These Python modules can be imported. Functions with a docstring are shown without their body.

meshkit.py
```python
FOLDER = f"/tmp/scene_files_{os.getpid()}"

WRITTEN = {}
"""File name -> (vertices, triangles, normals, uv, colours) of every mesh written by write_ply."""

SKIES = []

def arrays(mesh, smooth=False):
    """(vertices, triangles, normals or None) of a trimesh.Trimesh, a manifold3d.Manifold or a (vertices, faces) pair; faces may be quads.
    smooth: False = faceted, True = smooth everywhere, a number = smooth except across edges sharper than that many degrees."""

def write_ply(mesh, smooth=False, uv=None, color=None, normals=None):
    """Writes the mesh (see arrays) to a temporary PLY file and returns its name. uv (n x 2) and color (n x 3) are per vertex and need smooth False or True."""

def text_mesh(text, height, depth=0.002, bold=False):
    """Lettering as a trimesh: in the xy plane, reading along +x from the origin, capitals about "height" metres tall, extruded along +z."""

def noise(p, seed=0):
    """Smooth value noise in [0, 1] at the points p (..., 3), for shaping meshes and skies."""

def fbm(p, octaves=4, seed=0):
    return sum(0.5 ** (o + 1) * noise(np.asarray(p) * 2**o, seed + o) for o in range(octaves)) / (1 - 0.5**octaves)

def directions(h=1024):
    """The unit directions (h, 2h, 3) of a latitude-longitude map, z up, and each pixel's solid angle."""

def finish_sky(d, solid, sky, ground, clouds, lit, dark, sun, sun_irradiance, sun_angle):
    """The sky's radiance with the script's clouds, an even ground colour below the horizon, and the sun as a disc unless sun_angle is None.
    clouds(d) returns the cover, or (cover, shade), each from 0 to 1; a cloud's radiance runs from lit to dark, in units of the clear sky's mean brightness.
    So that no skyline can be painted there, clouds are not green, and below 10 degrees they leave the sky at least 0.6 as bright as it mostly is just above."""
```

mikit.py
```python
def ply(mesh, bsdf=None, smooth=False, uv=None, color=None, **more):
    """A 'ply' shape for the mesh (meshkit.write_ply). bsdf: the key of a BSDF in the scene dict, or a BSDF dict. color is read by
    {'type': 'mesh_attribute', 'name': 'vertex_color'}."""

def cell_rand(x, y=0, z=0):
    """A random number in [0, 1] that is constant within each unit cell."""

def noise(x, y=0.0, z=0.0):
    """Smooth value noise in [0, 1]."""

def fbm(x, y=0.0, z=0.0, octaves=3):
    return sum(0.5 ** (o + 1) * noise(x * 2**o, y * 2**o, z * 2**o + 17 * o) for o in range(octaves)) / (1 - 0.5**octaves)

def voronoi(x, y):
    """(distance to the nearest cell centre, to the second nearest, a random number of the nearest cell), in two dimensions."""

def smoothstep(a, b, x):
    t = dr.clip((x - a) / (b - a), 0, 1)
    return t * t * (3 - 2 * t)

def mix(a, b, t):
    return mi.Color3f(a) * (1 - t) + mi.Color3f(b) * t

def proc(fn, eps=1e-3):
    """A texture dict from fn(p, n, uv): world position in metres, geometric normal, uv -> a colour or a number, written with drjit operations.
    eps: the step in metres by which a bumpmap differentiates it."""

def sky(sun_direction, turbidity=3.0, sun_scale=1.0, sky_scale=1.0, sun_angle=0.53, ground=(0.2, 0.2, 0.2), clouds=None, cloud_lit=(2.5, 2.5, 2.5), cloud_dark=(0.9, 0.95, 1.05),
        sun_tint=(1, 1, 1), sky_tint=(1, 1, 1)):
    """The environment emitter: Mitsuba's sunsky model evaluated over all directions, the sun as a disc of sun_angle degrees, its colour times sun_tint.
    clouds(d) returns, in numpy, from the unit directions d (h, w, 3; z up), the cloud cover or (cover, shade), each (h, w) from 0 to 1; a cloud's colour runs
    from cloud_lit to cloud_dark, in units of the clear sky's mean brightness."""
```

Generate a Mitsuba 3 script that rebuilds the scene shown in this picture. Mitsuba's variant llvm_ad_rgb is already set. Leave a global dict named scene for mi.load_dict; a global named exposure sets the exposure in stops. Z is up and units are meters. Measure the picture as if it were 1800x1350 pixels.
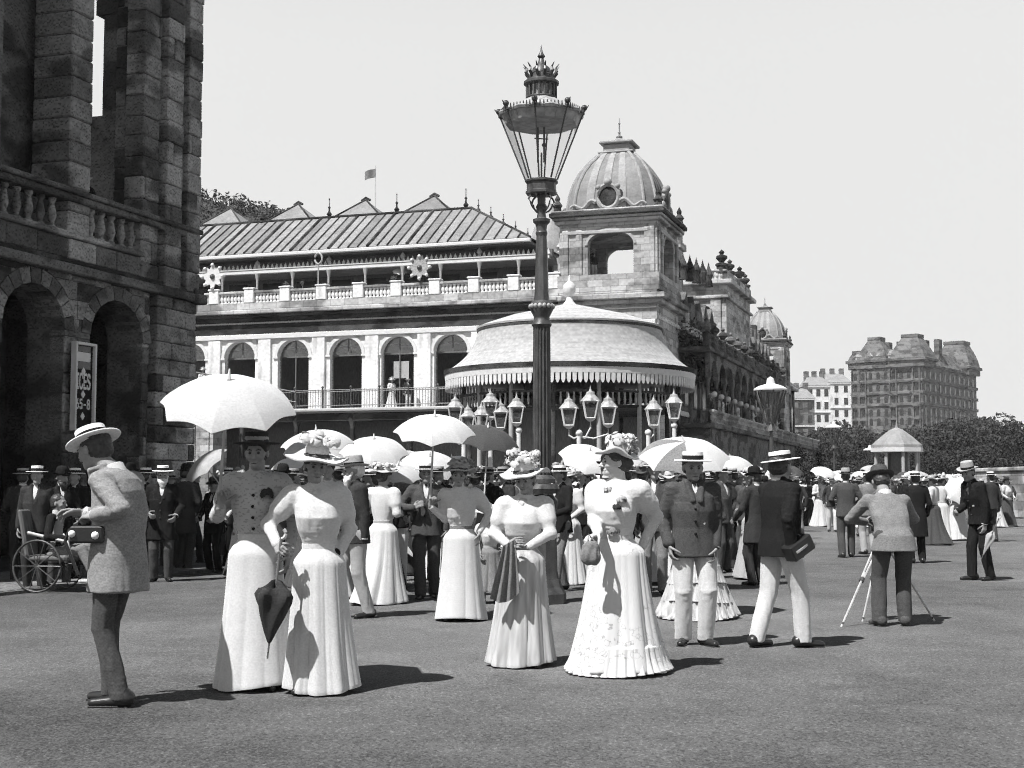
import math, random
import numpy as np, trimesh, mitsuba as mi, mikit, meshkit
import shapely
from shapely import affinity
from shapely.geometry import Polygon, box as sbox, Point
from mikit import proc, noise, fbm, smoothstep, mix, cell_rand, voronoi
import drjit as dr

T = mi.ScalarTransform4f
scene, labels = {}, {}
PI = math.pi
R = random.Random(11)
NR = np.random.default_rng(11)

# ---------------------------------------------------------------- camera, sky, exposure
FOC, CW, CH, HORIZON, CAMZ = 2450.0, 1800, 1350, 855.0, 1.42
PITCH = math.atan((HORIZON - CH / 2) / FOC)
scene['camera'] = {'type': 'perspective', 'fov_axis': 'x', 'fov': math.degrees(2 * math.atan(CW / 2 / FOC)), 'near_clip': 0.1, 'far_clip': 6000.0,
                   'to_world': T().look_at(origin=[0, 0, CAMZ], target=[0, math.cos(PITCH), CAMZ + math.sin(PITCH)], up=[0, 0, 1])}
SUN = (-0.44, -0.46, 1.0)


def haze_veil(d):
    """bright summer haze, thick towards the horizon all the way round, thin overhead"""
    el = np.degrees(np.arcsin(np.clip(d[..., 2], -1, 1)))
    t = np.clip((40 - el) / 23, 0, 1)  # kept off the upper sky so less fill reaches the shadows
    cover = t * t * (3 - 2 * t)
    shade = 0.06 * meshkit.fbm(d * 3.0, 3)
    return np.clip(cover, 0, 1), shade


scene['sky'] = mikit.sky(SUN, turbidity=3, sun_scale=1.35, sky_scale=0.46, sun_angle=0.6, ground=(0.15, 0.15, 0.15), clouds=haze_veil,
                         cloud_lit=(5.0, 5.0, 4.95), cloud_dark=(1.2, 1.2, 1.2), sky_tint=(1.45, 1.0, 0.62), sun_tint=(0.84, 1.0, 1.30))
exposure = 2.15

# ---------------------------------------------------------------- helpers
FWD = np.array([0, math.cos(PITCH), math.sin(PITCH)]); UPV = np.array([0, -math.sin(PITCH), math.cos(PITCH)])


def W(px, py, Y):
    """the point at distance Y (metres along the ground) seen at pixel px, py of the photograph"""
    d = FWD + np.array([(px - 900) / FOC, 0, 0]) + UPV * (675 - py) / FOC
    return np.array([0, 0, CAMZ]) + d * (Y / d[1])


def G(px, py):
    """ground point seen at the pixel"""
    d = FWD + np.array([(px - 900) / FOC, 0, 0]) + UPV * (675 - py) / FOC
    return np.array([0, 0, CAMZ]) + d * (-CAMZ / d[2])


used = set()


def newkey(name, parent=None):
    base = f'{parent}__{name}' if parent else name
    k, i = base, 0
    while k in used:
        i += 1
        k = f'{base}_{i:03d}'
    used.add(k)
    return k


def thing(name, label, cat, group=None):
    k = newkey(name)
    labels[k] = {'label': label, 'category': cat}
    if group:
        labels[k]['group'] = group
    return k


def put(name, mesh, m, parent=None, smooth=False, to_world=None, label=None, kind=None, ply=None):
    """one entry of the scene; mesh may be a list of meshes that make up one piece"""
    k = newkey(name, parent)
    if ply is None:
        if isinstance(mesh, list):
            mesh = trimesh.util.concatenate(mesh)
        ply = mikit.ply(mesh, None, smooth=smooth)
    d = dict(ply)
    d['bsdf'] = {'type': 'ref', 'id': m}
    if to_world is not None:
        d['to_world'] = T(to_world) if isinstance(to_world, np.ndarray) else to_world
    scene[k] = d
    if label or kind:
        labels[k] = {}
        if label:
            labels[k]['label'] = label
        if kind:
            labels[k]['kind'] = kind
    return k


def struct(name, mesh, m, **kw):
    return put(name, mesh, m, kind='structure', **kw)


def bx(x0, x1, y0, y1, z0, z1):
    m = trimesh.creation.box((x1 - x0, y1 - y0, z1 - z0))
    m.apply_translation(((x0 + x1) / 2, (y0 + y1) / 2, (z0 + z1) / 2))
    return m


def cbx(x0, x1, y0, y1, z0, z1, c=0.02):
    """box with chamfered edges"""
    import manifold3d as m3
    c = min(c, (x1 - x0) / 3, (y1 - y0) / 3, (z1 - z0) / 3)
    p = []
    for sx, sy, sz in np.ndindex(2, 2, 2):
        X, Y, Z = (x0, x1)[sx], (y0, y1)[sy], (z0, z1)[sz]
        dx, dy, dz = (c, -c)[sx], (c, -c)[sy], (c, -c)[sz]
        p += [(X + dx, Y + dy, Z), (X + dx, Y, Z + dz), (X, Y + dy, Z + dz)]
    h = trimesh.Trimesh(np.array(p), process=False).convex_hull if False else trimesh.convex.convex_hull(np.array(p))
    return h


def tube(pts, rad, n=8, cap=True):
    p = np.asarray(pts, float)
    r = np.broadcast_to(np.asarray(rad, float), (len(p),))
    t = np.gradient(p, axis=0)
    t /= np.linalg.norm(t, axis=1, keepdims=True) + 1e-12
    ref = np.array([0, 0, 1.0]) if abs(t[:, 2]).mean() < 0.85 else np.array([1.0, 0, 0])
    a = np.cross(t, ref); a /= np.linalg.norm(a, axis=1, keepdims=True) + 1e-12
    b = np.cross(t, a)
    ang = np.arange(n) * 2 * PI / n
    v = p[:, None] + r[:, None, None] * (np.cos(ang)[None, :, None] * a[:, None] + np.sin(ang)[None, :, None] * b[:, None])
    i, j = np.meshgrid(np.arange(len(p) - 1), np.arange(n), indexing='ij')
    q = np.stack([i * n + j, i * n + (j + 1) % n, (i + 1) * n + (j + 1) % n, (i + 1) * n + j], -1).reshape(-1, 4)
    f = np.vstack([q[:, [0, 1, 2]], q[:, [0, 2, 3]]])
    v = v.reshape(-1, 3)
    if cap:
        k = len(v)
        v = np.vstack([v, p[0], p[-1]])
        j = np.arange(n)
        e = (len(p) - 1) * n
        f = np.vstack([f, np.stack([(j + 1) % n, j, j * 0 + k], 1), np.stack([e + j, e + (j + 1) % n, j * 0 + k + 1], 1)])
    m = trimesh.Trimesh(v, f, process=False)
    if m.volume < 0:
        m.invert()
    return m


def lathe(prof, n=24, oval=(1, 1)):
    """solid of revolution about z; prof = [(r, z)...]"""
    p = np.asarray(prof, float)
    ang = np.arange(n) * 2 * PI / n
    v = np.stack([p[:, None, 0] * np.cos(ang) * oval[0], p[:, None, 0] * np.sin(ang) * oval[1], np.repeat(p[:, None, 1], n, 1)], -1).reshape(-1, 3)
    i, j = np.meshgrid(np.arange(len(p) - 1), np.arange(n), indexing='ij')
    q = np.stack([i * n + j, i * n + (j + 1) % n, (i + 1) * n + (j + 1) % n, (i + 1) * n + j], -1).reshape(-1, 4)
    f = np.vstack([q[:, [0, 1, 2]], q[:, [0, 2, 3]]])
    k = len(v)
    v = np.vstack([v, [[0, 0, p[0, 1]], [0, 0, p[-1, 1]]]])
    j = np.arange(n); e = (len(p) - 1) * n
    f = np.vstack([f, np.stack([(j + 1) % n, j, j * 0 + k], 1), np.stack([e + j, e + (j + 1) % n, j * 0 + k + 1], 1)])
    m = trimesh.Trimesh(v, f, process=False)
    if m.volume < 0:
        m.invert()
    return m


def grid_mesh(P, closed=False):
    """P: (rows, cols, 3); closed joins last column to first"""
    r, c = P.shape[:2]
    i, j = np.meshgrid(np.arange(r - 1), np.arange(c if closed else c - 1), indexing='ij')
    k = (j + 1) % c
    q = np.stack([i * c + j, i * c + k, (i + 1) * c + k, (i + 1) * c + j], -1).reshape(-1, 4)
    return trimesh.Trimesh(P.reshape(-1, 3), np.vstack([q[:, [0, 1, 2]], q[:, [0, 2, 3]]]), process=False)


def sphere(c, r, sub=2, sc=(1, 1, 1)):
    m = trimesh.creation.icosphere(sub, r)
    m.apply_scale(sc)
    m.apply_translation(c)
    return m


def xf(m, M):
    m = m.copy()
    m.apply_transform(M)
    return m


def frame(origin, xdir, ydir, zdir=(0, 0, 1)):
    M = np.eye(4)
    M[:3, 0], M[:3, 1], M[:3, 2], M[:3, 3] = xdir, ydir, zdir, origin
    return M


def extr(poly, y0, y1):
    """polygon drawn in (x, z), extruded from y0 to y1"""
    out = []
    for g in getattr(poly, 'geoms', [poly]):
        if g.area < 1e-6:
            continue
        m = trimesh.creation.extrude_polygon(g, y1 - y0, engine='earcut')
        v = m.vertices.copy()
        m.vertices = np.stack([v[:, 0], y1 - v[:, 2], v[:, 1]], 1)
        if m.volume < 0:
            m.invert()
        out.append(m)
    return trimesh.util.concatenate(out)


def arch_poly(x0, x1, z0, zs, rise=None, n=16):
    """opening with a round or flattened head"""
    c, w = (x0 + x1) / 2, (x1 - x0) / 2
    rise = w if rise is None else rise
    a = np.linspace(0, PI, n)
    return Polygon([(x0, z0), (x1, z0)] + [(c + w * math.cos(t), zs + rise * math.sin(t)) for t in a])


def align(a, b):
    """matrix taking +z to the direction a->b, origin at a"""
    d = np.asarray(b, float) - a
    d /= np.linalg.norm(d)
    x = np.cross([0, 1, 0] if abs(d[1]) < 0.9 else [1, 0, 0], d); x /= np.linalg.norm(x)
    return frame(a, x, np.cross(d, x), d)


# ---------------------------------------------------------------- materials (all greys: the photograph is black and white)
def g3(v):
    return mi.Color3f(v)


def mat(name, fn, rough=0.8, spec=0.25, two=True, bump=None, **more):
    if callable(fn):
        col = proc(fn)
    else:
        col = {'type': 'rgb', 'value': [fn] * 3}
    b = {'type': 'principled', 'base_color': col, 'roughness': rough, 'specular': spec, **more}
    if bump:
        b = {'type': 'bumpmap', 'arbitrary': proc(bump[0], eps=bump[2] if len(bump) > 2 else 0.004), 'scale': bump[1], 'bsdf': b}
    scene[name] = {'type': 'twosided', 'bsdf': b} if two else b


def cloth(base, amp=0.25, freq=55.0, stain=0.12):
    def fn(p, n, uv):
        g = noise(p.x * freq * 2, p.y * freq * 2, p.z * freq * 2) - 0.5
        w = fbm(p.x * 7, p.y * 7, p.z * 9, 3) - 0.5
        return g3(dr.clip(base * (1 + amp * 1.6 * g + stain * 2.2 * w), 0.004, 0.86))
    return fn


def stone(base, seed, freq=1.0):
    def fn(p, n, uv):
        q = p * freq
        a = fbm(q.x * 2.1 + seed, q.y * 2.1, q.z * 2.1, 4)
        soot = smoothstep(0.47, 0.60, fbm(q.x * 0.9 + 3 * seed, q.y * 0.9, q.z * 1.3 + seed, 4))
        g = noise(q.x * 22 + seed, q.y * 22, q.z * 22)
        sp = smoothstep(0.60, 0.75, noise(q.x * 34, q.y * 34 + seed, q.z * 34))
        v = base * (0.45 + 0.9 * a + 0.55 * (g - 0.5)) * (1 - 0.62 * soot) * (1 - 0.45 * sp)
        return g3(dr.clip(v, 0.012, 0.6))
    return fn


def relief(f1, f2):
    return lambda p, n, uv: noise(p.x * f1, p.y * f1, p.z * f1) + 0.5 * noise(p.x * f2, p.y * f2, p.z * f2)


def ground_col(p, n, uv):
    big = fbm(p.x * 0.35 + 5, p.y * 0.35, 0.0, 4)
    mid = fbm(p.x * 3.0, p.y * 3.0 + 7, 0.0, 3)
    grit = noise(p.x * 120, p.y * 75, 0.0)
    grit2 = noise(p.x * 52 + 9, p.y * 30, 0.0)
    light = smoothstep(0.66, 0.80, noise(p.x * 95 + 31, p.y * 60, 2.0))
    dark = smoothstep(0.66, 0.80, noise(p.x * 80 + 11, p.y * 50, 5.0))
    v = 0.066 * (0.35 + 0.95 * big + 0.45 * mid + 0.45 * (grit - 0.5) + 0.32 * (grit2 - 0.5)) * (1 + 0.45 * light) * (1 - 0.3 * dark)
    return g3(dr.clip(v, 0.008, 0.5))


mat('m_ground', ground_col, 0.95, 0.1)


def sand_col(p, n, uv):
    grit = noise(p.x * 50, p.y * 50, 1.0)
    grit2 = noise(p.x * 21 + 9, p.y * 21, 4.0)
    mid = fbm(p.x * 2.2, p.y * 2.2 + 3, 0.0, 4)
    return g3(dr.clip(0.12 * (0.55 + 0.6 * mid + 0.6 * (grit - 0.5) + 0.45 * (grit2 - 0.5)), 0.04, 0.5))


mat('m_sand', sand_col, 0.95, 0.1)
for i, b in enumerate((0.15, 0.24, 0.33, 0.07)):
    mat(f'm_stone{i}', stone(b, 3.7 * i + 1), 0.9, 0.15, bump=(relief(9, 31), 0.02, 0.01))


def pale_wall(p, n, uv):
    a = fbm(p.x * 0.8, p.y * 0.8, p.z * 0.8, 4)
    st = smoothstep(0.55, 0.75, fbm(p.x * 3, p.y * 3, p.z * 0.5, 3))
    g = noise(p.x * 9, p.y * 9, p.z * 9)
    return g3(dr.clip(0.66 * (0.78 + 0.35 * a + 0.30 * (g - 0.5)) * (1 - 0.28 * st), 0.05, 0.82))


mat('m_pale_wall', pale_wall, 0.85, 0.2)


def ashlar(base, seed, bw, bh):
    """far-off coursed stone: tone from block to block and joints"""
    def fn(p, n, uv):
        h = p.x * 0.949 - p.y * 0.314 + (p.x * 0.314 + p.y * 0.949)
        row = dr.floor(p.z / bh)
        u = h / bw + 0.5 * (row - 2 * dr.floor(row / 2))
        c = cell_rand(u, row, seed)
        fz, fu = p.z / bh - row, u - dr.floor(u)
        joint = (1 - smoothstep(0.02, 0.09, dr.minimum(fz, 1 - fz))) * 0.3 + (1 - smoothstep(0.015, 0.05, dr.minimum(fu, 1 - fu))) * 0.25
        a = fbm(p.x * 1.1 + seed, p.y * 1.1, p.z * 1.1, 4)
        soot = smoothstep(0.5, 0.62, fbm(p.x * 0.6, p.y * 0.6 + seed, p.z * 0.9, 4))
        g = noise(p.x * 8, p.y * 8, p.z * 8)
        v = base * (0.62 + 0.45 * c + 0.5 * (a - 0.5) + 0.35 * (g - 0.5)) * (1 - joint) * (1 - 0.5 * soot)
        return g3(dr.clip(v, 0.012, 0.7))
    return fn


mat('m_ashlar', ashlar(0.42, 4, 0.9, 0.38), 0.9, 0.15)
mat('m_hotel', ashlar(0.15, 2, 2.5, 1.3), 0.9, 0.15)
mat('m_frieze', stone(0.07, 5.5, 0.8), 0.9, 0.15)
mat('m_glass_dark', 0.03, 0.15, 0.5)
mat('m_white_paint', lambda p, n, uv: g3(dr.clip(0.55 * (0.85 + 0.3 * (fbm(p.x * 9, p.y * 9, p.z * 9, 3))), 0.05, 0.84)), 0.6, 0.3)
mat('m_pale_paint', lambda p, n, uv: g3(dr.clip(0.33 * (0.75 + 0.5 * (fbm(p.x * 9, p.y * 9, p.z * 9, 3))), 0.05, 0.8)), 0.6, 0.3)


def lead(base, seed):
    def fn(p, n, uv):
        a = fbm(p.x * 1.3 + seed, p.y * 1.3, p.z * 2.5, 4)
        s = fbm(p.x * 5 + seed, p.y * 5, p.z * 0.8, 3)
        g = noise(p.x * 12, p.y * 12, p.z * 12)
        return g3(dr.clip(base * (0.55 + 0.5 * a + 0.45 * s + 0.3 * (g - 0.5)), 0.02, 0.7))
    return fn


mat('m_lead', lead(0.19, 1), 0.6, 0.3)
mat('m_lead1', lead(0.15, 5), 0.6, 0.3)
mat('m_lead2', lead(0.22, 9), 0.6, 0.3)
mat('m_dome', lead(0.17, 4), 0.65, 0.3)
mat('m_dome_pale', lead(0.25, 7), 0.65, 0.3)


def kiosk_roof(p, n, uv):
    s = fbm(p.x * 0.7, p.y * 0.7, p.z * 9, 4)
    s2 = smoothstep(0.55, 0.7, fbm(p.x * 0.9 + 4, p.y * 0.9, p.z * 14, 3))
    g = noise(p.x * 10, p.y * 10, p.z * 10)
    return g3(dr.clip(0.33 * (0.78 + 0.35 * s + 0.40 * (g - 0.5)) * (1 - 0.12 * s2), 0.05, 0.7))


mat('m_kiosk_roof', kiosk_roof, 0.7, 0.25)
mat('m_iron', lambda p, n, uv: g3(dr.clip(0.05 * (0.2 + 1.5 * fbm(p.x * 22, p.y * 22, p.z * 5, 3) + 0.5 * (noise(p.x * 70, p.y * 70, p.z * 70) - 0.3)), 0.006, 0.2)), 0.42, 0.5)
mat('m_iron_pale', lambda p, n, uv: g3(dr.clip(0.30 * (0.4 + 1.1 * fbm(p.x * 14, p.y * 14, p.z * 14, 3)), 0.02, 0.5)), 0.5, 0.5)
scene['m_pane'] = {'type': 'thindielectric', 'int_ior': 1.5}
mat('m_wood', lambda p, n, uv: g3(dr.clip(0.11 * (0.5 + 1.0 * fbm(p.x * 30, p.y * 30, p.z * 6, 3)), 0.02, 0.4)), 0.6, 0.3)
mat('m_wood_pale', lambda p, n, uv: g3(dr.clip(0.40 * (0.6 + 0.8 * fbm(p.x * 30, p.y * 30, p.z * 6, 3)), 0.02, 0.6)), 0.5, 0.4)
for nm, b in (("m_cloth_white", 0.50), ('m_cloth_cream', 0.44), ('m_cloth_pale', 0.32), ('m_cloth_grey', 0.17), ('m_cloth_mid', 0.062), ('m_cloth_dark', 0.035), ('m_cloth_black', 0.014), ('m_tweed', 0.21)):
    mat(nm, cloth(b, 0.40 if b < 0.3 else 0.14, 55, 0.12 if b < 0.4 else 0.05), 0.9, 0.1)
mat('m_cloth_print', lambda p, n, uv: g3(dr.clip(0.54 * (1 - 0.42 * smoothstep(0.56, 0.60, fbm(p.x * 30, p.y * 30, p.z * 24, 2)) * (1 - smoothstep(0.60, 0.66, fbm(p.x * 30, p.y * 30, p.z * 24, 2))) * smoothstep(0.42, 0.55, fbm(p.x * 4, p.y * 4, p.z * 4, 2))), 0.05, 0.84)), 0.9, 0.1)
mat('m_cloth_stripe', lambda p, n, uv: g3(dr.clip(0.40 * (0.7 + 0.6 * noise(p.x * 45, p.y * 45, p.z * 2.0)), 0.05, 0.8)), 0.9, 0.1)


def speckled(p, n, uv):
    d = smoothstep(0.62, 0.70, noise(p.x * 75, p.y * 75, p.z * 75))
    return g3(dr.clip(0.40 * (0.85 + 0.3 * fbm(p.x * 6, p.y * 6, p.z * 6, 3)) * (1 - 0.28 * d), 0.05, 0.8))


mat('m_cloth_speckled', speckled, 0.9, 0.1)
mat('m_skin', cloth(0.235, 0.14, 40, 0.12), 0.6, 0.3)
mat('m_skin_pale', cloth(0.44, 0.08, 40, 0.08), 0.6, 0.3)
mat('m_hair', lambda p, n, uv: g3(0.02 + 0.03 * noise(p.x * 90, p.y * 90, p.z * 25)), 0.5, 0.4)
mat('m_hair_white', lambda p, n, uv: g3(0.5 + 0.25 * noise(p.x * 90, p.y * 90, p.z * 25)), 0.7, 0.3)
mat('m_eye', 0.03, 0.2, 0.5)
mat('m_straw', lambda p, n, uv: g3(dr.clip(0.70 * (0.8 + 0.35 * noise(p.x * 80, p.y * 80, p.z * 160)), 0.05, 0.84)), 0.8, 0.2)
mat('m_straw_grey', lambda p, n, uv: g3(dr.clip(0.33 * (0.7 + 0.5 * noise(p.x * 80, p.y * 80, p.z * 160)), 0.05, 0.84)), 0.8, 0.2)
mat('m_leather', 0.016, 0.35, 0.5)
mat('m_leaf', lambda p, n, uv: g3(0.018 + 0.040 * noise(p.x * 2, p.y * 2, p.z * 2)), 0.7, 0.2)
mat('m_bark', 0.05, 0.9, 0.1)
mat('m_hill', lambda p, n, uv: g3(0.03 + 0.05 * fbm(p.x * 0.25, p.y * 0.25, p.z * 0.25, 4)), 0.95, 0.1)

# ---------------------------------------------------------------- the setting: ground, pavement, hill
S2 = np.array([math.sin(math.radians(18.3)), math.cos(math.radians(18.3)), 0])   # along the promenade, away from the camera
R2 = np.array([S2[1], -S2[0], 0])                                              # across it, to the right
struct('ground', trimesh.Trimesh([[-1400, -200, 0], [1400, -200, 0], [1400, 1800, 0], [-1400, 1800, 0]], [[0, 1, 2], [0, 2, 3]], process=False), 'm_ground')

TW = np.array([-6.96, 26.0, 0])                      # stone tower: corner of its long face
MT = frame(TW, S2, -R2)                              # local x along the face (away), y into the building, z up


def s_at(px, ox=0.0):
    """position along the tower face seen at image column px"""
    r = (px - 900) / FOC
    return (TW[0] + 0.06 - r * TW[1]) / (r * S2[1] - S2[0])


pv = extr(Polygon([(-12, -0.16), (6, -0.16), (6, 0.06), (-12, 0.06)]), -2.9, 0.0)
struct('pavement', [xf(cbx(-12 + 1.5 * i + 0.006, -12 + 1.5 * i + 1.494, -2.7 + 0.9 * j + 0.005, -2.7 + 0.9 * j + 0.895, -0.1, 0.055 + 0.004 * R.random(), 0.012), MT) for i in range(12) for j in range(3)] + [xf(bx(-12, 6, -2.74, 0, -0.1, 0.045), MT)], 'm_sand')

# hill with woods far behind the pavilion, at the left
hx = np.linspace(-330, 60, 80); hy = np.linspace(190, 420, 50)
HX, HY = np.meshgrid(hx, hy)


def hill_z(x, y):
    px = 900 + x / np.maximum(y, 1) * FOC
    py = np.interp(px, [-900, 0, 300, 345, 400, 460, 500, 560, 640, 760, 950], [260, 285, 318, 334, 350, 357, 368, 390, 415, 520, 855])
    return (285 * (855 - py) / FOC + CAMZ - 5.5) * np.clip((y - 190) / 70, 0, 1) ** 0.7 * (1 - 0.35 * np.clip((y - 270) / 150, 0, 1))


HZ = hill_z(HX, HY) + 2.0 * (meshkit.fbm(np.stack([HX * 0.06, HY * 0.06, HX * 0], -1), 3) - 0.5) - 0.5
struct('hill', grid_mesh(np.stack([HX, HY, HZ], -1)), 'm_hill', smooth=True)


def leaf_quads(c, size, rng, up=0.0):
    """one leaf clump quad (two bent triangles) per centre"""
    n = len(c)
    d = rng.normal(size=(n, 3)); d[:, 2] += up; d /= np.linalg.norm(d, axis=1, keepdims=True)
    e = rng.normal(size=(n, 3)); e -= d * (e * d).sum(1, keepdims=True); e /= np.linalg.norm(e, axis=1, keepdims=True)
    f = np.cross(d, e)
    s = size * rng.uniform(0.6, 1.3, (n, 1))
    v = np.stack([c - e * s, c - f * s * 0.5, c + e * s, c + f * s * 0.5 + d * s * 0.2], 1).reshape(-1, 3)
    k = np.arange(n)[:, None] * 4
    return trimesh.Trimesh(v, np.vstack([k + [0, 1, 2], k + [0, 2, 3]]), process=False)


def crown(rng, n, rx, rz, size, lobes=9):
    """leaf clumps spread through several uneven lobes"""
    out = []
    for k in range(lobes):
        a, h = rng.uniform(0, 2 * PI), rng.uniform(-0.6, 0.85)
        rr = rng.uniform(0.35, 0.75) * math.sqrt(max(0.05, 1 - h * h))
        c = np.array([rx * rr * math.cos(a), rx * rr * math.sin(a), rz * h * 0.75])
        p = rng.normal(size=(n // lobes, 3)); p /= np.linalg.norm(p, axis=1, keepdims=True)
        p *= rng.uniform(0.55, 1.0, (len(p), 1)) ** 0.5 * rng.uniform(0.38, 0.56)
        out.append(c + p * [rx, rx, rz])
    return leaf_quads(np.vstack(out), size, rng, 0.5)


TREES = []
for i in range(3):
    rg = np.random.default_rng(50 + i)
    cr = crown(rg, 3000, 4.2, 4.4, 0.29, 13)
    cr.apply_translation((0, 0, 6.6))
    tr = [tube([(0, 0, -0.3), (0.1, 0, 2.0), (0.05, 0.1, 4.2), (0, 0, 7.0)], [0.32, 0.25, 0.2, 0.1], 8)]
    for k in range(5):
        a = k * 1.3 + i
        tr.append(tube([(0.05, 0, 3.0 + 0.4 * k), (1.0 * math.cos(a), 1.0 * math.sin(a), 4.4 + 0.4 * k), (2.2 * math.cos(a), 2.2 * math.sin(a), 5.6 + 0.4 * k)], [0.13, 0.09, 0.04], 6))
    TREES.append((mikit.ply(cr, None), mikit.ply(trimesh.util.concatenate(tr), None, smooth=40)))


def place(x, y, z=0, rz=0, s=1, sz=None):
    return T().translate([float(x), float(y), float(z)]).rotate([0, 0, 1], math.degrees(rz)).scale([s, s, sz or s])


def tree(px, Y, top_py, label, group=None, far=False, base=0.0):
    p = W(px, HORIZON, Y)
    h = W(px, top_py, Y)[2] - base
    i = R.randrange(3)
    k = thing('tree', label, 'tree', group)
    M = place(p[0], p[1], base, R.uniform(0, 6.28), h / 11.0 * 1.05, h / 11.0)
    put('crown', None, 'm_leaf', k, ply=TREES[i][0], to_world=M)
    put('trunk', None, 'm_bark', k, ply=TREES[i][1], to_world=M)


# the wood on the hill reads as one mass
rg = np.random.default_rng(3)
c = []
for k in range(1500):
    x, y = rg.uniform(-120, 20), rg.uniform(205, 285)
    z = hill_z(np.array(x), np.array(y))
    if z > 3:
        p = rg.normal(size=(44, 3)); p /= np.linalg.norm(p, axis=1, keepdims=True)
        s = rg.uniform(1.1, 2.3)
        c.append(np.array([x, y, z + s * 0.2]) + p * s * rg.uniform(0.6, 1.05, (44, 1)))
put('hill_wood', leaf_quads(np.vstack(c), 0.42, rg, 0.6), 'm_leaf', kind='stuff', label='dark wood covering the hill behind the pavilion roof')
labels['hill_wood']['category'] = 'wood'

# ---------------------------------------------------------------- stone tower at the left
tower = thing('stone_tower', 'soot-blackened stone tower with arched ground floor and balustraded loggia at the left edge', 'tower')
MS = ['m_stone0', 'm_stone1', 'm_stone2', 'm_stone3']


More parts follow.
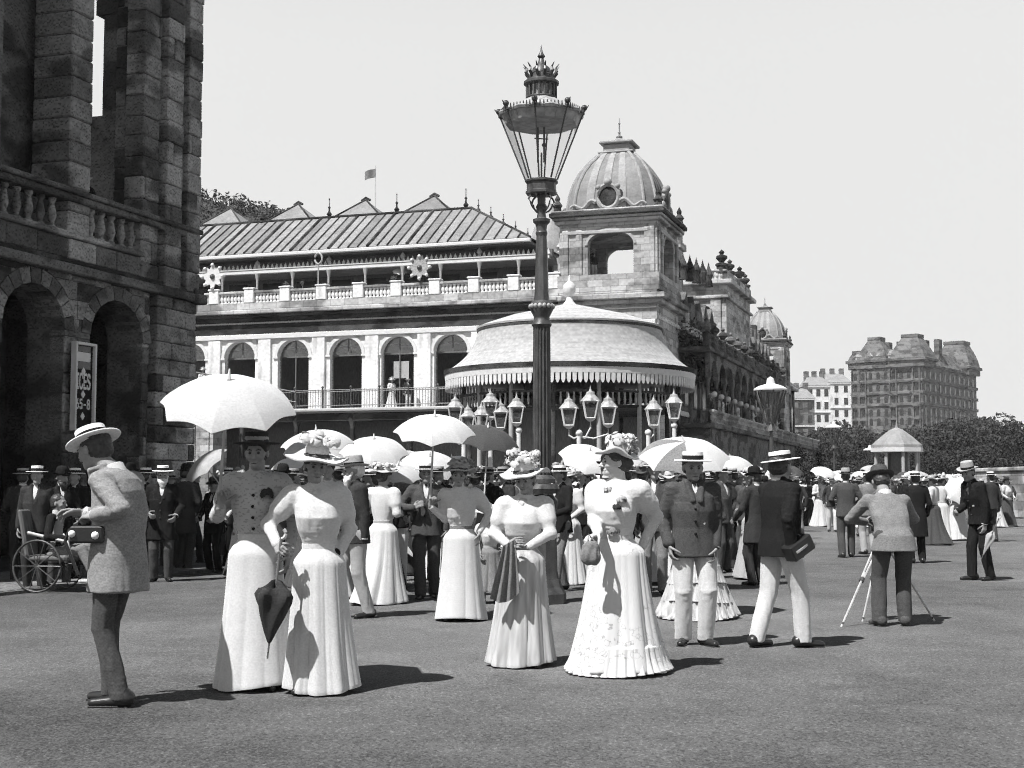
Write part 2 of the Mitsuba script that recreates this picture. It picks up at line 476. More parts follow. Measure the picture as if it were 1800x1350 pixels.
def masonry(parent, poly, M, y_front, thick, ch, bw, mats, joint=0.012, prefix='stone', bump=0.03, z0=None):
    """coursed blocks cut to the outline (drawn in x, z); each block an entry of its own"""
    x0, zz0, x1, z1 = poly.bounds
    row, z = 0, zz0 if z0 is None else z0
    while z < z1 - 0.02:
        h = ch * R.uniform(0.92, 1.08)
        x = x0 - R.uniform(0, bw)
        while x < x1:
            w = bw * R.uniform(0.65, 1.35)
            cell = sbox(x + joint / 2, z + joint / 2, x + w - joint / 2, z + h - joint / 2).intersection(poly)
            for gpoly in getattr(cell, 'geoms', [cell]):
                if gpoly.geom_type != 'Polygon' or gpoly.area < 0.006:
                    continue
                pr = R.uniform(0, bump)
                b = gpoly.bounds
                if abs(gpoly.area - (b[2] - b[0]) * (b[3] - b[1])) < 1e-4:
                    m = cbx(b[0], b[2], y_front - pr, y_front + thick, b[1], b[3], 0.022)
                else:
                    m = extr(gpoly, y_front - pr, y_front + thick)
                put(prefix, xf(m, M), R.choice(mats), parent)
            x += w
        z += h


SA2 = s_at(160), s_at(252)
pitch_a = SA2[0] - s_at(115)                              # pier width
wd = SA2[1] - SA2[0]
arches = []
hi = SA2[1]
while hi > -7.5:
    arches.append((hi - wd, hi))
    hi -= wd + pitch_a
ZSPR, ZTOP1 = 4.1, 5.08
wall_lo = sbox(-7.6, 0.0, s_at(263), ZTOP1)
holes = shapely.union_all([arch_poly(a, b, -0.1, ZSPR, 0.70) for a, b in arches])
lowwall = wall_lo.difference(holes)
# backing wall behind the facing blocks (recessed joints show it), and the dark hall behind the arches
wk = put('wall', [xf(extr(lowwall, 0.02, 0.75), MT), xf(bx(-7.6, 1.9, 4.2, 4.5, 0, 6.0), MT), xf(bx(-7.6, 1.9, 0.76, 4.2, 5.25, 5.6), MT), xf(bx(1.5, 1.8, 0.76, 4.2, 0, 5.2), MT), xf(bx(-7.9, -7.6, 0.02, 4.5, 0, 5.2), MT)], 'm_stone0', tower)
# voussoirs
for a, b in arches:
    if b < -4.6:
        continue
    c0, w = (a + b) / 2, (b - a) / 2
    n = 11
    for k in range(n):
        t0, t1 = PI * k / n + 0.012, PI * (k + 1) / n - 0.012
        pts = []
        for t, e in ((t0, 0), (t1, 0), (t1, 1), (t0, 1)):
            ww, rr = w + e * 0.26, 0.70 + e * 0.26
            pts.append((c0 + ww * math.cos(t), min(ZSPR + rr * math.sin(t), ZTOP1 - 0.01)))
        put('voussoir', xf(extr(Polygon(pts).buffer(0), -0.012 - 0.015 * R.random(), 0.5), MT), R.choice(['m_stone0', 'm_stone1', 'm_stone1']), wk)
ring = shapely.union_all([arch_poly(a, b, ZSPR, ZSPR, 0.70).buffer(0.27) for a, b in arches]).intersection(sbox(-8, ZSPR, 3, 6))
masonry(wk, lowwall.difference(ring).intersection(sbox(-4.3, 0, 2, 6)), MT, 0.0, 0.3, 0.33, 0.62, ['m_stone0', 'm_stone1', 'm_stone1', 'm_stone3'])
# right-hand buttress with pilaster strips, ground to sky
P_ = {k: s_at(k) for k in (245, 255, 275, 282, 310, 320, 343, 346)}
core = put('buttress', [xf(bx(s_at(263), P_[343] - 0.02, 0.12, 0.9, 0, 17.0), MT), xf(bx(-0.02, P_[343] - 0.02, 0.14, 0.62, 5.2, 17.0), MT)], 'm_stone0', tower)
masonry(core, sbox(s_at(273), 0, P_[343], ZTOP1), MT, -0.06, 0.3, 0.33, 0.62, ['m_stone1', 'm_stone2', 'm_stone2', 'm_stone0'])
for a, b, yf, mts in ((P_[245], P_[275], -0.02, ['m_stone0', 'm_stone1']), (P_[282], P_[310], -0.10, ['m_stone2', 'm_stone2', 'm_stone1']), (P_[320], P_[343], -0.10, ['m_stone2', 'm_stone2', 'm_stone1'])):
    masonry(core, sbox(a, 5.25, b, 17.0), MT, yf, 0.4, 0.40, 1.4, mts)
# front-facing side of the buttress inside the loggia (runs into the building)
MTi = frame(TW + S2 * (-0.03), -R2, S2)
masonry(core, sbox(0.0, 5.4, 0.64, 17.0), MTi, 0.0, 0.2, 0.40, 0.9, ['m_stone0', 'm_stone3', 'm_stone3'])
put('inner_wall', [xf(bx(0.6, 1.14, 0.30, 0.7, 5.4, 17), MTi), xf(bx(0.6, 3.5, 0.30, 0.7, 5.4, 8.6), MTi), xf(bx(-7.6, -1.80, 1.0, 1.4, 5.8, 14.2), MT), xf(bx(0.45, 1.30, 0.26, 0.7, 10.6, 10.9), MTi)], 'm_stone0', tower)
# loggia pier
pa, pb = s_at(118), s_at(155)
for i in range(4):
    qa, qb = pa - i * (wd + pitch_a), pb - i * (wd + pitch_a)
    pier = put('pier', xf(bx(qa + 0.03, qb - 0.03, 0.03, 0.76, 5.8, 17), MT), 'm_stone0', tower)
    if i == 0:
        z = 5.8
        while z < 17:
            h = R.uniform(0.36, 0.46)
            sp = R.random() < 0.5
            put('stone', xf(cbx(qa - R.uniform(0, .02), qb + R.uniform(0, .015), -R.uniform(0, .02), 0.80, z + 0.007, z + h - 0.007, 0.025), MT), R.choice(['m_stone1', 'm_stone2', 'm_stone0', 'm_stone1']), pier)
            z += h
# string courses, parapet and balustrade
for (z0, z1, o, m_) in ((5.08, 5.24, 0.16, 'm_stone0'), (5.24, 5.34, 0.08, 'm_stone3')):
    put('string_course', [xf(cbx(-7.6, P_[346], -o, 0.3, z0, z1, 0.02), MT), xf(cbx(P_[346] - 0.3, P_[346] + 0.02, -o - 0.1, 0.35, z0 - 0.03, z1 - 0.003, 0.02), MT)], m_, tower)
par = put('parapet', xf(bx(-7.6, 0.05, 0.04, 0.4, 5.3, 5.72), MT), 'm_stone0', tower)
masonry(par, sbox(-4.3, 5.34, 0.0, 5.72), MT, 0.0, 0.2, 0.38, 0.7, ['m_stone1', 'm_stone2', 'm_stone0'])
put('sill', xf(cbx(-7.6, 0.02, -0.06, 0.42, 5.72, 5.82, 0.02), MT), 'm_stone2', tower)
bal = lathe([(0.0, 0), (0.075, 0), (0.075, 0.05), (0.045, 0.07), (0.05, 0.12), (0.085, 0.22), (0.06, 0.36), (0.04, 0.44), (0.075, 0.49), (0.075, 0.53), (0, 0.53)], 10)
for i in range(4):
    qb = pb - i * (wd + pitch_a)
    qa = -0.02 - i * (wd + pitch_a)
    n = 5
    for k in range(n):
        s = qb + (qa - qb) * (k + 0.65) / (n + 0.3)
        put('baluster', xf(xf(bal, T_ := trimesh.transformations.translation_matrix((s, 0.12, 5.82))), MT), R.choice(['m_stone1', 'm_stone2', 'm_stone2']), tower, smooth=40)
put('balustrade_rail', [xf(cbx(-7.6, P_[346] - 0.02, -0.10, 0.34, 6.35, 6.47, 0.025), MT), xf(cbx(-7.6, P_[346] + 0.01, -0.15, 0.30, 6.47, 6.56, 0.02), MT)], 'm_stone0', tower)
put('loggia_floor', xf(bx(-7.6, -0.04, 0.42, 4.5, 5.62, 5.75), MT), 'm_stone0', tower)
put('loggia_roof', xf(bx(-7.7, 2.6, -0.45, 5.2, 14.2, 14.9), MT), 'm_stone0', tower)
# signboard on the pier
sb = thing('signboard', 'tall narrow framed signboard with white lettering on the stone pier at the left', 'sign')
sa_, sb_ = s_at(125) - .10, s_at(163) - .13
ym = TW[1] + (sa_ + sb_) / 2 * S2[1]
zt, zb = W(140, 603, ym)[2], W(140, 758, ym)[2]
put('panel', xf(bx(sa_ + 0.03, sb_ - 0.03, -0.16, -0.11, zb, zt), MT), 'm_cloth_black', sb)
fr = []
for (a, b, c0, c1) in ((sa_, sa_ + 0.04, zb, zt), (sb_ - 0.05, sb_, zb, zt), (sa_ + 0.041, sb_ - 0.051, zt - 0.05, zt), (sa_ + 0.041, sb_ - 0.051, zb, zb + 0.04)):
    fr.append(xf(cbx(a, b, -0.22, -0.10, c0, c1, 0.008), MT))
put('frame', fr, 'm_white_paint', sb)
put('poster_band', xf(bx(sa_ + 0.06, sb_ - 0.12, -0.166, -0.158, zt - 0.33, zt - 0.17), MT), 'm_white_paint', sb)
put('poster_band', xf(bx(sa_ + 0.06, sb_ - 0.12, -0.166, -0.158, zt - 0.165, zt - 0.06), MT), 'm_cloth_grey', sb)
put('poster_band', xf(bx(sa_ + 0.06, sb_ - 0.12, -0.166, -0.158, zt - 0.46, zt - 0.335), MT), 'm_cloth_grey', sb)
wsg = sb_ - sa_ - 0.19


def sign_text(txt, z, h):
    m = meshkit.text_mesh(txt, h, 0.012, bold=True)
    m.apply_translation(-m.bounds[0])
    m.apply_scale([wsg / m.extents[0], 1, 1])
    v = m.vertices.copy()
    m.vertices = np.stack([v[:, 0] + sa_ + 0.075, -0.163 - v[:, 2], v[:, 1] + z], 1)
    put('lettering', xf(m, MT), 'm_white_paint', sb)


sign_text('ICES', zt - 0.82, 0.27)
sign_text('65-8', zt - 1.16, 0.17)
for z in (zt - 0.50, zt - 0.90, zt - 1.28):
    put('ornament', xf(extr(Polygon([(-0.06, 0), (0, -0.07), (0.06, 0), (0, 0.07)]), -0.172, -0.16), MT @ trimesh.transformations.translation_matrix(((sa_ + sb_) / 2 - 0.02, 0, z))), 'm_white_paint', sb)

# ---------------------------------------------------------------- the pavilion building
PA = np.array([0.0347 * 78, 78.0, 0])                # front left corner of the domed tower
MP = frame(PA, R2, S2)                               # local x along the front (right), y away, z up


def a_at(px, y=0.0):
    """position along the front (set back y) seen at column px"""
    r = (px - 900) / FOC
    o = PA + S2 * y
    return (r * o[1] - o[0]) / (R2[0] - r * R2[1])


def z_at(px, py, y=0.0):
    o = PA + S2 * y + R2 * a_at(px, y)
    return W(px, py, o[1])[2]


pav = thing('pavilion', 'long pale pavilion with arched windows, balcony, ribbed lead roof and square domed tower', 'building')


def P(name, mesh, m, parent=pav, **kw):
    if isinstance(mesh, list):
        mesh = trimesh.util.concatenate(mesh)
    return put(name, xf(mesh, MP), m, parent, **kw)


AL = -30.0                                             # the front runs on behind the stone tower
ZB, ZW, ZFR, ZC, ZPAR = 5.9, 10.6, 11.25, 11.75, 12.15
# bays: piers between arched windows
cent = [a_at(x) for x in (420, 514, 607, 698, 792)]
pitch = (cent[-1] - cent[0]) / 4
cent = [cent[0] - pitch * k for k in (2, 1)] + cent + [cent[-1] + pitch * k for k in (1, 2)]
ww, zsp = 1.03, 9.2
front = sbox(AL, 0, 5.6, ZW)
openings = shapely.union_all([arch_poly(c - ww, c + ww, ZB + 0.05, zsp, 0.98) for c in cent])
wall = P('wall', [extr(front.difference(openings), 0.0, 0.42), bx(AL, 5.6, 8.85, 9.0, 0, 12), bx(AL, 5.6, 0.43, 8.8, 10.7, 10.9), bx(AL, 5.6, 0.43, 8.8, ZB - 0.3, ZB - 0.02)], 'm_pale_wall')
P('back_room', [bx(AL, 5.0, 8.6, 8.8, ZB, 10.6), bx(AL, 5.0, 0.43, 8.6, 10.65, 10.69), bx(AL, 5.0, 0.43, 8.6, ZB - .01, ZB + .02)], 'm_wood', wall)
for i, c in enumerate(cent):
    # pilaster strip and lintel round the sunk bay
    P('pilaster', cbx(c + pitch / 2 - 0.42, c + pitch / 2 + 0.42, -0.16, 0.02, ZB, ZW - 0.32, 0.02), 'm_pale_wall', wall)
    a = np.linspace(0, PI, 17)
    po = Polygon([(c + (ww + 0.22) * math.cos(t), zsp + (0.98 + 0.22) * math.sin(t)) for t in a] + [(c + (ww + 0.02) * math.cos(t), zsp + 1.0 * math.sin(t)) for t in a[::-1]])
    P('archivolt', extr(po, -0.09, 0.05), 'm_white_paint', wall)
    for s in (-1, 1):
        x = c + s * (ww + 0.13)
        P('impost', cbx(x - 0.16, x + 0.16, -0.10, 0.05, zsp - 0.12, zsp - 0.002, 0.015), 'm_white_paint', wall)
    w = P('window', [bx(c - ww, c + ww, 0.32, 0.40, zsp - 0.06, zsp + 0.03), bx(c - 0.04, c + 0.04, 0.33, 0.39, zsp + 0.03, zsp + 0.9), bx(c - ww, c - ww + 0.07, 0.33, 0.39, ZB + 0.06, zsp - 0.06), bx(c + ww - 0.07, c + ww, 0.33, 0.39, ZB + 0.06, zsp - 0.06)] + ([bx(c - 0.03, c + 0.03, 0.33, 0.39, ZB + 0.06, zsp - 0.06)] if i % 2 else []), 'm_wood')
    P('pane', extr(arch_poly(c - ww, c + ww, zsp + 0.04, zsp + 0.041, 0.96), 0.35, 0.36), 'm_pane', w)
    if i == 5:
        P('blind', bx(c - 0.42, c + 0.55, 0.42, 0.45, 7.75, 8.75), 'm_cloth_pale', w, label='pale half-drawn window blind')
    elif i < 0:
        P('pane', bx(c - ww + 0.08, c + ww - 0.08, 0.35, 0.36, ZB + 0.1, zsp - 0.08), 'm_pane', w)
P('lintel_band', cbx(AL, 5.5, -0.20, 0.02, ZW - 0.30, ZW, 0.02), 'm_white_paint', wall)
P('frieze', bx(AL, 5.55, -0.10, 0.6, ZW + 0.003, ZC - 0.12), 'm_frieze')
P('moulding', cbx(AL, 5.6, -0.24, 0.6, ZFR - 0.02, ZFR + 0.07, 0.02), 'm_pale_paint')
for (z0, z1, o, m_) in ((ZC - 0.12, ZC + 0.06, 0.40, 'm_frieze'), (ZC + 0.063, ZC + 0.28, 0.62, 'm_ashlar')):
    P('cornice', cbx(AL, -0.02, -o, 0.6, z0, z1, 0.03), m_)
# parapet, balustrade
P('parapet', cbx(AL, -0.05, -0.02, 0.38, ZC + 0.283, ZPAR + 0.40, 0.02), 'm_ashlar')
sb2 = lathe([(0, 0), (0.11, 0), (0.11, 0.06), (0.06, 0.1), (0.13, 0.28), (0.07, 0.48), (0.11, 0.53), (0.11, 0.58), (0, 0.58)], 8)
bl, x = [], AL
z0 = ZPAR + 0.40
posts = [-0.35 - 2.42 * k for k in range(13)]
for p in posts:
    P('parapet_pier', [cbx(p - 0.33, p + 0.33, -0.06, 0.42, z0 + 0.003, z0 + 0.82, 0.03), cbx(p - 0.38, p + 0.38, -0.11, 0.47, z0 + 0.824, z0 + 0.93, 0.03)], 'm_pale_wall')
    for k in range(7):
        m = sb2.copy(); m.apply_translation((p - 0.52 - 0.235 * k, 0.18, z0 + 0.004)); bl.append(m)
P('baluster', bl, 'm_pale_wall', kind='stuff', smooth=40)
P('balustrade_rail', [cbx(p - 2.42 + 0.335, p - 0.335, -0.02, 0.38, z0 + 0.585, z0 + 0.74, 0.03) for p in posts], 'm_ashlar')
# upper gallery: deck, set-back dark wall, posts, verandah beam with cresting
P('deck', bx(AL, -0.1, 0.4, 10.0, ZPAR - 0.1, ZPAR + 0.06), 'm_ashlar')
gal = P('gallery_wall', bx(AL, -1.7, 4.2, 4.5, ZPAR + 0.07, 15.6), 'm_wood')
for k in range(11):
    xx = -3.4 - 2.42 * k
    w = P('window', [bx(xx - 0.75, xx + 0.75, 4.12, 4.198, ZPAR + 0.5, ZPAR + 2.3)], 'm_wood')
    P('pane', bx(xx - 0.66, xx + 0.66, 4.09, 4.118, ZPAR + 0.6, ZPAR + 2.2), 'm_glass_dark', w)
zv = z_at(600, 470, 1.0)
P('verandah_beam', [cbx(AL, -0.9, 0.9, 1.15, zv - 0.12, zv + 0.10, 0.02), cbx(AL, -0.85, 0.85, 1.2, zv + 0.103, zv + 0.18, 0.02)], 'm_white_paint')
P('verandah_roof', bx(AL, -0.95, 1.16, 4.19, zv + 0.0, zv + 0.1), 'm_lead')
cr = []
x = AL + 0.1
while x < -1.0:
    cr.append(extr(Polygon([(x, 0), (x + 0.24, 0), (x + 0.2, 0.1), (x + 0.12, 0.3), (x + 0.04, 0.1)]), 0.97, 1.03))
    x += 0.3
m = trimesh.util.concatenate(cr); m.apply_translation((0, 0, zv + 0.18))
P('cresting', m, 'm_white_paint', kind='stuff')
for k, p in enumerate(posts):
    P('gallery_post', [tube([(p, 1.02, ZPAR + 0.06), (p, 1.02, zv - 0.12)], 0.075, 8), tube([(p, 1.02, zv - 0.5), (p, 1.02, zv - 0.13)], [0.09, 0.16], 8)], 'm_pale_paint', smooth=40)
    if k % 2 == 0:
        P('urn', xf(lathe([(0, 0), (0.12, 0), (0.06, 0.1), (0.17, 0.3), (0.12, 0.42), (0.03, 0.52), (0, 0.6)], 10), trimesh.transformations.translation_matrix((p, 1.02, zv + 0.183))), 'm_pale_paint', smooth=40)
# main roof: panels between raised seams
ze, zr, yr = z_at(600, 437, 0.6), z_at(600, 383, 4.8), 4.8
xe, xr = a_at(932, 0.6), a_at(829, yr)
P('eave', [cbx(AL, xe + 0.05, 0.45, 0.75, ze - 0.22, ze - 0.02, 0.03)], 'm_white_paint')
P('soffit', [bx(AL, xe, 0.76, 9.0, ze - 0.3, ze - 0.16)], 'm_wood')
P('clerestory', [bx(AL, xe - 0.9, 1.9, 2.1, zv + 0.1, ze - 0.3)], 'm_wood')
nP = 36
step = (xr - AL) / nP
roofk = P('roof', [trimesh.Trimesh([(AL, 0.6, ze - .03), (xe, 0.6, ze - .03), (xr, yr, zr - .03), (AL, yr, zr - .03), (xe, 9.0, ze - .03), (AL, 9.0, ze - .03)], [[0, 1, 2], [0, 2, 3], [1, 4, 2], [3, 2, 4], [3, 4, 5]], process=False)], 'm_lead')
LM = ['m_lead', 'm_lead1', 'm_lead2']


def slab(a, b, c, d, t=0.05):
    v = np.array([a, b, c, d], float)
    n = np.cross(v[1] - v[0], v[3] - v[0]); n /= np.linalg.norm(n)
    return trimesh.convex.convex_hull(np.vstack([v, v + n * t]))


for k in range(nP):
    x0, x1 = AL + step * k, AL + step * (k + 1)
    P('panel', slab((x0 + .03, 0.6, ze), (x1 - .03, 0.6, ze), (x1 - .03, yr, zr), (x0 + .03, yr, zr)), R.choice(LM), roofk)
    big = k % 4 == 0
    P('seam', tube([(x0, 0.55, ze + 0.07), (x0, yr, zr + 0.07)], 0.10 if big else 0.05, 6), 'm_frieze' if big else 'm_frieze', roofk)
nH = 7
for k in range(nH):                                       # the hipped end, front slope
    x0 = xr + (xe - xr) * k / nH; x1 = xr + (xe - xr) * (k + 1) / nH
    t0, t1 = 1 - k / nH, 1 - (k + 1) / nH
    P('panel', slab((x0 + .03, 0.6, ze), (x1 - .03, 0.6, ze), (x1 - .03, 0.6 + (yr - .6) * t1, ze + (zr - ze) * t1 - .01), (x0 + .03, 0.6 + (yr - .6) * t0, ze + (zr - ze) * t0 - .01)), R.choice(LM), roofk)
    P('seam', tube([(x0, 0.55, ze + 0.07), (x0, 0.6 + (yr - .6) * t0, ze + (zr - ze) * t0 + 0.07)], 0.05, 6), 'm_frieze', roofk)
P('ridge_roll', [tube([(AL, yr, zr + 0.1), (xr, yr, zr + 0.1)], 0.09, 8), tube([(xr, yr, zr + 0.08), (xe, 0.6, ze + 0.05)], 0.08, 8), tube([(xr, yr, zr + 0.08), (xe, 9.0, ze + 0.05)], 0.08, 8)], 'm_frieze', roofk)
# pyramid lanterns behind the ridge, finials between
FIN = lathe([(0, 0), (0.16, 0), (0.10, 0.12), (0.18, 0.25), (0.07, 0.4), (0.05, 0.6), (0.10, 0.68), (0.03, 0.76), (0.02, 1.15), (0.05, 1.2), (0, 1.3)], 8)
for px in (278, 400, 520, 640, 762):
    c = a_at(px, 7.0); top = z_at(px, 352 - (px - 640) * 0.06, 7.0); b = zr - 0.3
    h = 2.2
    lan = P('lantern_roof', trimesh.Trimesh([(c - h, 4.95, b), (c + h, 4.95, b), (c + h, 9.05, b), (c - h, 9.05, b), (c, 7.0, top)], [[0, 1, 4], [1, 2, 4], [2, 3, 4], [3, 0, 4]], process=False), R.choice(['m_lead1', 'm_lead', 'm_lead1']))
    P('cresting', [sphere((c + (k - 3) * 0.09, 7.0, top + 0.05 * (3 - abs(k - 3))), 0.09, 1) for k in range(7)], 'm_frieze', lan)
    for s in (-1, 1):
        P('seam', tube([(c + s * h, 4.95, b + .04), (c, 7.0, top + .04)], 0.06, 6), 'm_frieze', lan)
for px in (575, 695, 818, 456):
    c = a_at(px, yr)
    P('finial', xf(FIN, trimesh.transformations.translation_matrix((c, yr, zr + 0.05))), 'm_frieze', smooth=40)
for k in range(7):
    t = (k + 0.5) / 8
    c = np.array([xr, yr, zr]) * (1 - t) + np.array([xe, 9.0, ze]) * t
    P('hip_finial', xf(FIN, trimesh.transformations.translation_matrix(c) @ np.diag([0.9, 0.9, 0.65 - 0.04 * k, 1])), 'm_frieze', smooth=40)
# balcony in front of the arched windows, iron rail, and the dark undercroft
P('balcony', [cbx(AL, 5.5, -2.4, -0.17, ZB - 0.28, ZB, 0.04), cbx(AL, 5.52, -2.5, -0.17, ZB - 0.20, ZB - 0.05, 0.03)], 'm_pale_paint')
rl = [tube([(AL, -2.3, ZB + zz), (5.4, -2.3, ZB + zz)], 0.028, 6) for zz in (0.15, 0.95, 1.05)]
P('balcony_rail', rl, 'm_iron')
bars, x = [], AL
while x < 5.4:
    bars.append(bx(x - 0.012, x + 0.012, -2.312, -2.288, ZB + 0.0, ZB + 1.05)); x += 0.17
P('rail_bar', bars, 'm_iron', kind='stuff')
for k in range(20):
    xx = AL + 0.4 + 1.78 * k
    P('rail_post', [tube([(xx, -2.3, ZB), (xx, -2.3, ZB + 1.15)], 0.045, 6), sphere((xx, -2.3, ZB + 1.2), 0.08, 1)], 'm_iron')
    if k % 2 == 0:
        P('column', xf(lathe([(0, 0), (0.3, 0), (0.3, 0.3), (0.17, 0.4), (0.14, 4.9), (0.24, 5.15), (0.26, ZB - 0.285), (0, ZB - 0.285)], 12), trimesh.transformations.translation_matrix((xx, -2.0, 0))), 'm_frieze', smooth=40)
P('balcony_beam', [cbx(AL, 5.45, -2.2, -1.85, ZB - 0.75, ZB - 0.283, 0.03)], 'm_frieze')
und = P('undercroft_wall', bx(AL, 5.5, -0.12, -0.02, 0, ZB - 0.3), 'm_wood')  # dark boards instead of stone, deepening the shade below the balcony
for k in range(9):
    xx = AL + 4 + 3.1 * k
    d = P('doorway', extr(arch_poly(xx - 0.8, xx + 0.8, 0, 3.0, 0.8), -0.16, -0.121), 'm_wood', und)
# outer stair rising at the left, with its iron handrail
st = P('stair', [bx(a_at(352) - 1.5 + 0.32 * k, a_at(352) - 1.5 + 0.32 * (k + 1), -4.1, -2.55, 0, 8.3 - 0.155 * k) for k in range(15)], 'm_ashlar', label='outer stair flight rising to the balcony at the left end')
x0, x1 = a_at(345, -4.0), a_at(520, -4.0)
zz0, zz1 = z_at(345, 655, -4.0), z_at(520, 690, -4.0)
P('handrail', [tube([(x0, -4.1, zz0), (x1, -4.1, zz1)], 0.05, 8), tube([(x0, -4.1, zz0 - 0.55), (x1, -4.1, zz1 - 0.55)], 0.03, 6)] + [tube([(x0 + (x1 - x0) * t, -4.1, zz0 + (zz1 - zz0) * t), (x0 + (x1 - x0) * t, -4.1, 0)], 0.035, 6) for t in np.linspace(0, 1, 8)][:2] , 'm_iron', st)

# ---- square domed tower on the corner
TWD = 5.6


def dome_tower(x0, y0, w, zb, zc, ztop, prm, mats, fin_h, open_=True):
    """square tower with arched openings and a four-sided dome; x0,y0 = front left corner"""
    x1, y1 = x0 + w, y0 + w
    q = w / 5.6
    t = P('tower', [bx(x0 - .12 * q, x1 + .12 * q, y0 - .12 * q, y1 + .12 * q, zb, zb + 0.95 * q)], 'm_ashlar', prm)
    zs, op0, op1 = zb + (zc - zb) * 0.68, x0 + w * 0.29, x1 - w * 0.24
    for side in range(4):
        o = arch_poly(op0, op1, zb + 0.9 * q, zs, 0.75 * q)
        m = extr(sbox(x0, zb + 0.94 * q, x1, zc).difference(o), y0, y0 + 0.5 * q)
        ring = extr(arch_poly(op0 - 0.16 * q, op1 + 0.16 * q, zs, zs + .001, 0.92 * q).difference(arch_poly(op0 - .01, op1 + .01, zs - 1, zs, 0.76 * q)), y0 - 0.07 * q, y0 + 0.1)
        C = trimesh.transformations.rotation_matrix(side * PI / 2, [0, 0, 1], [(x0 + x1) / 2, (y0 + y1) / 2, 0])
        m.apply_transform(C); ring.apply_transform(C)
        P('wall', m, 'm_ashlar' if side in (0, 1) else 'm_ashlar', t)
        P('archivolt', ring, 'm_pale_paint', t)
        for xx in (x0 + 0.15 * q, x0 + w * 0.17, x1 - w * 0.13, x1 - 0.5 * q):
            m = cbx(xx, xx + 0.36 * q, y0 - 0.10 * q, y0 + 0.05, zb + 0.95 * q, zc - 0.35 * q, 0.03); m.apply_transform(C)
            P('pilaster', m, 'm_ashlar', t)
        m = cbx(x0 + .5 * q, x1 - .5 * q, y0 - 0.13 * q, y0 + 0.05, zc - 0.62 * q, zc - 0.42 * q, 0.03); m.apply_transform(C)
        P('lintel', m, 'm_pale_paint', t)
    P('floor', bx(x0 + .5 * q, x1 - .5 * q, y0 + .5 * q, y1 - .5 * q, zb + .95 * q, zb + 1.05 * q), 'm_ashlar', t)
    P('ceiling', bx(x0 + .3 * q, x1 - .3 * q, y0 + .3 * q, y1 - .3 * q, zc - .3 * q, zc - 0.02), 'm_ashlar', t)
    for (a, b, o, m_) in ((0, .2, .25, 'm_ashlar'), (.203, .36, .36, 'm_ashlar'), (.363, .62, .50, 'm_frieze'), (.623, .74, .42, 'm_ashlar')):
        P('cornice', cbx(x0 - o * q, x1 + o * q, y0 - o * q, y1 + o * q, zc + a * q, zc + b * q, 0.04), m_, t)
    # dome, square in plan with a full convex profile
    z0, hh = zc + 0.74 * q, ztop - zc - 0.74 * q
    prof = [(1.0, 0), (0.985, 0.12), (0.95, 0.28), (0.88, 0.46), (0.77, 0.63), (0.62, 0.79), (0.45, 0.92), (0.30, 1.0)]
    hw = w / 2 * 0.93
    cx, cy = (x0 + x1) / 2, (y0 + y1) / 2
    rows = []
    for s, h in prof:
        r = hw * s
        c = r * 0.22
        rows.append([(cx + a, cy + b, z0 + hh * h) for a, b in ((-r + c, -r), (r - c, -r), (r, -r + c), (r, r - c), (r - c, r), (-r + c, r), (-r, r - c), (-r, -r + c))])
    d = P('dome', grid_mesh(np.array(rows), True), 'm_dome', t, smooth=25)
    for j in range(8):
        P('dome', tube([np.array(r_[j]) for r_ in rows], 0.07 * q, 6), 'm_dome_pale', t) if False else None
    ribs = [tube([np.array(r_[j]) for r_ in rows], 0.09 * q, 6) for j in range(8)]
    P('ribs', ribs, 'm_dome_pale', t)
    # three pale bands running up the middle of each face
    bands = []
    for side in range(4):
        for u in (-0.42, -0.06, 0.30):
            C = trimesh.transformations.rotation_matrix(side * PI / 2, [0, 0, 1], [cx, cy, 0])
            Pm = np.array([[(cx + u * hw * (0.3 + 0.7 * s) + e * hw * 0.09 * (0.4 + 0.6 * s), cy - hw * s - 0.05 * q, z0 + hh * h) for e in (-1, 1)] for s, h in prof])
            m = trimesh.util.concatenate([grid_mesh(Pm), grid_mesh(Pm + [0, 0.12, 0])]); m.apply_transform(C); bands.append(m)
    P('band', bands, 'm_dome_pale', t)
    zt = z0 + hh
    P('cap', [cbx(cx - .30 * hw, cx + .30 * hw, cy - .30 * hw, cy + .30 * hw, zt - .02, zt + .45 * q, 0.05), cbx(cx - .38 * hw, cx + .38 * hw, cy - .38 * hw, cy + .38 * hw, zt + .453 * q, zt + .60 * q, 0.04), cbx(cx - .40 * hw, cx + .40 * hw, cy - .40 * hw, cy + .40 * hw, zt - .12 * q, zt - .025, 0.04)], 'm_dome_pale', t)
    P('finial', xf(lathe([(0, 0), (.5, 0), (.42, .2), (.16, .38), (.2, .5), (.07, .62), (.05, .75), (.1, .8), (.03, .86), (.035, 1.4), (.08, 1.46), (.02, 1.52), (.015, 1.85), (0, 1.9)], 10), trimesh.transformations.translation_matrix((cx, cy, zt + .60 * q)) @ np.diag([q, q, fin_h / 1.9, 1])), 'm_dome', t, smooth=40)
    # cartouche at the foot of each face and corner spikes, bosses up the edge
    for side in range(4):
        C = trimesh.transformations.rotation_matrix(side * PI / 2, [0, 0, 1], [cx, cy, 0])
        a = np.linspace(0, 2 * PI, 19)
        ringp = tube(np.stack([cx + .62 * q * np.cos(a), 0 * a + cy - hw - 0.12 * q, z0 + .75 * q + .68 * q * np.sin(a)], 1), 0.14 * q, 6)
        dark = sphere((cx, cy - hw - 0.02, z0 + .75 * q), 0.5 * q, 2, (1, .3, 1)) if False else xf(sphere((0, 0, 0), 0.52 * q, 2, (1, .35, 1.1)), trimesh.transformations.translation_matrix((cx, cy - hw - 0.02, z0 + .75 * q)))
        scr = []
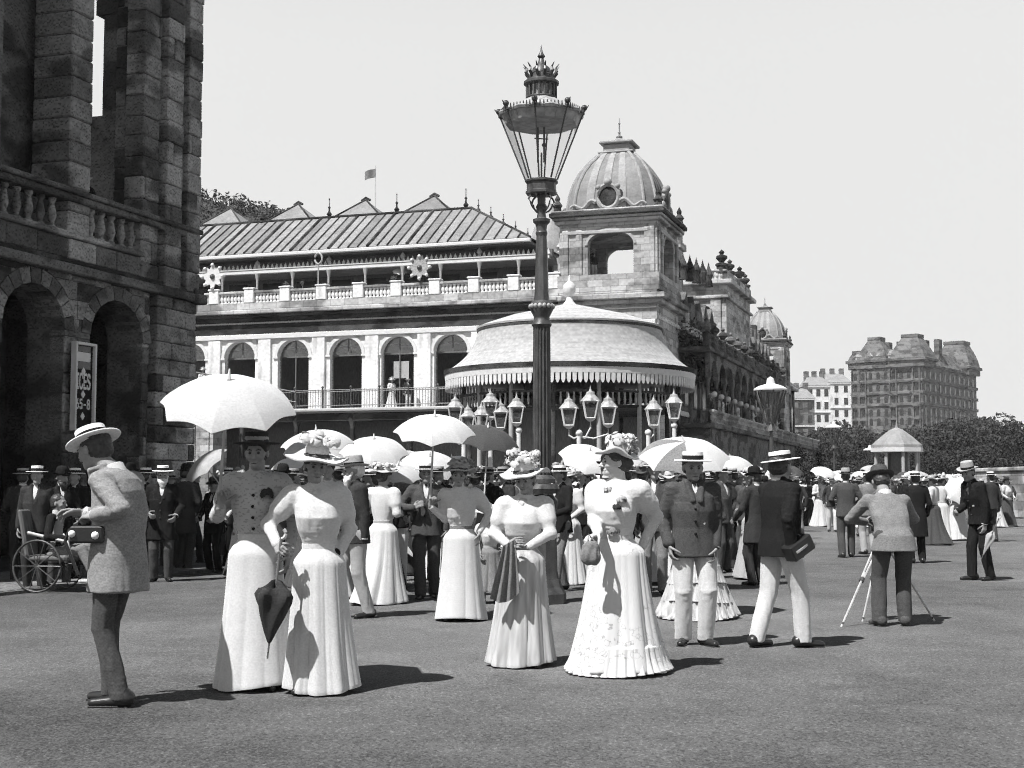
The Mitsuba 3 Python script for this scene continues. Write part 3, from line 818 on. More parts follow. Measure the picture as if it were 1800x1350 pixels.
        for s in (-1, 1):
            tt = np.linspace(0, 1, 12)
            scr.append(tube(np.stack([cx + s * q * (.7 + 1.5 * tt), 0 * tt + cy - hw - .15 * q, z0 + q * (.45 - .3 * tt + .15 * np.sin(tt * 9))], 1), 0.12 * q * (1.2 - tt * .6), 6))
            scr.append(sphere((cx + s * .55 * q, cy - hw - .15 * q, z0 + 1.3 * q), .17 * q, 1))
        scr.append(sphere((cx, cy - hw - .15 * q, z0 + 1.55 * q), .24 * q, 1))
        for nm, mm, ma in (('cartouche', [ringp] + scr, 'm_dome_pale'), ('boss', [dark], 'm_frieze')):
            mm = trimesh.util.concatenate(mm); mm.apply_transform(C)
            P(nm, mm, ma, t, smooth=40)
        cn = np.array([x0 + .02, y0 + .02, z0]) if False else np.array([x0 - .1 * q, y0 - .1 * q, z0])
        m = xf(lathe([(0, 0), (.26, 0), (.2, .2), (.3, .35), (.12, .6), (.16, .75), (0, 1.05)], 8), trimesh.transformations.translation_matrix(cn) @ np.diag([q, q, q, 1])); m.apply_transform(C)
        P('acroterion', m, 'm_frieze', t, smooth=40)
    return t


zb1, zc1, zt1 = z_at(1070, 512), z_at(1070, 391), z_at(1090, 271, 2.8)
dome_tower(0.0, 0.0, TWD, zb1, zc1, zt1, pav, None, 1.55)
P('tower_base', [bx(0.0, TWD, 0.56, 5.6, 0, zb1 - 0.02), bx(-0.02, TWD - .02, -0.12, 0.5, ZW + 0.003, zb1 - 0.02)], 'm_ashlar')
P('tower_cornice', [cbx(-0.4, TWD + 0.5, -0.55, 6.2, ZC + 0.0, ZC + 0.30, 0.04), cbx(-0.2, TWD + 0.3, -0.33, 6.0, ZC - 0.25, ZC - .003, 0.04)], 'm_ashlar')
# ---- long side range along the promenade (its face in shade, deepened by a darker stone colour; creeper-covered)
ZS = W(1283, 612, 97)[2]
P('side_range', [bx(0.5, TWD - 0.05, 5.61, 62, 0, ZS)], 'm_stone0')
P('side_cornice', [cbx(0.4, TWD + 0.35, 6.3, 62.2, ZS - 0.5, ZS - 0.2, 0.04), cbx(0.4, TWD + 0.15, 6.3, 62.1, ZS - 0.198, ZS + 0.15, 0.04)], 'm_ashlar')
for k in range(19):
    y = 7.5 + 2.85 * k
    d = P('side_window', extr(arch_poly(-0.6, 0.6, 6.2, 8.4, 0.6), 0, 0.1).apply_transform(frame((TWD + 0.06, y, 0), (0, 1, 0), (-1, 0, 0))), 'm_wood')
    P('pane', extr(arch_poly(-0.5, 0.5, 6.3, 8.4, 0.5), -0.03, -0.005).apply_transform(frame((TWD + 0.06, y, 0), (0, 1, 0), (-1, 0, 0))), 'm_glass_dark', d)
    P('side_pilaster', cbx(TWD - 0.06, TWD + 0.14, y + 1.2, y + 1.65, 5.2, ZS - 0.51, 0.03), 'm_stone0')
P('side_terrace', [cbx(TWD - .02, TWD + 2.4, 4.0, 62, 4.75, 5.05, 0.04), bx(TWD - .02, TWD + 2.1, 4.2, 61.8, 0, 4.74)], 'm_stone0')  # terrace in the same darker stone, shade put into its colour
tb = []
for k in range(150):
    m = sb2.copy(); m.apply_translation((TWD + 2.2, 4.3 + 0.38 * k, 5.054)); tb.append(m)
P('side_baluster', tb, 'm_ashlar', kind='stuff')
P('side_rail', [cbx(TWD + 2.05, TWD + 2.35, 4.1, 62, 5.64, 5.8, 0.03)], 'm_ashlar')
for k in range(9):                                       # white globes on the terrace rail
    g_ = thing('globe_lamp', ('nearest', 'second', 'third', 'fourth', 'fifth', 'sixth', 'seventh', 'eighth', 'farthest')[k] + ' white globe lamp along the side terrace rail, counted from the kiosk', 'lamp', 'globe lamps along the side terrace rail')
    y_ = 5.0 + 2.4 * k
    put('globe', xf(sphere((TWD + 2.2, y_, 6.72), .17, 2), MP), 'm_white_paint', g_, smooth=True)
    put('post', xf(tube([(TWD + 2.2, y_, 5.78), (TWD + 2.2, y_, 6.55)], .05, 6), MP), 'm_iron', g_)
for k in range(12):                                      # open arcade over the terrace
    y_ = 6.3 + 2.85 * k
    P('arcade_column', xf(lathe([(0, 0), (.2, 0), (.2, .2), (.11, .3), (.10, 2.5), (.2, 2.75), (0, 2.75)], 10), trimesh.transformations.translation_matrix((TWD + 1.6, y_, 5.06))), 'm_stone0', smooth=40)  # arcade stone also darkened to stand for the shade
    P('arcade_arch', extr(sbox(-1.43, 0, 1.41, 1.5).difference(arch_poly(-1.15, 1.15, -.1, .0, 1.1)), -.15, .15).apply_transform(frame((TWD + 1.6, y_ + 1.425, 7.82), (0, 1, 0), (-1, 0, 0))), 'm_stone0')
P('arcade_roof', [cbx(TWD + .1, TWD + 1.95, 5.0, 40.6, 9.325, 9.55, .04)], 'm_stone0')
P('arcade_rail', [cbx(TWD + 1.65, TWD + 1.85, 5.0, 40.5, 10.2, 10.34, .03)], 'm_stone0')
tb = []
for k in range(110):
    m = sb2.copy(); m.apply_translation((TWD + 1.75, 5.2 + .32 * k, 9.6)); tb.append(m)
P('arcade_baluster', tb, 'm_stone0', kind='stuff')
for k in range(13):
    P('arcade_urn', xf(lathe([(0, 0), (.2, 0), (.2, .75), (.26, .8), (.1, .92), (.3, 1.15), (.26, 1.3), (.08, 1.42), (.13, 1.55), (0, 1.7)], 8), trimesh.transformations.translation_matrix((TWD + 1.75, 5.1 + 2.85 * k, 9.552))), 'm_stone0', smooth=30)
# turret behind the dome
tx, ty = 4.2, 10.0
P('turret', [bx(tx - .7, tx + .7, ty - .7, ty + .7, ZS, z_at(1190, 412, ty)), cbx(tx - .9, tx + .9, ty - .9, ty + .9, z_at(1190, 440, ty), z_at(1190, 428, ty), .04), xf(lathe([(0.95, 0), (.95, .2), (.85, .5), (.5, .85), (0, 1.0)], 12), trimesh.transformations.translation_matrix((tx, ty, z_at(1190, 412, ty))))], 'm_ashlar')
for k in range(6):
    P('spike', xf(lathe([(0, 0), (.3, 0), (.2, .5), (.32, .8), (.1, 1.3), (0, 1.7)], 8), trimesh.transformations.translation_matrix((5.2, 7.0 + 2.2 * k, z_at(1195 + 6 * k, 470 + 4 * k, 7 + 2.2 * k) - 0.6))), 'm_frieze', smooth=40)
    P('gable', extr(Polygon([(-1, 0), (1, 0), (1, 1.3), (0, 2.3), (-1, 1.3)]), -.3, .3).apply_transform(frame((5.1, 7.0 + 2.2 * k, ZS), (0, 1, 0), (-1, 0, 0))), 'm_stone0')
# second block
yb = 22.0
zb2t = z_at(1250, 488, yb)
blk = P('corner_block', [bx(1.2, TWD + .1, yb + .45, 33, ZS - 1, zb2t - .5), extr(sbox(1.2, ZS - 1, TWD + .1, zb2t - .5).difference(arch_poly(a_at(1231, yb), a_at(1252, yb), ZS + .9, z_at(1240, 548, yb), .42)), yb, yb + .44)], 'm_ashlar')
P('window', extr(arch_poly(a_at(1231, yb), a_at(1252, yb), ZS + .9, z_at(1240, 548, yb), .42), yb + .3, yb + .4), 'm_glass_dark', blk)
P('cornice', [cbx(.8, TWD + .55, yb - .45, 33.4, zb2t - .5, zb2t - .2, .04), cbx(1.0, TWD + .3, yb - .25, 33.2, zb2t - 1.5, zb2t - 1.3, .04)], 'm_ashlar', blk)
P('string_course', cbx(1.0, TWD + .4, yb - .25, 33.2, ZS - .2, ZS + .25, .04), 'm_ashlar', blk)
P('string_course', cbx(1.0, TWD + .3, yb - .15, 33.1, ZS + .6, ZS + .75, .04), 'm_ashlar', blk)
for xx in (1.9, 4.6):
    P('pilaster', cbx(xx, xx + .75, yb - .14, yb + .05, ZS + .76, zb2t - 1.51, .03), 'm_ashlar', blk)
tb = []
for k in range(15):
    m = sb2.copy(); m.apply_translation((1.2 + .3 * k, yb - .1, zb2t - .196)); m.apply_scale([1, 1, 1]); tb.append(m)
P('baluster', tb, 'm_ashlar', blk, kind='stuff')
P('balustrade_rail', [cbx(1.0, TWD + .2, yb - .25, yb + .1, zb2t + .39, zb2t + .52, .03), cbx(TWD - .2, TWD + .2, yb + .12, 33, zb2t - .19, zb2t + .52, .03)], 'm_ashlar', blk)
for (yy, s) in ((yb + .1, 1), (yb + 3.5, .9), (yb + 8, 1), (yb + 10.7, .9)):
    P('urn', xf(lathe([(0, 0), (.5, 0), (.5, .6), (.62, .65), (.62, .8), (.2, .95), (.55, 1.3), (.5, 1.5), (.15, 1.65), (.28, 1.85), (0, 2.1)], 10), trimesh.transformations.translation_matrix((TWD - .2, yy, zb2t + .3)) @ np.diag([s * .75, s * .75, s * .8, 1])), 'm_frieze', blk, smooth=30)
for k in range(5):                                       # stacks and gables between the block and the far tower
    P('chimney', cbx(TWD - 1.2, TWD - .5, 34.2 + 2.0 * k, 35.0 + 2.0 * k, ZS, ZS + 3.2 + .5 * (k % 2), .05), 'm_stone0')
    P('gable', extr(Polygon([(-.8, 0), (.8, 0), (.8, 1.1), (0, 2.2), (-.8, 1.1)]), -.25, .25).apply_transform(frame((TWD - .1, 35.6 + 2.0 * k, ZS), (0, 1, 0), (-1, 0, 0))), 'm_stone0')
# second, smaller domed tower farther along
y2 = 44.0
w2 = 3.6
dome_tower(TWD + 0.1 - w2 + a_at(1378, y2) - TWD, y2, w2, ZS + .3 if False else z_at(1350, 700, y2) + 0.5, z_at(1350, 606, y2), z_at(1350, 548, y2 + 1.8), pav, None, 0.9)
P('far_wing', bx(a_at(1378, y2) - w2 + .1, a_at(1378, y2) + .05, y2, y2 + w2, 0, z_at(1350, 700, y2) + .5), 'm_ashlar')
P('canopy', [cbx(a_at(1335, y2 - 2) - .2, a_at(1362, y2 - 2), y2 - 2.2, y2 - .2, z_at(1350, 634, y2 - 2), z_at(1350, 627, y2 - 2), .03)], 'm_white_paint')
P('rear_mass', bx(AL, 0.4, 9.05, 30, 0, 13.5), 'm_ashlar')
# small dome seen behind, between gallery and tower
P('rear_cupola', xf(lathe([(1.5, 0), (1.45, .9), (1.3, 1.7), (1.0, 2.6), (.6, 3.3), (.25, 3.8), (0, 4.2)], 16), trimesh.transformations.translation_matrix((a_at(968, 9), 9, z_at(968, 470, 9)))), 'm_dome_pale', smooth=40)
# creeper hanging on the shaded side walls: leaves nobody could count
rg = np.random.default_rng(8)
c = []
for k in range(90):
    y = rg.uniform(5.8, 22); z = ZS - 0.2 - abs(rg.normal()) * 2.2 - max(0, (12 - y)) * 0.05
    p = rg.normal(size=(26, 3)) * [.14, .5, .42] + [TWD + .22, y, max(z, 8.6)]
    c.append(p)
put('creeper', xf(leaf_quads(np.vstack(c), 0.2, rg, 0.2), MP), 'm_leaf', kind='stuff', label='dark creeper covering the shaded side wall of the pavilion')
labels['creeper']['category'] = 'plant'

# ---- illumination stars and flag
STARS = [(372, 487, 26, 8), (738, 471, 24, 8)]
for n_, (px, py, r_, k_) in enumerate(STARS):
    st = thing('star_ornament', ('large white star ornament with dark centre at the left end of the balustrade', 'large grey cross-shaped star ornament above the middle of the balustrade')[n_], 'ornament')
    a, z = a_at(px, 0.1), z_at(px, py, 0.1)
    rr = r_ / 30.0
    pts = []
    for k in range(k_ * 2):
        t = PI * k / k_ + PI / 2
        q = rr if k % 2 == 0 else rr * 0.58
        pts.append((a + q * math.cos(t), z + q * math.sin(t)))
    m_ = 'm_white_paint' if n_ == 0 else 'm_iron_pale'
    put('star', xf(extr(Polygon(pts).difference(Point(a, z).buffer(rr * .18)), -0.10, -0.02), MP), m_, st)
    for k in range(k_):
        t = 2 * PI * k / k_ + PI / 2
        put('bulb', xf(sphere((a + rr * .82 * math.cos(t), -0.14, z + rr * .82 * math.sin(t)), rr * .13, 1), MP), 'm_white_paint', st)
    put('hub', xf(sphere((a, -0.1, z), rr * .2, 1), MP), 'm_iron', st)
    put('post', xf(tube([(a, 0.08, ZPAR + 1.2), (a, 0.0, z - rr * .5)], 0.05, 6), MP), 'm_iron', st)
rp = thing('ring_ornament', 'small ring ornament on a thin post standing on the balustrade', 'ornament')
a, z = a_at(558, .1), z_at(558, 455, .1)
t = np.linspace(0, 2 * PI, 17)
put('ring', xf(tube(np.stack([a + .24 * np.cos(t), 0 * t, z + .32 * np.sin(t)], 1), .06, 6), MP), 'm_pale_paint', rp)
put('post', xf(tube([(a, 0, ZPAR + 1.3), (a, 0, z - .3)], .04, 6), MP), 'm_pale_paint', rp)
fl = thing('flag', 'small rippling flag flying on a thin pole above the pavilion roof', 'flag')
a, yy = a_at(657, 7.0), 7.0
z = z_at(645, 305, yy)
fx = np.linspace(0, 1, 10); fz = np.linspace(-.32, .32, 6)
FXX, FZZ = np.meshgrid(fx, fz)
put('cloth', xf(grid_mesh(np.stack([a - .8 * FXX, yy + .12 * np.sin(FXX * 7), z + FZZ * .9 - .12 * FXX + .04 * np.sin(FXX * 6)], -1)), MP), 'm_cloth_grey', fl, smooth=True)
put('pole', xf(tube([(a + .01, yy, zr - 1.2), (a + .01, yy, z + .5)], [.022, .012], 6), MP), 'm_iron_pale', fl)

# ---------------------------------------------------------------- the round kiosk with its flared roof
KC = np.array([W(1002, 855, 58.0)[0], 58.0, 0])
MK = frame(KC, R2, S2)
kio = thing('kiosk', 'round kiosk with pale flared roof, scalloped valance and slender columns before the pavilion', 'kiosk')


def K(name, mesh, m, parent=kio, **kw):
    if isinstance(mesh, list):
        mesh = trimesh.util.concatenate(mesh)
    return put(name, xf(mesh, MK), m, parent, **kw)


def zk(py, Y=58.0):
    return W(1000, py, Y)[2]


RE, RR = 5.15, 3.82
ze_k, zr_k = zk(655), zk(580)
t = np.linspace(0, 1, 14)
prof = [(RR + (RE - RR) * (0.30 * u + 0.70 * u ** 2.6), zr_k + (ze_k - zr_k) * (u ** 0.95)) for u in t]
n = 48
rowsP = np.array([[(r * math.cos(a), r * math.sin(a), z) for a in np.arange(n) * 2 * PI / n] for r, z in prof])
K('roof', [grid_mesh(rowsP[::-1], True), grid_mesh(rowsP - [0, 0, 0.1], True)], 'm_kiosk_roof', smooth=True)
K('upper_roof', lathe([(RR + .08, zr_k - .02), (RR + .09, zr_k + .05), (RR - .2, zr_k + .17), (2.6, zr_k + .52), (1.2, zr_k + .85), (.35, zr_k + 1.05), (0, zr_k + 1.1)], 48), 'm_kiosk_roof', smooth=35)
K('ring_shadow_line', lathe([(RR - .1, zr_k - .12), (RR + .06, zr_k - .12), (RR + .06, zr_k - .022), (RR - .1, zr_k - .022)], 48), 'm_frieze')  # dark band painted for the shadow line under the upper roof
K('finial', lathe([(0, 0), (.34, 0), (.16, .22), (.1, .42), (.2, .52), (.27, .72), (.24, .9), (.12, 1.02), (.05, 1.08), (.03, 1.3), (0, 1.32)], 16).apply_translation((0, 0, zr_k + 1.0)), 'm_white_paint', smooth=50)
K('gutter', lathe([(RE - .15, ze_k - .16), (RE + .10, ze_k - .16), (RE + .12, ze_k + .02), (RE - .15, ze_k + .02)], 60), 'm_frieze', smooth=40)
K('fascia', lathe([(RE - .02, ze_k - .40), (RE + .05, ze_k - .40), (RE + .07, ze_k - .165), (RE - .02, ze_k - .165)], 60), 'm_white_paint', smooth=40)
vs = []
nv = 150
for k in range(nv):
    a = 2 * PI * k / nv
    w = PI * RE / nv * 0.72
    p = extr(Polygon([(-w, 0), (w, 0), (w, -.26), (w * .5, -.36), (0, -.40), (-w * .5, -.36), (-w, -.26)]), -.02, .02)
    p.apply_transform(frame((RE * math.cos(a) * 1.003, RE * math.sin(a) * 1.003, ze_k - .403), (-math.sin(a), math.cos(a), 0), (math.cos(a), math.sin(a), 0)))
    vs.append(p)
K('valance', vs, 'm_white_paint', kind='stuff')
K('ceiling', [lathe([(0, ze_k - .35), (RE - .1, ze_k - .35), (RE - .1, ze_k - .25), (0, ze_k - .25)], 48)], 'm_wood')
nc = 16
zrail = W(1000, 692, 54)[2]
for k in range(nc):
    a = 2 * PI * (k + .35) / nc
    x, y = 4.5 * math.cos(a), 4.5 * math.sin(a)
    K('column', xf(lathe([(0, 0), (.2, 0), (.2, .25), (.12, .35), (.10, 1.2), (.085, ze_k - 1.0), (.13, ze_k - .8), (.09, ze_k - .72), (.2, ze_k - .36), (0, ze_k - .36)], 10), trimesh.transformations.translation_matrix((x, y, .5))), 'm_pale_paint' if k % 3 else 'm_frieze', smooth=40)
K('frieze_rail', [lathe([(4.44, z), (4.56, z), (4.56, z + .09), (4.44, z + .09)], 48) for z in (zrail + .05, zrail - .52)], 'm_frieze', smooth=40)
fb = []
for k in range(110):
    a = 2 * PI * k / 110
    fb.append(xf(lathe([(0, 0), (.03, 0), (.06, .18), (.03, .34), (.05, .47), (0, .47)], 6), trimesh.transformations.translation_matrix((4.5 * math.cos(a), 4.5 * math.sin(a), zrail - .425))))
K('frieze_spindle', fb, 'm_pale_paint', kind='stuff')
K('platform', lathe([(4.9, 0), (4.95, .45), (4.8, .5), (0, .5)], 48), 'm_ashlar', smooth=30)
K('core', lathe([(1.9, .5), (1.9, ze_k - .36)], 24), 'm_wood', smooth=40)
for k in range(8):
    a = 2 * PI * k / 8
    K('shutter', xf(cbx(-.62, .62, -.06, .06, .6, 4.6, .03), frame((1.88 * math.cos(a), 1.88 * math.sin(a), 0), (-math.sin(a), math.cos(a), 0), (math.cos(a), math.sin(a), 0))), 'm_wood')

# ---------------------------------------------------------------- gas lamps


def lantern_parts(w, h, mframe, parent, M, n=4, sub='lantern'):
    """tapering glazed lantern, base at the origin: frame bars, hood, finial, panes"""
    rb, rt = w * 0.30, w * 0.5
    ang = np.arange(n) * 2 * PI / n + PI / n
    bars = []
    for a in ang:
        c, s = math.cos(a) * 1.2, math.sin(a) * 1.2
        bars.append(tube([(rb * c, rb * s, 0), (rt * c, rt * s, h * .55)], w * .045, 5))
    for r, z in ((rb, 0), (rt, h * .55)):
        P4 = [(r * 1.2 * math.cos(a), r * 1.2 * math.sin(a), z) for a in ang]
        for i in range(n):
            bars.append(tube([P4[i], P4[(i + 1) % n]], w * .045, 5))
    k = put(sub, xf(trimesh.util.concatenate(bars), M), mframe, parent)
    hood = lathe([(rt * 1.2, h * .55), (rt * 1.0, h * .62), (rt * .55, h * .76), (rt * .5, h * .84), (rt * .22, h * .87), (rt * .1, h * .95), (0, h * 1.08)], max(n, 8))
    put('hood', xf(hood, M), 'm_iron_pale', k)
    put('base', xf(lathe([(0, -h * .12), (rb * .4, -h * .10), (rb * 1.1, -.01), (0, -.005)], 8), M), mframe, k)
    pn = []
    for i in range(n):
        a, b = ang[i], ang[(i + 1) % n]
        q = 1.12
        v = [(rb * q * math.cos(a), rb * q * math.sin(a), .01), (rb * q * math.cos(b), rb * q * math.sin(b), .01), (rt * q * math.cos(b), rt * q * math.sin(b), h * .54), (rt * q * math.cos(a), rt * q * math.sin(a), h * .54)]
        pn.append(trimesh.Trimesh(v, [[0, 1, 2], [0, 2, 3]], process=False))
    put('pane', xf(trimesh.util.concatenate(pn), M), 'm_pane', k)
    return k


# clustered white lamp standards round the kiosk
CL = [(815, 50.0, [(800, 722), (822, 738)], 'pair of white lanterns on a standard at the left of the kiosk'),
      (862, 51.0, [(846, 735), (862, 712), (880, 730)], 'white standard with three crowded lanterns left of the big lamp post'),
      (912, 49.0, [(908, 722)], 'white standard with one lantern on a curled bracket close left of the big lamp post'),
      (1018, 46.0, [(1000, 726), (1038, 713), (1069, 724)], 'white post with three lanterns in front of the kiosk, right of the big lamp post'),
      (1140, 49.0, [(1149, 726)], 'white standard with a single lantern at the right of the kiosk'),
      (1186, 50.0, [(1185, 714)], 'tall white lantern farthest right of those round the kiosk')]
for px, Y, ls, lab in CL:
    s = thing('cluster_lamp', lab, 'lamp', 'white lamp standards round the kiosk')
    b = W(px, 855, Y); zt = min(W(0, py + 22, Y)[2] for _, py in ls) - .25
    put('post', [tube([(b[0], Y, 0), (b[0], Y, .9), (b[0], Y, zt)], [.14, .10, .075], 10), sphere((b[0], Y, zt), .12, 1), xf(lathe([(0, 0), (.2, 0), (.16, .5), (0, .55)], 10), trimesh.transformations.translation_matrix((b[0], Y, 0)))], 'm_white_paint', s, smooth=40)
    for (lx, ly) in ls:
        p = W(lx, ly + 22, Y)
        mid = np.array([(p[0] + b[0]) / 2, Y, zt + .04])
        put('arm', tube([(b[0], Y, zt - .1), mid + [0, 0, -.22], (p[0], Y, p[2] - .32), (p[0], Y, p[2] - .06)], .035, 6), 'm_white_paint', s, smooth=40)
        lantern_parts(.56, 1.02, 'm_white_paint', s, trimesh.transformations.translation_matrix(p))


LAMPDONE = {}


def big_lamp(key, base, s, mI='m_iron'):
    """the large promenade lamp: pedestal, fluted shaft, beaded collar, capital and eight-sided lantern"""
    M = trimesh.transformations.translation_matrix(base) @ np.diag([s, s, s, 1]) @ trimesh.transformations.rotation_matrix(.22, [0, 0, 1])

    def q(name, mesh, m=mI, parent=key, **kw):
        mesh = trimesh.util.concatenate(mesh) if isinstance(mesh, list) else mesh.copy()
        v = np.array(mesh.vertices)
        v[:, 2] = np.where(v[:, 2] > 6.2, 6.2 + (v[:, 2] - 6.2) * .74, v[:, 2])
        v[:, :2] *= np.where(v[:, 2:3] < 5.0, .85, 1.0)
        mesh.vertices = v
        return put(name, xf(mesh, M), m, parent, **kw)
    oc = lambda pr: lathe(pr, 8)
    q('plinth', [oc([(0, 0), (.36, 0), (.36, .12), (.30, .2), (.27, .3), (0, .3)])])
    q('pedestal', [oc([(.25, .302), (.23, .4), (.21, 1.1), (.24, 1.2), (.24, 1.26), (.18, 1.32), (0, 1.33)]), lathe([(.235, 1.34), (.26, 1.40), (.235, 1.46)], 16), lathe([(.2, 1.47), (.2, 1.52), (.14, 1.57), (0, 1.575)], 16)], smooth=30)
    # fluted shaft
    nf, nr = 128, 8
    zz = np.linspace(1.55, 3.42, nr)
    rr = .128 - .012 * (zz - 1.55) / 1.8
    th = np.arange(nf) * 2 * PI / nf
    fl = 1 - .26 * np.abs(np.sin(th * 8)) ** .8
    q('shaft', grid_mesh(np.stack([rr[:, None] * np.cos(th) * (1.1 - (1 - fl)), rr[:, None] * np.sin(th) * (1.1 - (1 - fl)), np.repeat(zz[:, None], nf, 1)], -1), True), smooth=True)
    c = q('collar', [lathe([(.12, 3.40), (.15, 3.44), (.12, 3.50), (.115, 3.54), (.165, 3.62), (.175, 3.70), (.13, 3.74), (0, 3.75)], 24)], smooth=40)
    q('bead', [sphere((.168 * math.cos(a), .168 * math.sin(a), 3.67), .033, 1) for a in np.arange(16) * PI / 8], 'm_iron_pale' if mI == 'm_iron' else mI, c)
    q('upper_shaft', [oc([(.12, 3.74), (.105, 3.85), (.095, 4.3), (.075, 4.62), (0, 4.63)])], smooth=25)
    q('capital', [lathe([(.075, 4.55), (.09, 4.60), (.075, 4.63), (.085, 4.70), (.125, 4.735), (.13, 4.77), (.07, 4.79), (.06, 4.86), (.085, 4.93), (.06, 4.97), (.055, 5.1), (0, 5.1)], 16)], smooth=35)
    br = []
    for k in range(4):
        a = k * PI / 2 + .4
        d = np.array([math.cos(a), math.sin(a), 0])
        tt = np.linspace(0, 1, 10)
        br.append(tube(np.array([d * (.06 + .11 * math.sin(u * PI) ** .6 + .06 * u) + [0, 0, 4.86 + .22 * u] for u in tt]), .012, 6))
    q('bracket', br)
    L = q('lantern', [oc([(0, 5.08), (.17, 5.08), (.205, 5.09), (.205, 5.12), (.19, 5.13), (.19, 5.22), (.215, 5.24), (.215, 5.265), (.12, 5.27), (0, 5.27)])], smooth=None)
    rb, rt, zb_, zt_ = .20, .53, 5.27, 6.10
    an = np.arange(8) * PI / 4 + PI / 8
    for a in an:
        q('bar', tube([(rb * math.cos(a), rb * math.sin(a), zb_), (rt * math.cos(a), rt * math.sin(a), zt_), ((rt + .07) * math.cos(a), (rt + .07) * math.sin(a), zt_ + .10)], [.011, .011, .007], 6), parent=L)
    pn = []
    for i in range(8):
        a, b = an[i], an[(i + 1) % 8]
        u = .985
        v = [(rb * u * math.cos(a), rb * u * math.sin(a), zb_ + .01), (rb * u * math.cos(b), rb * u * math.sin(b), zb_ + .01), (rt * u * math.cos(b), rt * u * math.sin(b), zt_ - .03), (rt * u * math.cos(a), rt * u * math.sin(a), zt_ - .03)]
        q('pane', trimesh.Trimesh(v, [[0, 1, 2], [0, 2, 3]], process=False), 'm_pane', L)
    q('reflector', oc([(.470, 5.97), (.520, 6.09), (.515, 6.095), (.465, 5.975)]), 'm_iron_pale', L)
    q('burner', [tube([(0, 0, 5.27), (0, 0, 5.62)], .012, 6), tube([(0.035, 0, 5.5), (0.035, 0, 5.95)], .014, 6), tube([(-.04, .02, 5.5), (-.04, .02, 5.95)], .012, 6), sphere((0.035, 0, 5.72), .03, 1), tube([(-.09, 0, 5.8), (.09, 0, 5.8)], .008, 5)], 'm_iron', L)
    hd = q('hood', [oc([(.54, 6.08), (.555, 6.11), (.53, 6.13), (.44, 6.17), (.30, 6.25), (.215, 6.32), (.2, 6.34), (0, 6.345)])], 'm_iron_pale')
    cr_ = []
    for i in range(8):
        a, b = an[i], an[(i + 1) % 8]
        A, B = np.array([math.cos(a), math.sin(a)]) * .545, np.array([math.cos(b), math.sin(b)]) * .545
        for k in range(9):
            p = A + (B - A) * (k + .5) / 9
            cr_.append(tube([(p[0], p[1], 6.09), (p[0], p[1], 6.165)], [.016, .006], 5))
        cr_.append(sphere((*(A * 1.0), 6.17), .04, 1))
    q('cresting', cr_, mI, hd)
    q('chimney', [oc([(.165, 6.34), (.165, 6.60), (0, 6.60)])], 'm_iron_pale')
    q('louvre', [tube([(.182 * math.cos(a), .182 * math.sin(a), 6.36), (.182 * math.cos(a), .182 * math.sin(a), 6.58)], .018, 6) for a in np.arange(16) * PI / 8])
    q('crown_band', [lathe([(.19, 6.34), (.2, 6.36), (.19, 6.38)], 16), lathe([(.18, 6.57), (.225, 6.60), (.225, 6.64), (.17, 6.68), (.165, 6.75), (.13, 6.78), (0, 6.8)], 16)], smooth=30)
    sp = []
    for a in np.arange(12) * PI / 6:
        d = np.array([math.cos(a), math.sin(a), 0])
        sp.append(tube([d * .16 + [0, 0, 6.72], d * .20 + [0, 0, 6.80], d * .19 + [0, 0, 6.86], d * .235 + [0, 0, 6.93]], [.02, .022, .014, .004], 6))
    q('crown_leaf', sp)
    q('crown_finial', [lathe([(.13, 6.79), (.11, 6.88), (.05, 6.95), (.03, 7.05), (.05, 7.09), (.02, 7.16), (0, 7.3)], 12)], smooth=40)


bl1 = thing('street_lamp', 'tall black cast-iron lamp post with fluted column and large eight-sided lantern in the middle', 'street lamp')
gb = G(953, 1060)
lampS = (W(953, 200, gb[1])[2]) / 6.12
big_lamp(bl1, gb, lampS)
for px, ptop, wpx, lab in ((1357, 672, 56, 'promenade lamp with white-topped conical lantern seen against the far domed tower'), (1467, 745, 28, 'small distant promenade lamp before the pale far houses'), (1530, 786, 22, 'very small far promenade lamp left of the bandstand pavilion')):
    Y = 1.12 * 2450 / wpx * (1.0 if wpx > 40 else 1.0)
    k = thing('street_lamp', lab, 'street lamp', 'lamps receding along the promenade')
    h = W(px, ptop, Y)[2]
    p = W(px, 855, Y); p[2] = 0
    put('post', [tube([p, p + [0, 0, 1.0], p + [0, 0, h - 1.5]], [.16, .09, .06], 8)], 'm_iron', k, smooth=40)
    ln = tube([p + [0, 0, h - 1.45], p + [0, 0, h - .35], p + [0, 0, h - .30]], [.16, .52, .52], 8)
    L = put('lantern', [tube([p + [.16 * math.cos(a), .16 * math.sin(a), h - 1.45], p + [.54 * math.cos(a), .54 * math.sin(a), h - .3]], .035, 5) for a in np.arange(8) * PI / 4], 'm_iron', k)
    put('glazing', ln, 'm_pane', L)
    put('hood', lathe([(.60, 0), (.60, .05), (.45, .14), (.16, .24), (.12, .42), (0, .5)], 12).apply_translation(p + [0, 0, h - .29]), 'm_white_paint', k, smooth=30)
    put('base', lathe([(0, 0), (.2, 0), (.12, .25), (0, .26)], 8).apply_translation(p + [0, 0, h - 1.72]), 'm_iron', k)

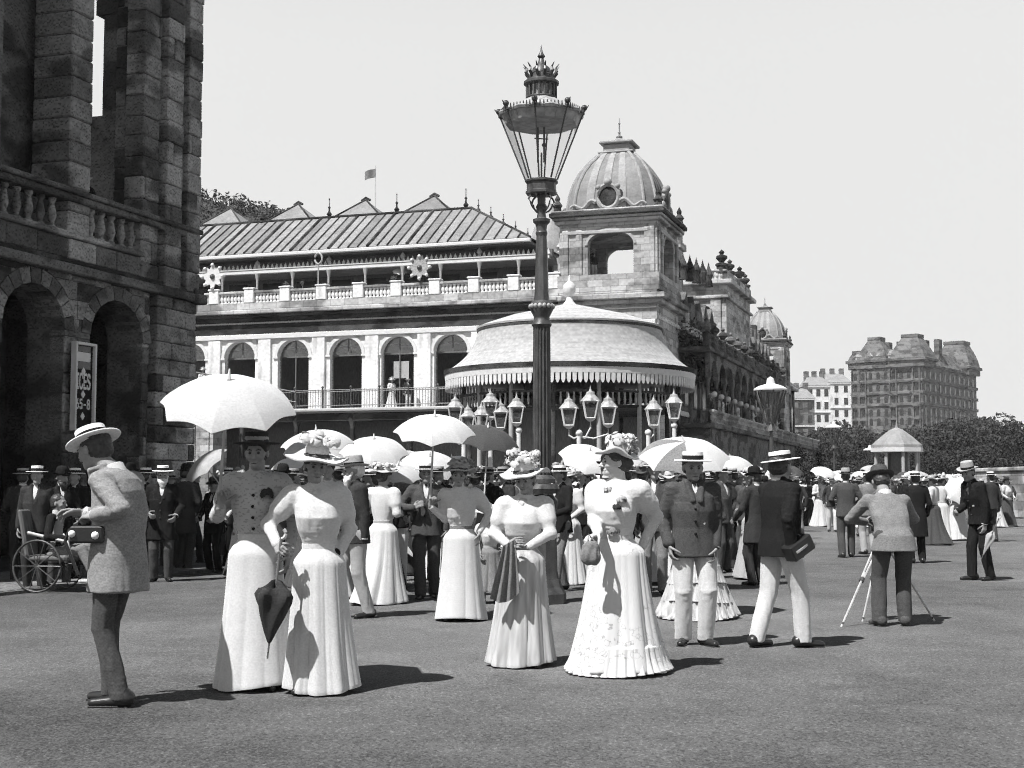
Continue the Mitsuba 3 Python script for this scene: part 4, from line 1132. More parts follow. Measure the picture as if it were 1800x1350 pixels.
# ---------------------------------------------------------------- far bandstand pavilion
YF = 92.0
fb_ = thing('bandstand', 'small far bandstand with pale pyramid roof and pointed finial among the trees', 'bandstand')
p0 = W(1578, 855, YF); p0[2] = 0
hw = 88 / 2450 * YF / 2
ze_ = W(0, 787, YF)[2]; zt_ = W(0, 752, YF)[2]
put('roof', lathe([(hw * 1.04, ze_), (hw * 1.02, ze_ + .18), (hw * .62, ze_ + .75), (hw * .25, zt_ - .12), (.1, zt_), (.06, zt_ + .2), (0, zt_ + .65)], 8).apply_translation(p0), 'm_lead2', fb_)
put('fascia', lathe([(hw * .9, ze_ - .30), (hw * 1.05, ze_ - .28), (hw * 1.05, ze_ - .005), (hw * .9, ze_ - .005)], 8).apply_translation(p0), 'm_white_paint', fb_)
for k in range(8):
    a = k * PI / 4
    put('post', tube([p0 + [hw * .85 * math.cos(a), hw * .85 * math.sin(a), 0], p0 + [hw * .85 * math.cos(a), hw * .85 * math.sin(a), ze_ - .2]], .11, 8), 'm_pale_paint', fb_)
put('drum', lathe([(hw * .45, 0), (hw * .45, ze_ - .3)], 8).apply_translation(p0), 'm_wood', fb_)
put('floor', lathe([(hw, 0), (hw, .5), (0, .52)], 8).apply_translation(p0), 'm_ashlar', fb_)

# ---------------------------------------------------------------- the great hotel on the skyline and the far terrace
YH = 420.0
hx0 = W(1500, 855, YH)
RH, SH = np.array([math.cos(math.radians(36)), -math.sin(math.radians(36)), 0]), np.array([math.sin(math.radians(36)), math.cos(math.radians(36)), 0])
MH = frame(np.array([hx0[0], YH, 0]), RH, SH)
hot = thing('grand_hotel', 'huge dark many-windowed hotel with four roof turrets on the skyline at the right', 'hotel')


def Hh(py, Y=YH):
    return W(0, py, Y)[2]


def hput(name, mesh, m, parent=hot, **kw):
    if isinstance(mesh, list):
        mesh = trimesh.util.concatenate(mesh)
    return put(name, xf(mesh, MH), m, parent, **kw)


fw = (1624 - 1503) / FOC * YH * 1.045                  # front width
dp = 50.0
zt = Hh(648)
hput('wall', bx(0, fw, 0, dp, 0, zt), 'm_hotel')
for z in (zt - .2, Hh(676), Hh(696), Hh(716)):
    hput('string_course', cbx(-.5, fw + .5, -.5, dp + .3, z, z + .9, .1), 'm_hotel')
rows_ = [Hh(y) for y in (662, 684, 704, 726, 742)]
for z in rows_:
    for k in range(9):
        x = fw * (k + .55) / 9.2
        w = hput('window', extr(arch_poly(x - .52, x + .52, z - 1.2, z + .4, .5), -.12, .2), 'm_glass_dark')
        if k in (0, 1, 5, 8):
            hput('bay', [cbx(x - 1.15, x - .8, -.75, .1, z - 2.1, z + 1.7, .05), cbx(x + .8, x + 1.15, -.75, .1, z - 2.1, z + 1.7, .05), cbx(x - 1.2, x + 1.2, -.8, .1, z - 2.5, z - 1.9, .05)], 'm_hotel')
    for k in range(11):
        y = dp * (k + .6) / 11.4
        hput('side_window', extr(arch_poly(y - .62, y + .62, z - 1.3, z + .4, .6), -.1, .2).apply_transform(frame((fw, 0, 0), (0, 1, 0), (-1, 0, 0))), 'm_glass_dark')
for (x, y, w, py, shp) in ((fw * .30, 4, 4.6, 600, .45), (fw * .93 - 2.5, 4, 5.2, 597, .5), (fw - 4, dp - 6, 5.5, 612, .6), (fw * .04, 3, 2.2, 623, .6)):
    h = Hh(py, YH + y * .95 - x * .31)
    hput('turret', [bx(x - w, x + w, y - w, y + w, zt - .3, zt + 1.5), cbx(x - w - .6, x + w + .6, y - w - .6, y + w + .6, zt + 1.5, zt + 2.4, .1)], 'm_hotel')
    rws = []
    for u in np.linspace(0, 1, 7):
        r = w * (1 - u * (1 - shp)) * (1 - .10 * u) * (1 + .10 * math.sin(u * PI))
        rws.append([(x + a * r, y + b * r, zt + 2.4 + (h - zt - 2.4) * u) for a, b in ((-1, -1), (1, -1), (1, 1), (-1, 1))])
    hput('turret_roof', [grid_mesh(np.array(rws), True), cbx(x - w * shp, x + w * shp, y - w * shp, y + w * shp, h - .2, h + .9, .1)], 'm_hotel')
hput('mansard', [trimesh.convex.convex_hull(np.array([(0, 0, zt), (fw, 0, zt), (fw, dp, zt), (0, dp, zt), (3, 4, zt + 5.5), (fw - 3, 4, zt + 5.5), (fw - 3, dp - 4, zt + 5.5), (3, dp - 4, zt + 5.5)], float))], 'm_hotel')
for k in range(6):
    x = fw * (k + .7) / 6.4
    hput('dormer', [bx(x - .9, x + .9, -.2, 3, zt + .5, zt + 3.4), trimesh.convex.convex_hull(np.array([(x - 1.2, -.4, zt + 3.4), (x + 1.2, -.4, zt + 3.4), (x, -.4, zt + 5), (x - 1.2, 3, zt + 3.4), (x + 1.2, 3, zt + 3.4), (x, 3, zt + 5)], float))], 'm_ashlar')
for k in range(5):
    x = fw * (k + .9) / 5.5
    hput('chimney', cbx(x - .8, x + .8, dp * .4, dp * .4 + 3, zt + 3, zt + 9.5, .1), 'm_hotel')
for i, (x0, x1, py, lab) in enumerate(((1384, 1420, 700, 'dark pale-fronted far house nearest the domed tower in the terrace'), (1420, 1448, 678, 'pale far house with steep roof second in the distant terrace'), (1448, 1484, 672, 'pale far house with rows of small windows next to the great hotel'))):
    Yt = 300.0 + 15 * i
    hs = thing('terrace_house', lab, 'house', 'far houses at the end of the promenade')
    A, B = W(x0, 855, Yt), W(x1 + 14, 855, Yt)
    z = W(0, py, Yt)[2]
    q = lambda nm, ms, m, par=hs: put(nm, [xf(x, trimesh.transformations.translation_matrix((A[0], Yt, 0))) for x in ms], m, par)
    w = B[0] - A[0]
    q('wall', [bx(0, w, 0, 9, 0, z)], 'm_pale_wall' if i else 'm_hotel')
    rf = q('roof', [trimesh.convex.convex_hull(np.array([(-.3, -.3, z), (w + .3, -.3, z), (w + .3, 9.3, z), (-.3, 9.3, z), (1, 4, z + 2.4), (w - 1, 4, z + 2.4)], float))], 'm_lead2')
    for k in range(3):
        q('chimney', [bx(w * (k + .5) / 3 - .5, w * (k + .5) / 3 + .5, 3.6, 4.8, z + 1, z + 3.6)], 'm_hotel', rf)
    for j in range(6):
        for k in range(3):
            x = w * (k + .5) / 3
            q('window', [bx(x - .45, x + .45, -.08, .1, z - 2.4 - 2.9 * j, z - .8 - 2.9 * j)], 'm_glass_dark')
    q('string_course', [cbx(-.1, w + .1, -.25, .1, z - .4 - 2.9 * j, z - .1 - 2.9 * j, .05) for j in range(0, 6, 2)], 'm_white_paint')

# ---------------------------------------------------------------- trees on the right
TL_ = [(1408, 180, 735), (1470, 210, 728), (1515, 230, 735), (1660, 230, 738), (1700, 240, 732), (1750, 220, 728), (1395, 118, 765), (1412, 150, 748), (1436, 135, 762), (1455, 170, 748), (1478, 130, 765), (1500, 190, 738), (1523, 150, 752), (1545, 200, 740), (1562, 120, 775), (1590, 210, 738), (1612, 130, 762), (1634, 170, 745), (1655, 140, 752), (1676, 190, 736), (1694, 150, 742), (1716, 200, 734), (1738, 160, 740), (1765, 180, 738), (1790, 140, 752), (1640, 105, 785), (1690, 110, 785), (1728, 100, 780), (1530, 108, 790), (1475, 104, 795), (1425, 100, 800)]
ORD = 'first second third fourth fifth sixth seventh eighth ninth tenth eleventh twelfth thirteenth fourteenth fifteenth sixteenth seventeenth eighteenth nineteenth twentieth twenty-first twenty-second twenty-third twenty-fourth twenty-fifth twenty-sixth'.split()
cnt = {True: 0, False: 0}
for i, (px, Y, py) in enumerate(sorted(TL_)):
    near = Y < 125
    o_ = ORD[cnt[near]]; cnt[near] += 1
    tree(px, Y, py + (14 if px < 1650 else 4), (f'{o_} dark leafy tree from the left in the front row behind the crowd' if near else f'{o_} tree from the left in the tall dark belt below the great hotel'), 'front row of trees behind the crowd at the right' if near else 'tree belt below the great hotel', far=not near)
wl = thing('sea_wall', 'low grey wall running along the right edge behind the crowd', 'wall')
A, B = W(1690, 855, 70), W(1830, 855, 60)
d = (B - A); d[2] = 0; L_ = np.linalg.norm(d); d /= L_
put('wall', xf(cbx(0, L_, 0, .5, 0, 2.1, .05), frame([A[0], A[1], 0], d, [-d[1], d[0], 0])), 'm_ashlar', wl)
put('coping', xf(cbx(0, L_, -.08, .58, 2.1, 2.3, .05), frame([A[0], A[1], 0], d, [-d[1], d[0], 0])), 'm_ashlar', wl)

# ---------------------------------------------------------------- people: bodies and clothes as smooth fields turned into meshes
class Field:
    def __init__(s, lo, hi, res):
        s.lo, s.res = np.array(lo, float), res
        n = np.ceil((np.array(hi) - s.lo) / res).astype(int) + 1
        s.ax = [(s.lo[i] + res * np.arange(n[i])).astype(np.float32) for i in range(3)]
        s.f = np.full(n, 0.2, np.float32)

    def win(s, a, b):
        i0 = np.maximum(np.floor((np.asarray(a) - s.lo) / s.res).astype(int), 0)
        i1 = np.minimum(np.ceil((np.asarray(b) - s.lo) / s.res).astype(int) + 1, s.f.shape)
        sl = tuple(slice(int(p), int(max(p, q))) for p, q in zip(i0, i1))
        return sl, s.ax[0][sl[0]][:, None, None], s.ax[1][sl[1]][None, :, None], s.ax[2][sl[2]][None, None, :]

    def merge(s, sl, d, k, sub):
        g = s.f[sl]
        if sub:
            h = np.maximum(k - np.abs(g + d), 0) / k
            s.f[sl] = np.maximum(g, -d) + h * h * k / 4
        else:
            h = np.maximum(k - np.abs(g - d), 0) / k
            s.f[sl] = np.minimum(g, d) - h * h * k / 4

    def cone(s, a, b, ra, rb, k=0.02, sq=None, sub=False):
        a, b = np.asarray(a, float), np.asarray(b, float)
        m = max(ra, rb) + k + 3 * s.res
        sl, x, y, z = s.win(np.minimum(a, b) - m, np.maximum(a, b) + m)
        ab = b - a
        L = max(float(ab @ ab), 1e-9)
        px, py, pz = x - a[0], y - a[1], z - a[2]
        t = np.clip((px * ab[0] + py * ab[1] + pz * ab[2]) / L, 0, 1)
        qx, qy, qz = px - t * ab[0], py - t * ab[1], pz - t * ab[2]
        if sq is not None:
            v, fct = np.asarray(sq[0], float), 1 / sq[1] - 1
            o = (qx * v[0] + qy * v[1] + qz * v[2]) * fct
            qx, qy, qz = qx + v[0] * o, qy + v[1] * o, qz + v[2] * o
        s.merge(sl, np.sqrt(qx * qx + qy * qy + qz * qz) - (ra + (rb - ra) * t), k, sub)

    def ell(s, c, r, Rm=None, k=0.02, sub=False):
        c, r = np.asarray(c, float), np.asarray(r, float)
        m = r.max() + k + 3 * s.res
        sl, x, y, z = s.win(c - m, c + m)
        p = [x - c[0], y - c[1], z - c[2]]
        Rm = np.eye(3) if Rm is None else Rm
        q = [(p[0] * Rm[0, i] + p[1] * Rm[1, i] + p[2] * Rm[2, i]) / r[i] for i in range(3)]
        s.merge(sl, (np.sqrt(q[0] ** 2 + q[1] ** 2 + q[2] ** 2) - 1) * r.min(), k, sub)

    def loft(s, rows, k=0.02, p=2.2):
        """stacked ovals: rows of (z, cx, cy, rx, ry)"""
        rw = np.array(sorted(rows), float)
        m = rw[:, 3:].max() + k + 3 * s.res
        sl, x, y, z = s.win([rw[:, 1].min() - m, rw[:, 2].min() - m, rw[0, 0] - m * .3], [rw[:, 1].max() + m, rw[:, 2].max() + m, rw[-1, 0] + m * .3])
        zz = z.ravel()
        cx, cy, rx, ry = (np.interp(zz, rw[:, 0], rw[:, i]).astype(np.float32)[None, None] for i in (1, 2, 3, 4))
        d = ((np.abs((x - cx) / rx) ** p + np.abs((y - cy) / ry) ** p) ** (1 / p) - 1) * np.minimum(rx, ry)
        s.merge(sl, np.maximum(np.maximum(d, rw[0, 0] - z), z - rw[-1, 0]), k, False)

    def cut(s, n, o):
        """keep the side where (p - o) . n < 0"""
        sl, x, y, z = s.win(s.lo, s.lo + 99)
        s.f = np.maximum(s.f, (x - o[0]) * n[0] + (y - o[1]) * n[1] + (z - o[2]) * n[2])

    def mesh(s):
        f = s.f
        inn = f < 0
        n = np.array(f.shape) - 1
        c = np.zeros(n, np.int8)
        for d in np.ndindex(2, 2, 2):
            c += inn[d[0]:d[0] + n[0], d[1]:d[1] + n[1], d[2]:d[2] + n[2]]
        I = np.argwhere((c > 0) & (c < 8))
        idx = np.full(n, -1, np.int64)
        idx[tuple(I.T)] = np.arange(len(I))
        val = {d: f[I[:, 0] + d[0], I[:, 1] + d[1], I[:, 2] + d[2]] for d in np.ndindex(2, 2, 2)}
        acc, cnt = np.zeros((len(I), 3)), np.zeros(len(I))
        for a in range(3):
            for d in np.ndindex(2, 2, 2):
                if d[a]:
                    continue
                e = tuple(1 if i == a else d[i] for i in range(3))
                v0, v1 = val[d], val[e]
                on = (v0 < 0) != (v1 < 0)
                t = np.where(on, v0 / np.where(on, v0 - v1, 1), 0)
                pt = np.tile(np.array(d, float), (len(I), 1)); pt[:, a] += t
                acc += pt * on[:, None]; cnt += on
        V = s.lo + (I + acc / cnt[:, None]) * s.res
        Q = []
        for a in range(3):
            b, c2 = (a + 1) % 3, (a + 2) % 3
            lo = [slice(None)] * 3; hi = [slice(None)] * 3
            lo[a], hi[a] = slice(0, -1), slice(1, None)
            s0, s1 = inn[tuple(lo)], inn[tuple(hi)]
            E = np.argwhere(s0 != s1)
            E = E[(E[:, b] > 0) & (E[:, c2] > 0) & (E[:, b] < n[b]) & (E[:, c2] < n[c2])]
            sg = s0[tuple(E.T)]
            def at(db, dc):
                e = E.copy(); e[:, b] -= db; e[:, c2] -= dc
                return idx[tuple(e.T)]
            q = np.stack([at(1, 1), at(0, 1), at(0, 0), at(1, 0)], 1)
            Q.append(np.where(sg[:, None], q, q[:, ::-1]))
        Q = np.vstack(Q)
        Q = Q[(Q >= 0).all(1)]
        return trimesh.Trimesh(V, np.vstack([Q[:, [0, 1, 2]], Q[:, [0, 2, 3]]]), process=False)


def vnorm(m):
    v, f = m.vertices, m.faces
    fn = np.cross(v[f[:, 1]] - v[f[:, 0]], v[f[:, 2]] - v[f[:, 0]])
    n = np.zeros_like(v)
    for k in range(3):
        np.add.at(n, f[:, k], fn)
    return n / np.maximum(np.linalg.norm(n, axis=1, keepdims=True), 1e-12)


def folds(m, amp, freq, seed=0, joints=(), jamp=0.012):
    """push the cloth in and out: soft waves everywhere, tight creases at the joints"""
    v = np.array(m.vertices)
    d = amp * 2 * (meshkit.fbm(v * np.asarray(freq) + seed * 7.3, 2, seed) - 0.5)
    for p in joints:
        w = np.exp(-((v - p) ** 2).sum(1) / 0.011)
        cr = np.abs(2 * meshkit.noise(v * [16, 16, 34] + seed, seed + 5) - 1)
        d = d - jamp * w * (1 - cr) + jamp * 0.5 * w
    d = d + amp * .8 * (np.abs(2 * meshkit.noise(v * np.asarray(freq) * [2.2, 2.2, 1.3] + 3.1 + seed, seed + 9) - 1) - .5)
    m.vertices = v + vnorm(m) * d[:, None]
    return m


def rotm(yaw=0, pitch=0, roll=0):
    """head-style turn in degrees: yaw about z, pitch nods forward (towards -y), roll tips to +x"""
    y, p, r = (math.radians(v) for v in (yaw, pitch, roll))
    Rz = np.array([[math.cos(y), -math.sin(y), 0], [math.sin(y), math.cos(y), 0], [0, 0, 1]])
    Rx = np.array([[1, 0, 0], [0, math.cos(p), -math.sin(p)], [0, math.sin(p), math.cos(p)]])
    Ry = np.array([[math.cos(r), 0, math.sin(r)], [0, 1, 0], [-math.sin(r), 0, math.cos(r)]])
    return Rz @ Rx @ Ry


def ik(a, c, l1, l2, hint):
    a, c = np.asarray(a, float), np.asarray(c, float)
    d = c - a
    L = np.linalg.norm(d)
    if L > (l1 + l2) * 0.995:
        c = a + d / L * (l1 + l2) * 0.995; d = c - a; L = np.linalg.norm(d)
    u = d / L
    h = np.asarray(hint, float); h = h - u * (h @ u); h /= np.linalg.norm(h) + 1e-9
    x = (l1 * l1 - l2 * l2 + L * L) / (2 * L)
    return a + u * x + h * math.sqrt(max(l1 * l1 - x * x, 0)), c


class Kit:
    """parts of one figure in its own space (faces -y, stands on z=0, 1.72 m tall)"""
    def __init__(s):
        s.parts = []

    def add(s, name, mesh, m, parent=None, smooth=False, slot=None, label=None):
        if isinstance(mesh, list):
            mesh = trimesh.util.concatenate(mesh)
        s.parts.append((name, mikit.ply(mesh, None, smooth=smooth), m, parent, slot or name, label))
        return len(s.parts) - 1

    def spawn(s, key, M, mats={}, skip=()):
        keys = []
        for name, ply, m, parent, slot, lab in s.parts:
            if slot in skip or (parent is not None and keys[parent] is None):
                keys.append(None)
                continue
            keys.append(put(name, None, mats.get(slot, m), key if parent is None else keys[parent], ply=ply, to_world=M, label=lab))


def pose_joints(ps, female):
    lean = np.array(ps.get('lean', [(0, 0, 0)]), float)

    def off(z):
        return np.array([np.interp(z, lean[:, 0], lean[:, 1]), np.interp(z, lean[:, 0], lean[:, 2]), 0])
    drop = ps.get('drop', 0.0)
    J = {'off': off, 'drop': drop}
    sw = 0.150 if female else 0.166
    tw = rotm(ps.get('twist', 0))
    for sd, nm in ((1, 'l'), (-1, 'r')):
        S = tw @ np.array([sd * sw, 0.0, 1.395]) + off(1.395) - [0, 0, drop]
        wr = np.array(ps.get(nm + 'w', (sd * 0.24, 0.0, 0.87)), float)
        hint = ps.get(nm + 'h', (sd * 0.5, 0.7, -0.3))
        E, Wp = ik(S, wr, 0.285, 0.255, hint)
        J[nm + 's'], J[nm + 'e'], J[nm + 'w'] = S, E, Wp
        J[nm + 'd'] = np.array(ps.get(nm + 'd', (Wp - E)), float)
        J[nm + 'n'] = np.array(ps.get(nm + 'n', (-sd, 0.0, 0.0)), float)
        J[nm + 'c'] = ps.get(nm + 'c', 0.45)
        F = np.array([*ps.get(nm + 'f', (sd * 0.10, 0.0)), 0.085], float)
        if nm + 'fz' in ps:
            F[2] += ps[nm + 'fz']
        Hj = np.array([sd * 0.09, 0, 0.91 - ps.get('sit', 0)]) + off(0.91)
        Kn, F = ik(Hj, F, 0.43, 0.41, ps.get(nm + 'kh', (sd * 0.1, -1, 0)))
        J[nm + 'hip'], J[nm + 'k'], J[nm + 'f'] = Hj, Kn, F
        J[nm + 'toe'] = np.array(ps.get(nm + 'toe', (sd * 0.25, -1.0)), float)
    J['nb'] = np.array([0, 0.012, 1.44]) + off(1.44) - [0, 0, drop]
    hd = ps.get('head', (0, 0, 0))
    J['R'] = rotm(*hd)
    J['hc'] = np.array([0, -0.018, 1.590]) + off(1.60) - [0, 0, drop]
    return J


def hand(fd, W_, d, n, curl, side, rs=1.0):
    """palm, four unequal bent fingers and a thumb from the side of the palm"""
    d = d / (np.linalg.norm(d) + 1e-9)
    n = n - d * (n @ d)
    n = n / (np.linalg.norm(n) + 1e-9)
    t = np.cross(d, n) * -side                      # towards the thumb
    P0, P1 = W_ + d * 0.015, W_ + d * 0.085
    for o in (-0.020, 0.020):
        fd.cone(P0 + t * o * 0.7, P1 + t * o, 0.019, 0.018, 0.012, (n, 0.72))
    for i, (o, L) in enumerate(((0.0305, 0.92), (0.0103, 1.05), (-0.0103, 0.98), (-0.0305, 0.78))):
        p = W_ + d * 0.088 + t * o
        e = d + t * o * 0.9
        a = 0.0
        for j, l in enumerate((0.040, 0.026, 0.020)):
            a += curl * (0.8, 1.15, 0.9)[j] * (1 + 0.08 * i)
            v = e * math.cos(a) + n * math.sin(a)
            v /= np.linalg.norm(v)
            q = p + v * l * L
            fd.cone(p, q, (0.0092 - 0.0006 * j) * rs, (0.0086 - 0.0006 * j) * rs, 0.003)
            p = q
    p = W_ + d * 0.028 + t * 0.030
    for j, l in enumerate((0.042, 0.034, 0.024)):
        v = d * (0.72 + 0.12 * j) + t * (0.72 - 0.34 * j) + n * (0.35 + 0.3 * j + 0.5 * curl)
        v /= np.linalg.norm(v)
        q = p + v * l
        fd.cone(p, q, 0.0125 - 0.0016 * j, 0.011 - 0.0016 * j, 0.004)
        p = q


def build_body(J, res, female, hs=1.0, bare=False):
    pts = np.array([J[k] for k in J if isinstance(J[k], np.ndarray) and J[k].shape == (3,) and k not in ('ld', 'rd', 'ln', 'rn')])
    fd = Field(pts.min(0) - 0.26, pts.max(0) + 0.24, res)
    off = J['off']
    dz = np.array([0, 0, J['drop']])
    # trunk and legs (kept slim: clothes cover them)
    Pv = (J['lhip'] + J['rhip']) / 2
    fd.cone(Pv, J['nb'] - [0, 0, .12], 0.075, 0.085, 0.03)
    fd.cone(J['ls'], J['rs'], 0.035, 0.035, 0.04)
    for nm, sd in (('l', 1), ('r', -1)):
        fd.cone(Pv, J[nm + 'hip'], 0.06, 0.05, 0.03)
        fd.cone(J[nm + 'hip'], J[nm + 'k'], 0.05, 0.036, 0.02)
        fd.cone(J[nm + 'k'], J[nm + 'f'], 0.036, 0.028, 0.02)
        fd.cone(J[nm + 's'], J[nm + 'e'], 0.036, 0.032, 0.03)
        fd.cone(J[nm + 'e'], J[nm + 'w'], 0.032, 0.026, 0.02)
        hand(fd, J[nm + 'w'], J[nm + 'd'], J[nm + 'n'], J[nm + 'c'], sd, max(1.0, res / 0.0065) if res < .012 else 1.5)
    # neck and head
    Rm, c = J['R'], J['hc']
    h = lambda x, y, z: c + Rm @ (np.array([x, y, z]) * hs)
    fd.cone(J['nb'], h(0, 0.02, -0.06), 0.058, 0.050, 0.03)
    fd.cone(J['nb'] - [0, 0, .02], J['nb'] - [0, 0, .13], 0.058, 0.085, 0.03)
    fd.ell(h(0, 0.014, 0.036), np.array([.073, .093, .086]) * hs, Rm, 0.02)
    fd.cone(h(0, -0.030, -0.015), h(0, -0.046, -0.080), .060 * hs, (.034 if female else .040) * hs, 0.03)
    fd.ell(h(0, -0.078, -0.094), np.array([.020, .018, .016]) * hs, Rm, 0.02)
    for s in (-1, 1):
        fd.ell(h(s * .040, -0.058, -0.030), np.array([.024, .024, .022]) * hs, Rm, 0.02)
        fd.ell(h(s * .076, 0.012, -0.008), np.array([.011, .020, .032]) * hs, Rm, 0.008)
    fd.cone(h(-.034, -.079, .020), h(.034, -.079, .020), .013 * hs, .013 * hs, 0.012)
    for s in (-1, 1):
        fd.ell(h(s * .031, -0.097, 0.000), np.array([.019, .016, .013]) * hs, Rm, 0.008, sub=True)
    fd.cone(h(0, -.088, .010), h(0, -.113, -.034), .008 * hs, .0135 * hs, 0.012)
    for s in (-1, 1):
        fd.ell(h(s * .012, -0.098, -0.038), np.array([.009, .010, .008]) * hs, Rm, 0.006)
    fd.cone(h(-.020, -.082, -.066), h(.020, -.082, -.066), .0075 * hs, .0075 * hs, 0.006)
    fd.cone(h(-.015, -.084, -.078), h(.015, -.084, -.078), .0085 * hs, .0085 * hs, 0.006)
    fd.cone(h(-.024, -.094, -.0715), h(.024, -.094, -.0715), .0036 * hs, .0036 * hs, 0.003, sub=True)
    return fd.mesh()


def face_parts(kit, J, hs, hair='short', hair_mat='m_hair', beard=None, female=False, res=0.006, seed=0):
    Rm, c = J['R'], J['hc']
    h = lambda x, y, z: c + Rm @ (np.array([x, y, z]) * hs)
    if res < 0.012:
        for s in (-1, 1):
            kit.add('eye', sphere(h(s * .031, -0.0815, 0.0), 0.0100 * hs, 2), 'm_eye', smooth=True)
            kit.add('eyebrow', tube([h(s * .014, -.0935, .018), h(s * .032, -.094, .024), h(s * .050, -.080, .019)], [.004, .005, .003], 6), hair_mat)
        kit.add('mouth', tube([h(-.022, -.0885, -.0715), h(0, -.0935, -.0725), h(.022, -.0885, -.0715)], [.002, .0036, .002], 6), 'm_hair')
    lo, hi = c - .22, c + .24
    fd = Field(lo - [0, 0, .06], hi, max(res, .006))
    fd.ell(h(0, 0.024, 0.045), np.array([.082, .095, .088]) * hs, Rm, 0.01)
    fd.ell(h(0, 0.05, -0.02), np.array([.074, .066, .06]) * hs, Rm, 0.03)
    fd.ell(h(0, -0.072, -0.020), np.array([.067, .072, .068]) * hs, Rm, 0.02, sub=True)
    for s in (-1, 1):
        fd.ell(h(s * .085, -0.002, -0.03), np.array([.03, .034, .046]) * hs, Rm, 0.01, sub=True)
    if female:
        fd.ell(h(0, 0.05, 0.10), np.array([.066, .06, .045]) * hs, Rm, 0.02)
        fd.ell(h(0, 0.095, -0.005), np.array([.052, .042, .048]) * hs, Rm, 0.015)
        for s in (-1, 1):
            fd.ell(h(s * .070, -0.012, 0.055), np.array([.030, .055, .045]) * hs, Rm, 0.02)
        fd.ell(h(0, -0.066, 0.075), np.array([.06, .034, .024]) * hs, Rm, 0.02)
    m = fd.mesh()
    kit.add('hair', folds(m, .006, (30, 30, 60), seed), hair_mat, smooth=True)
    if beard:
        fd = Field(c - .26, c + .15, max(res, .006))
        if beard == 'full':
            fd.ell(h(0, -0.070, -0.095), np.array([.056, .040, .060]) * hs, Rm, 0.02)
            fd.ell(h(0, -0.075, -0.15), np.array([.036, .026, .060]) * hs, Rm, 0.03)
            for s in (-1, 1):
                fd.cone(h(s * .066, -.02, -.02), h(s * .05, -.06, -.09), .014, .022, .02)
            fd.ell(h(0, -0.098, -0.073), np.array([.018, .02, .007]) * hs, Rm, 0.006, sub=True)
        for s in (-1, 1):
            fd.cone(h(s * .006, -.098, -.054), h(s * .036, -.082, -.066), .0085, .005, .006)
        kit.add('beard' if beard == 'full' else 'moustache', folds(fd.mesh(), .004, (40, 40, 70), 2), hair_mat, smooth=True)


def hat_boater(kit, J, hs, mt='m_straw', band='m_cloth_black', tilt=(0, 0), slot='hat', brim=.158, ch=.082, up=0.062, back=0.0):
    M = np.eye(4); M[:3, :3] = J['R'] @ rotm(0, tilt[0], tilt[1]) * hs; M[:3, 3] = J['hc'] + J['R'] @ np.array([0, .008 + back, up]) * hs
    ov = (0.93, 1.06)
    k = kit.add('hat', [xf(lathe([(.086, 0), (brim, -.004), (brim + .003, .001), (brim, .007), (.087, .009)], 40, ov), M), xf(lathe([(.086, -.01), (.0865, 0.01), (.088, ch - .006), (.084, ch), (0, ch + .004)], 32, ov), M)], mt, smooth=35, slot=slot)
    kit.add('band', xf(lathe([(.0885, .010), (.090, .013), (.0905, .046), (.0885, .049)], 32, ov), M), band, k, smooth=35)


def hat_soft(kit, J, hs, mt='m_cloth_mid', band='m_cloth_black', tilt=(0, 0), round_=True):
    """soft felt or bowler hat"""
    M = np.eye(4); M[:3, :3] = J['R'] @ rotm(0, tilt[0], tilt[1]) * hs; M[:3, 3] = J['hc'] + J['R'] @ np.array([0, .010, .055]) * hs
    ov = (0.93, 1.10)
    n = 36
    cr = [(.088, -.01), (.090, .03), (.088, .07), (.075, .105), (.05, .122), (0, .128)] if round_ else [(.088, -.01), (.090, .03), (.086, .08), (.080, .108), (.07, .114), (.03, .098), (0, .096)]
    b = lathe([(.084, -.006), (.12, -.010), (.142, .000), (.146, .008), (.140, .008), (.12, -.002), (.088, .004)], n, ov)
    v = b.vertices.copy(); v[:, 2] += 0.9 * v[:, 0] ** 2 - .25 * v[:, 1] ** 2; b.vertices = v
    k = kit.add('hat', [xf(b, M), xf(lathe(cr, n, ov), M)], mt, smooth=45, slot='hat')
    kit.add('band', xf(lathe([(.0905, .006), (.093, .010), (.093, .034), (.0905, .038)], n, ov), M), band, k, smooth=35)


def petals(c, r, n, size, rng):
    """a bloom: small curved petals round a centre"""
    d = rng.normal(size=(n, 3)); d[:, 2] = np.abs(d[:, 2]) * .8; d /= np.linalg.norm(d, axis=1, keepdims=True)
    out_v, out_f = [], []
    for i in range(n):
        u = np.cross(d[i], rng.normal(size=3)); u /= np.linalg.norm(u); w = np.cross(d[i], u)
        p = c + d[i] * r * rng.uniform(.55, 1.0)
        s = size * rng.uniform(.7, 1.3)
        V = []
        for a in np.arange(6) * PI / 3:
            V.append(p + (u * math.cos(a) + w * math.sin(a) * .8) * s - d[i] * s * .25)
        V.append(p + d[i] * s * .12)
        b = len(out_v)
        out_v += V
        out_f += [[b + 6, b + k, b + (k + 1) % 6] for k in range(6)]
    return trimesh.Trimesh(np.array(out_v), np.array(out_f), process=False)


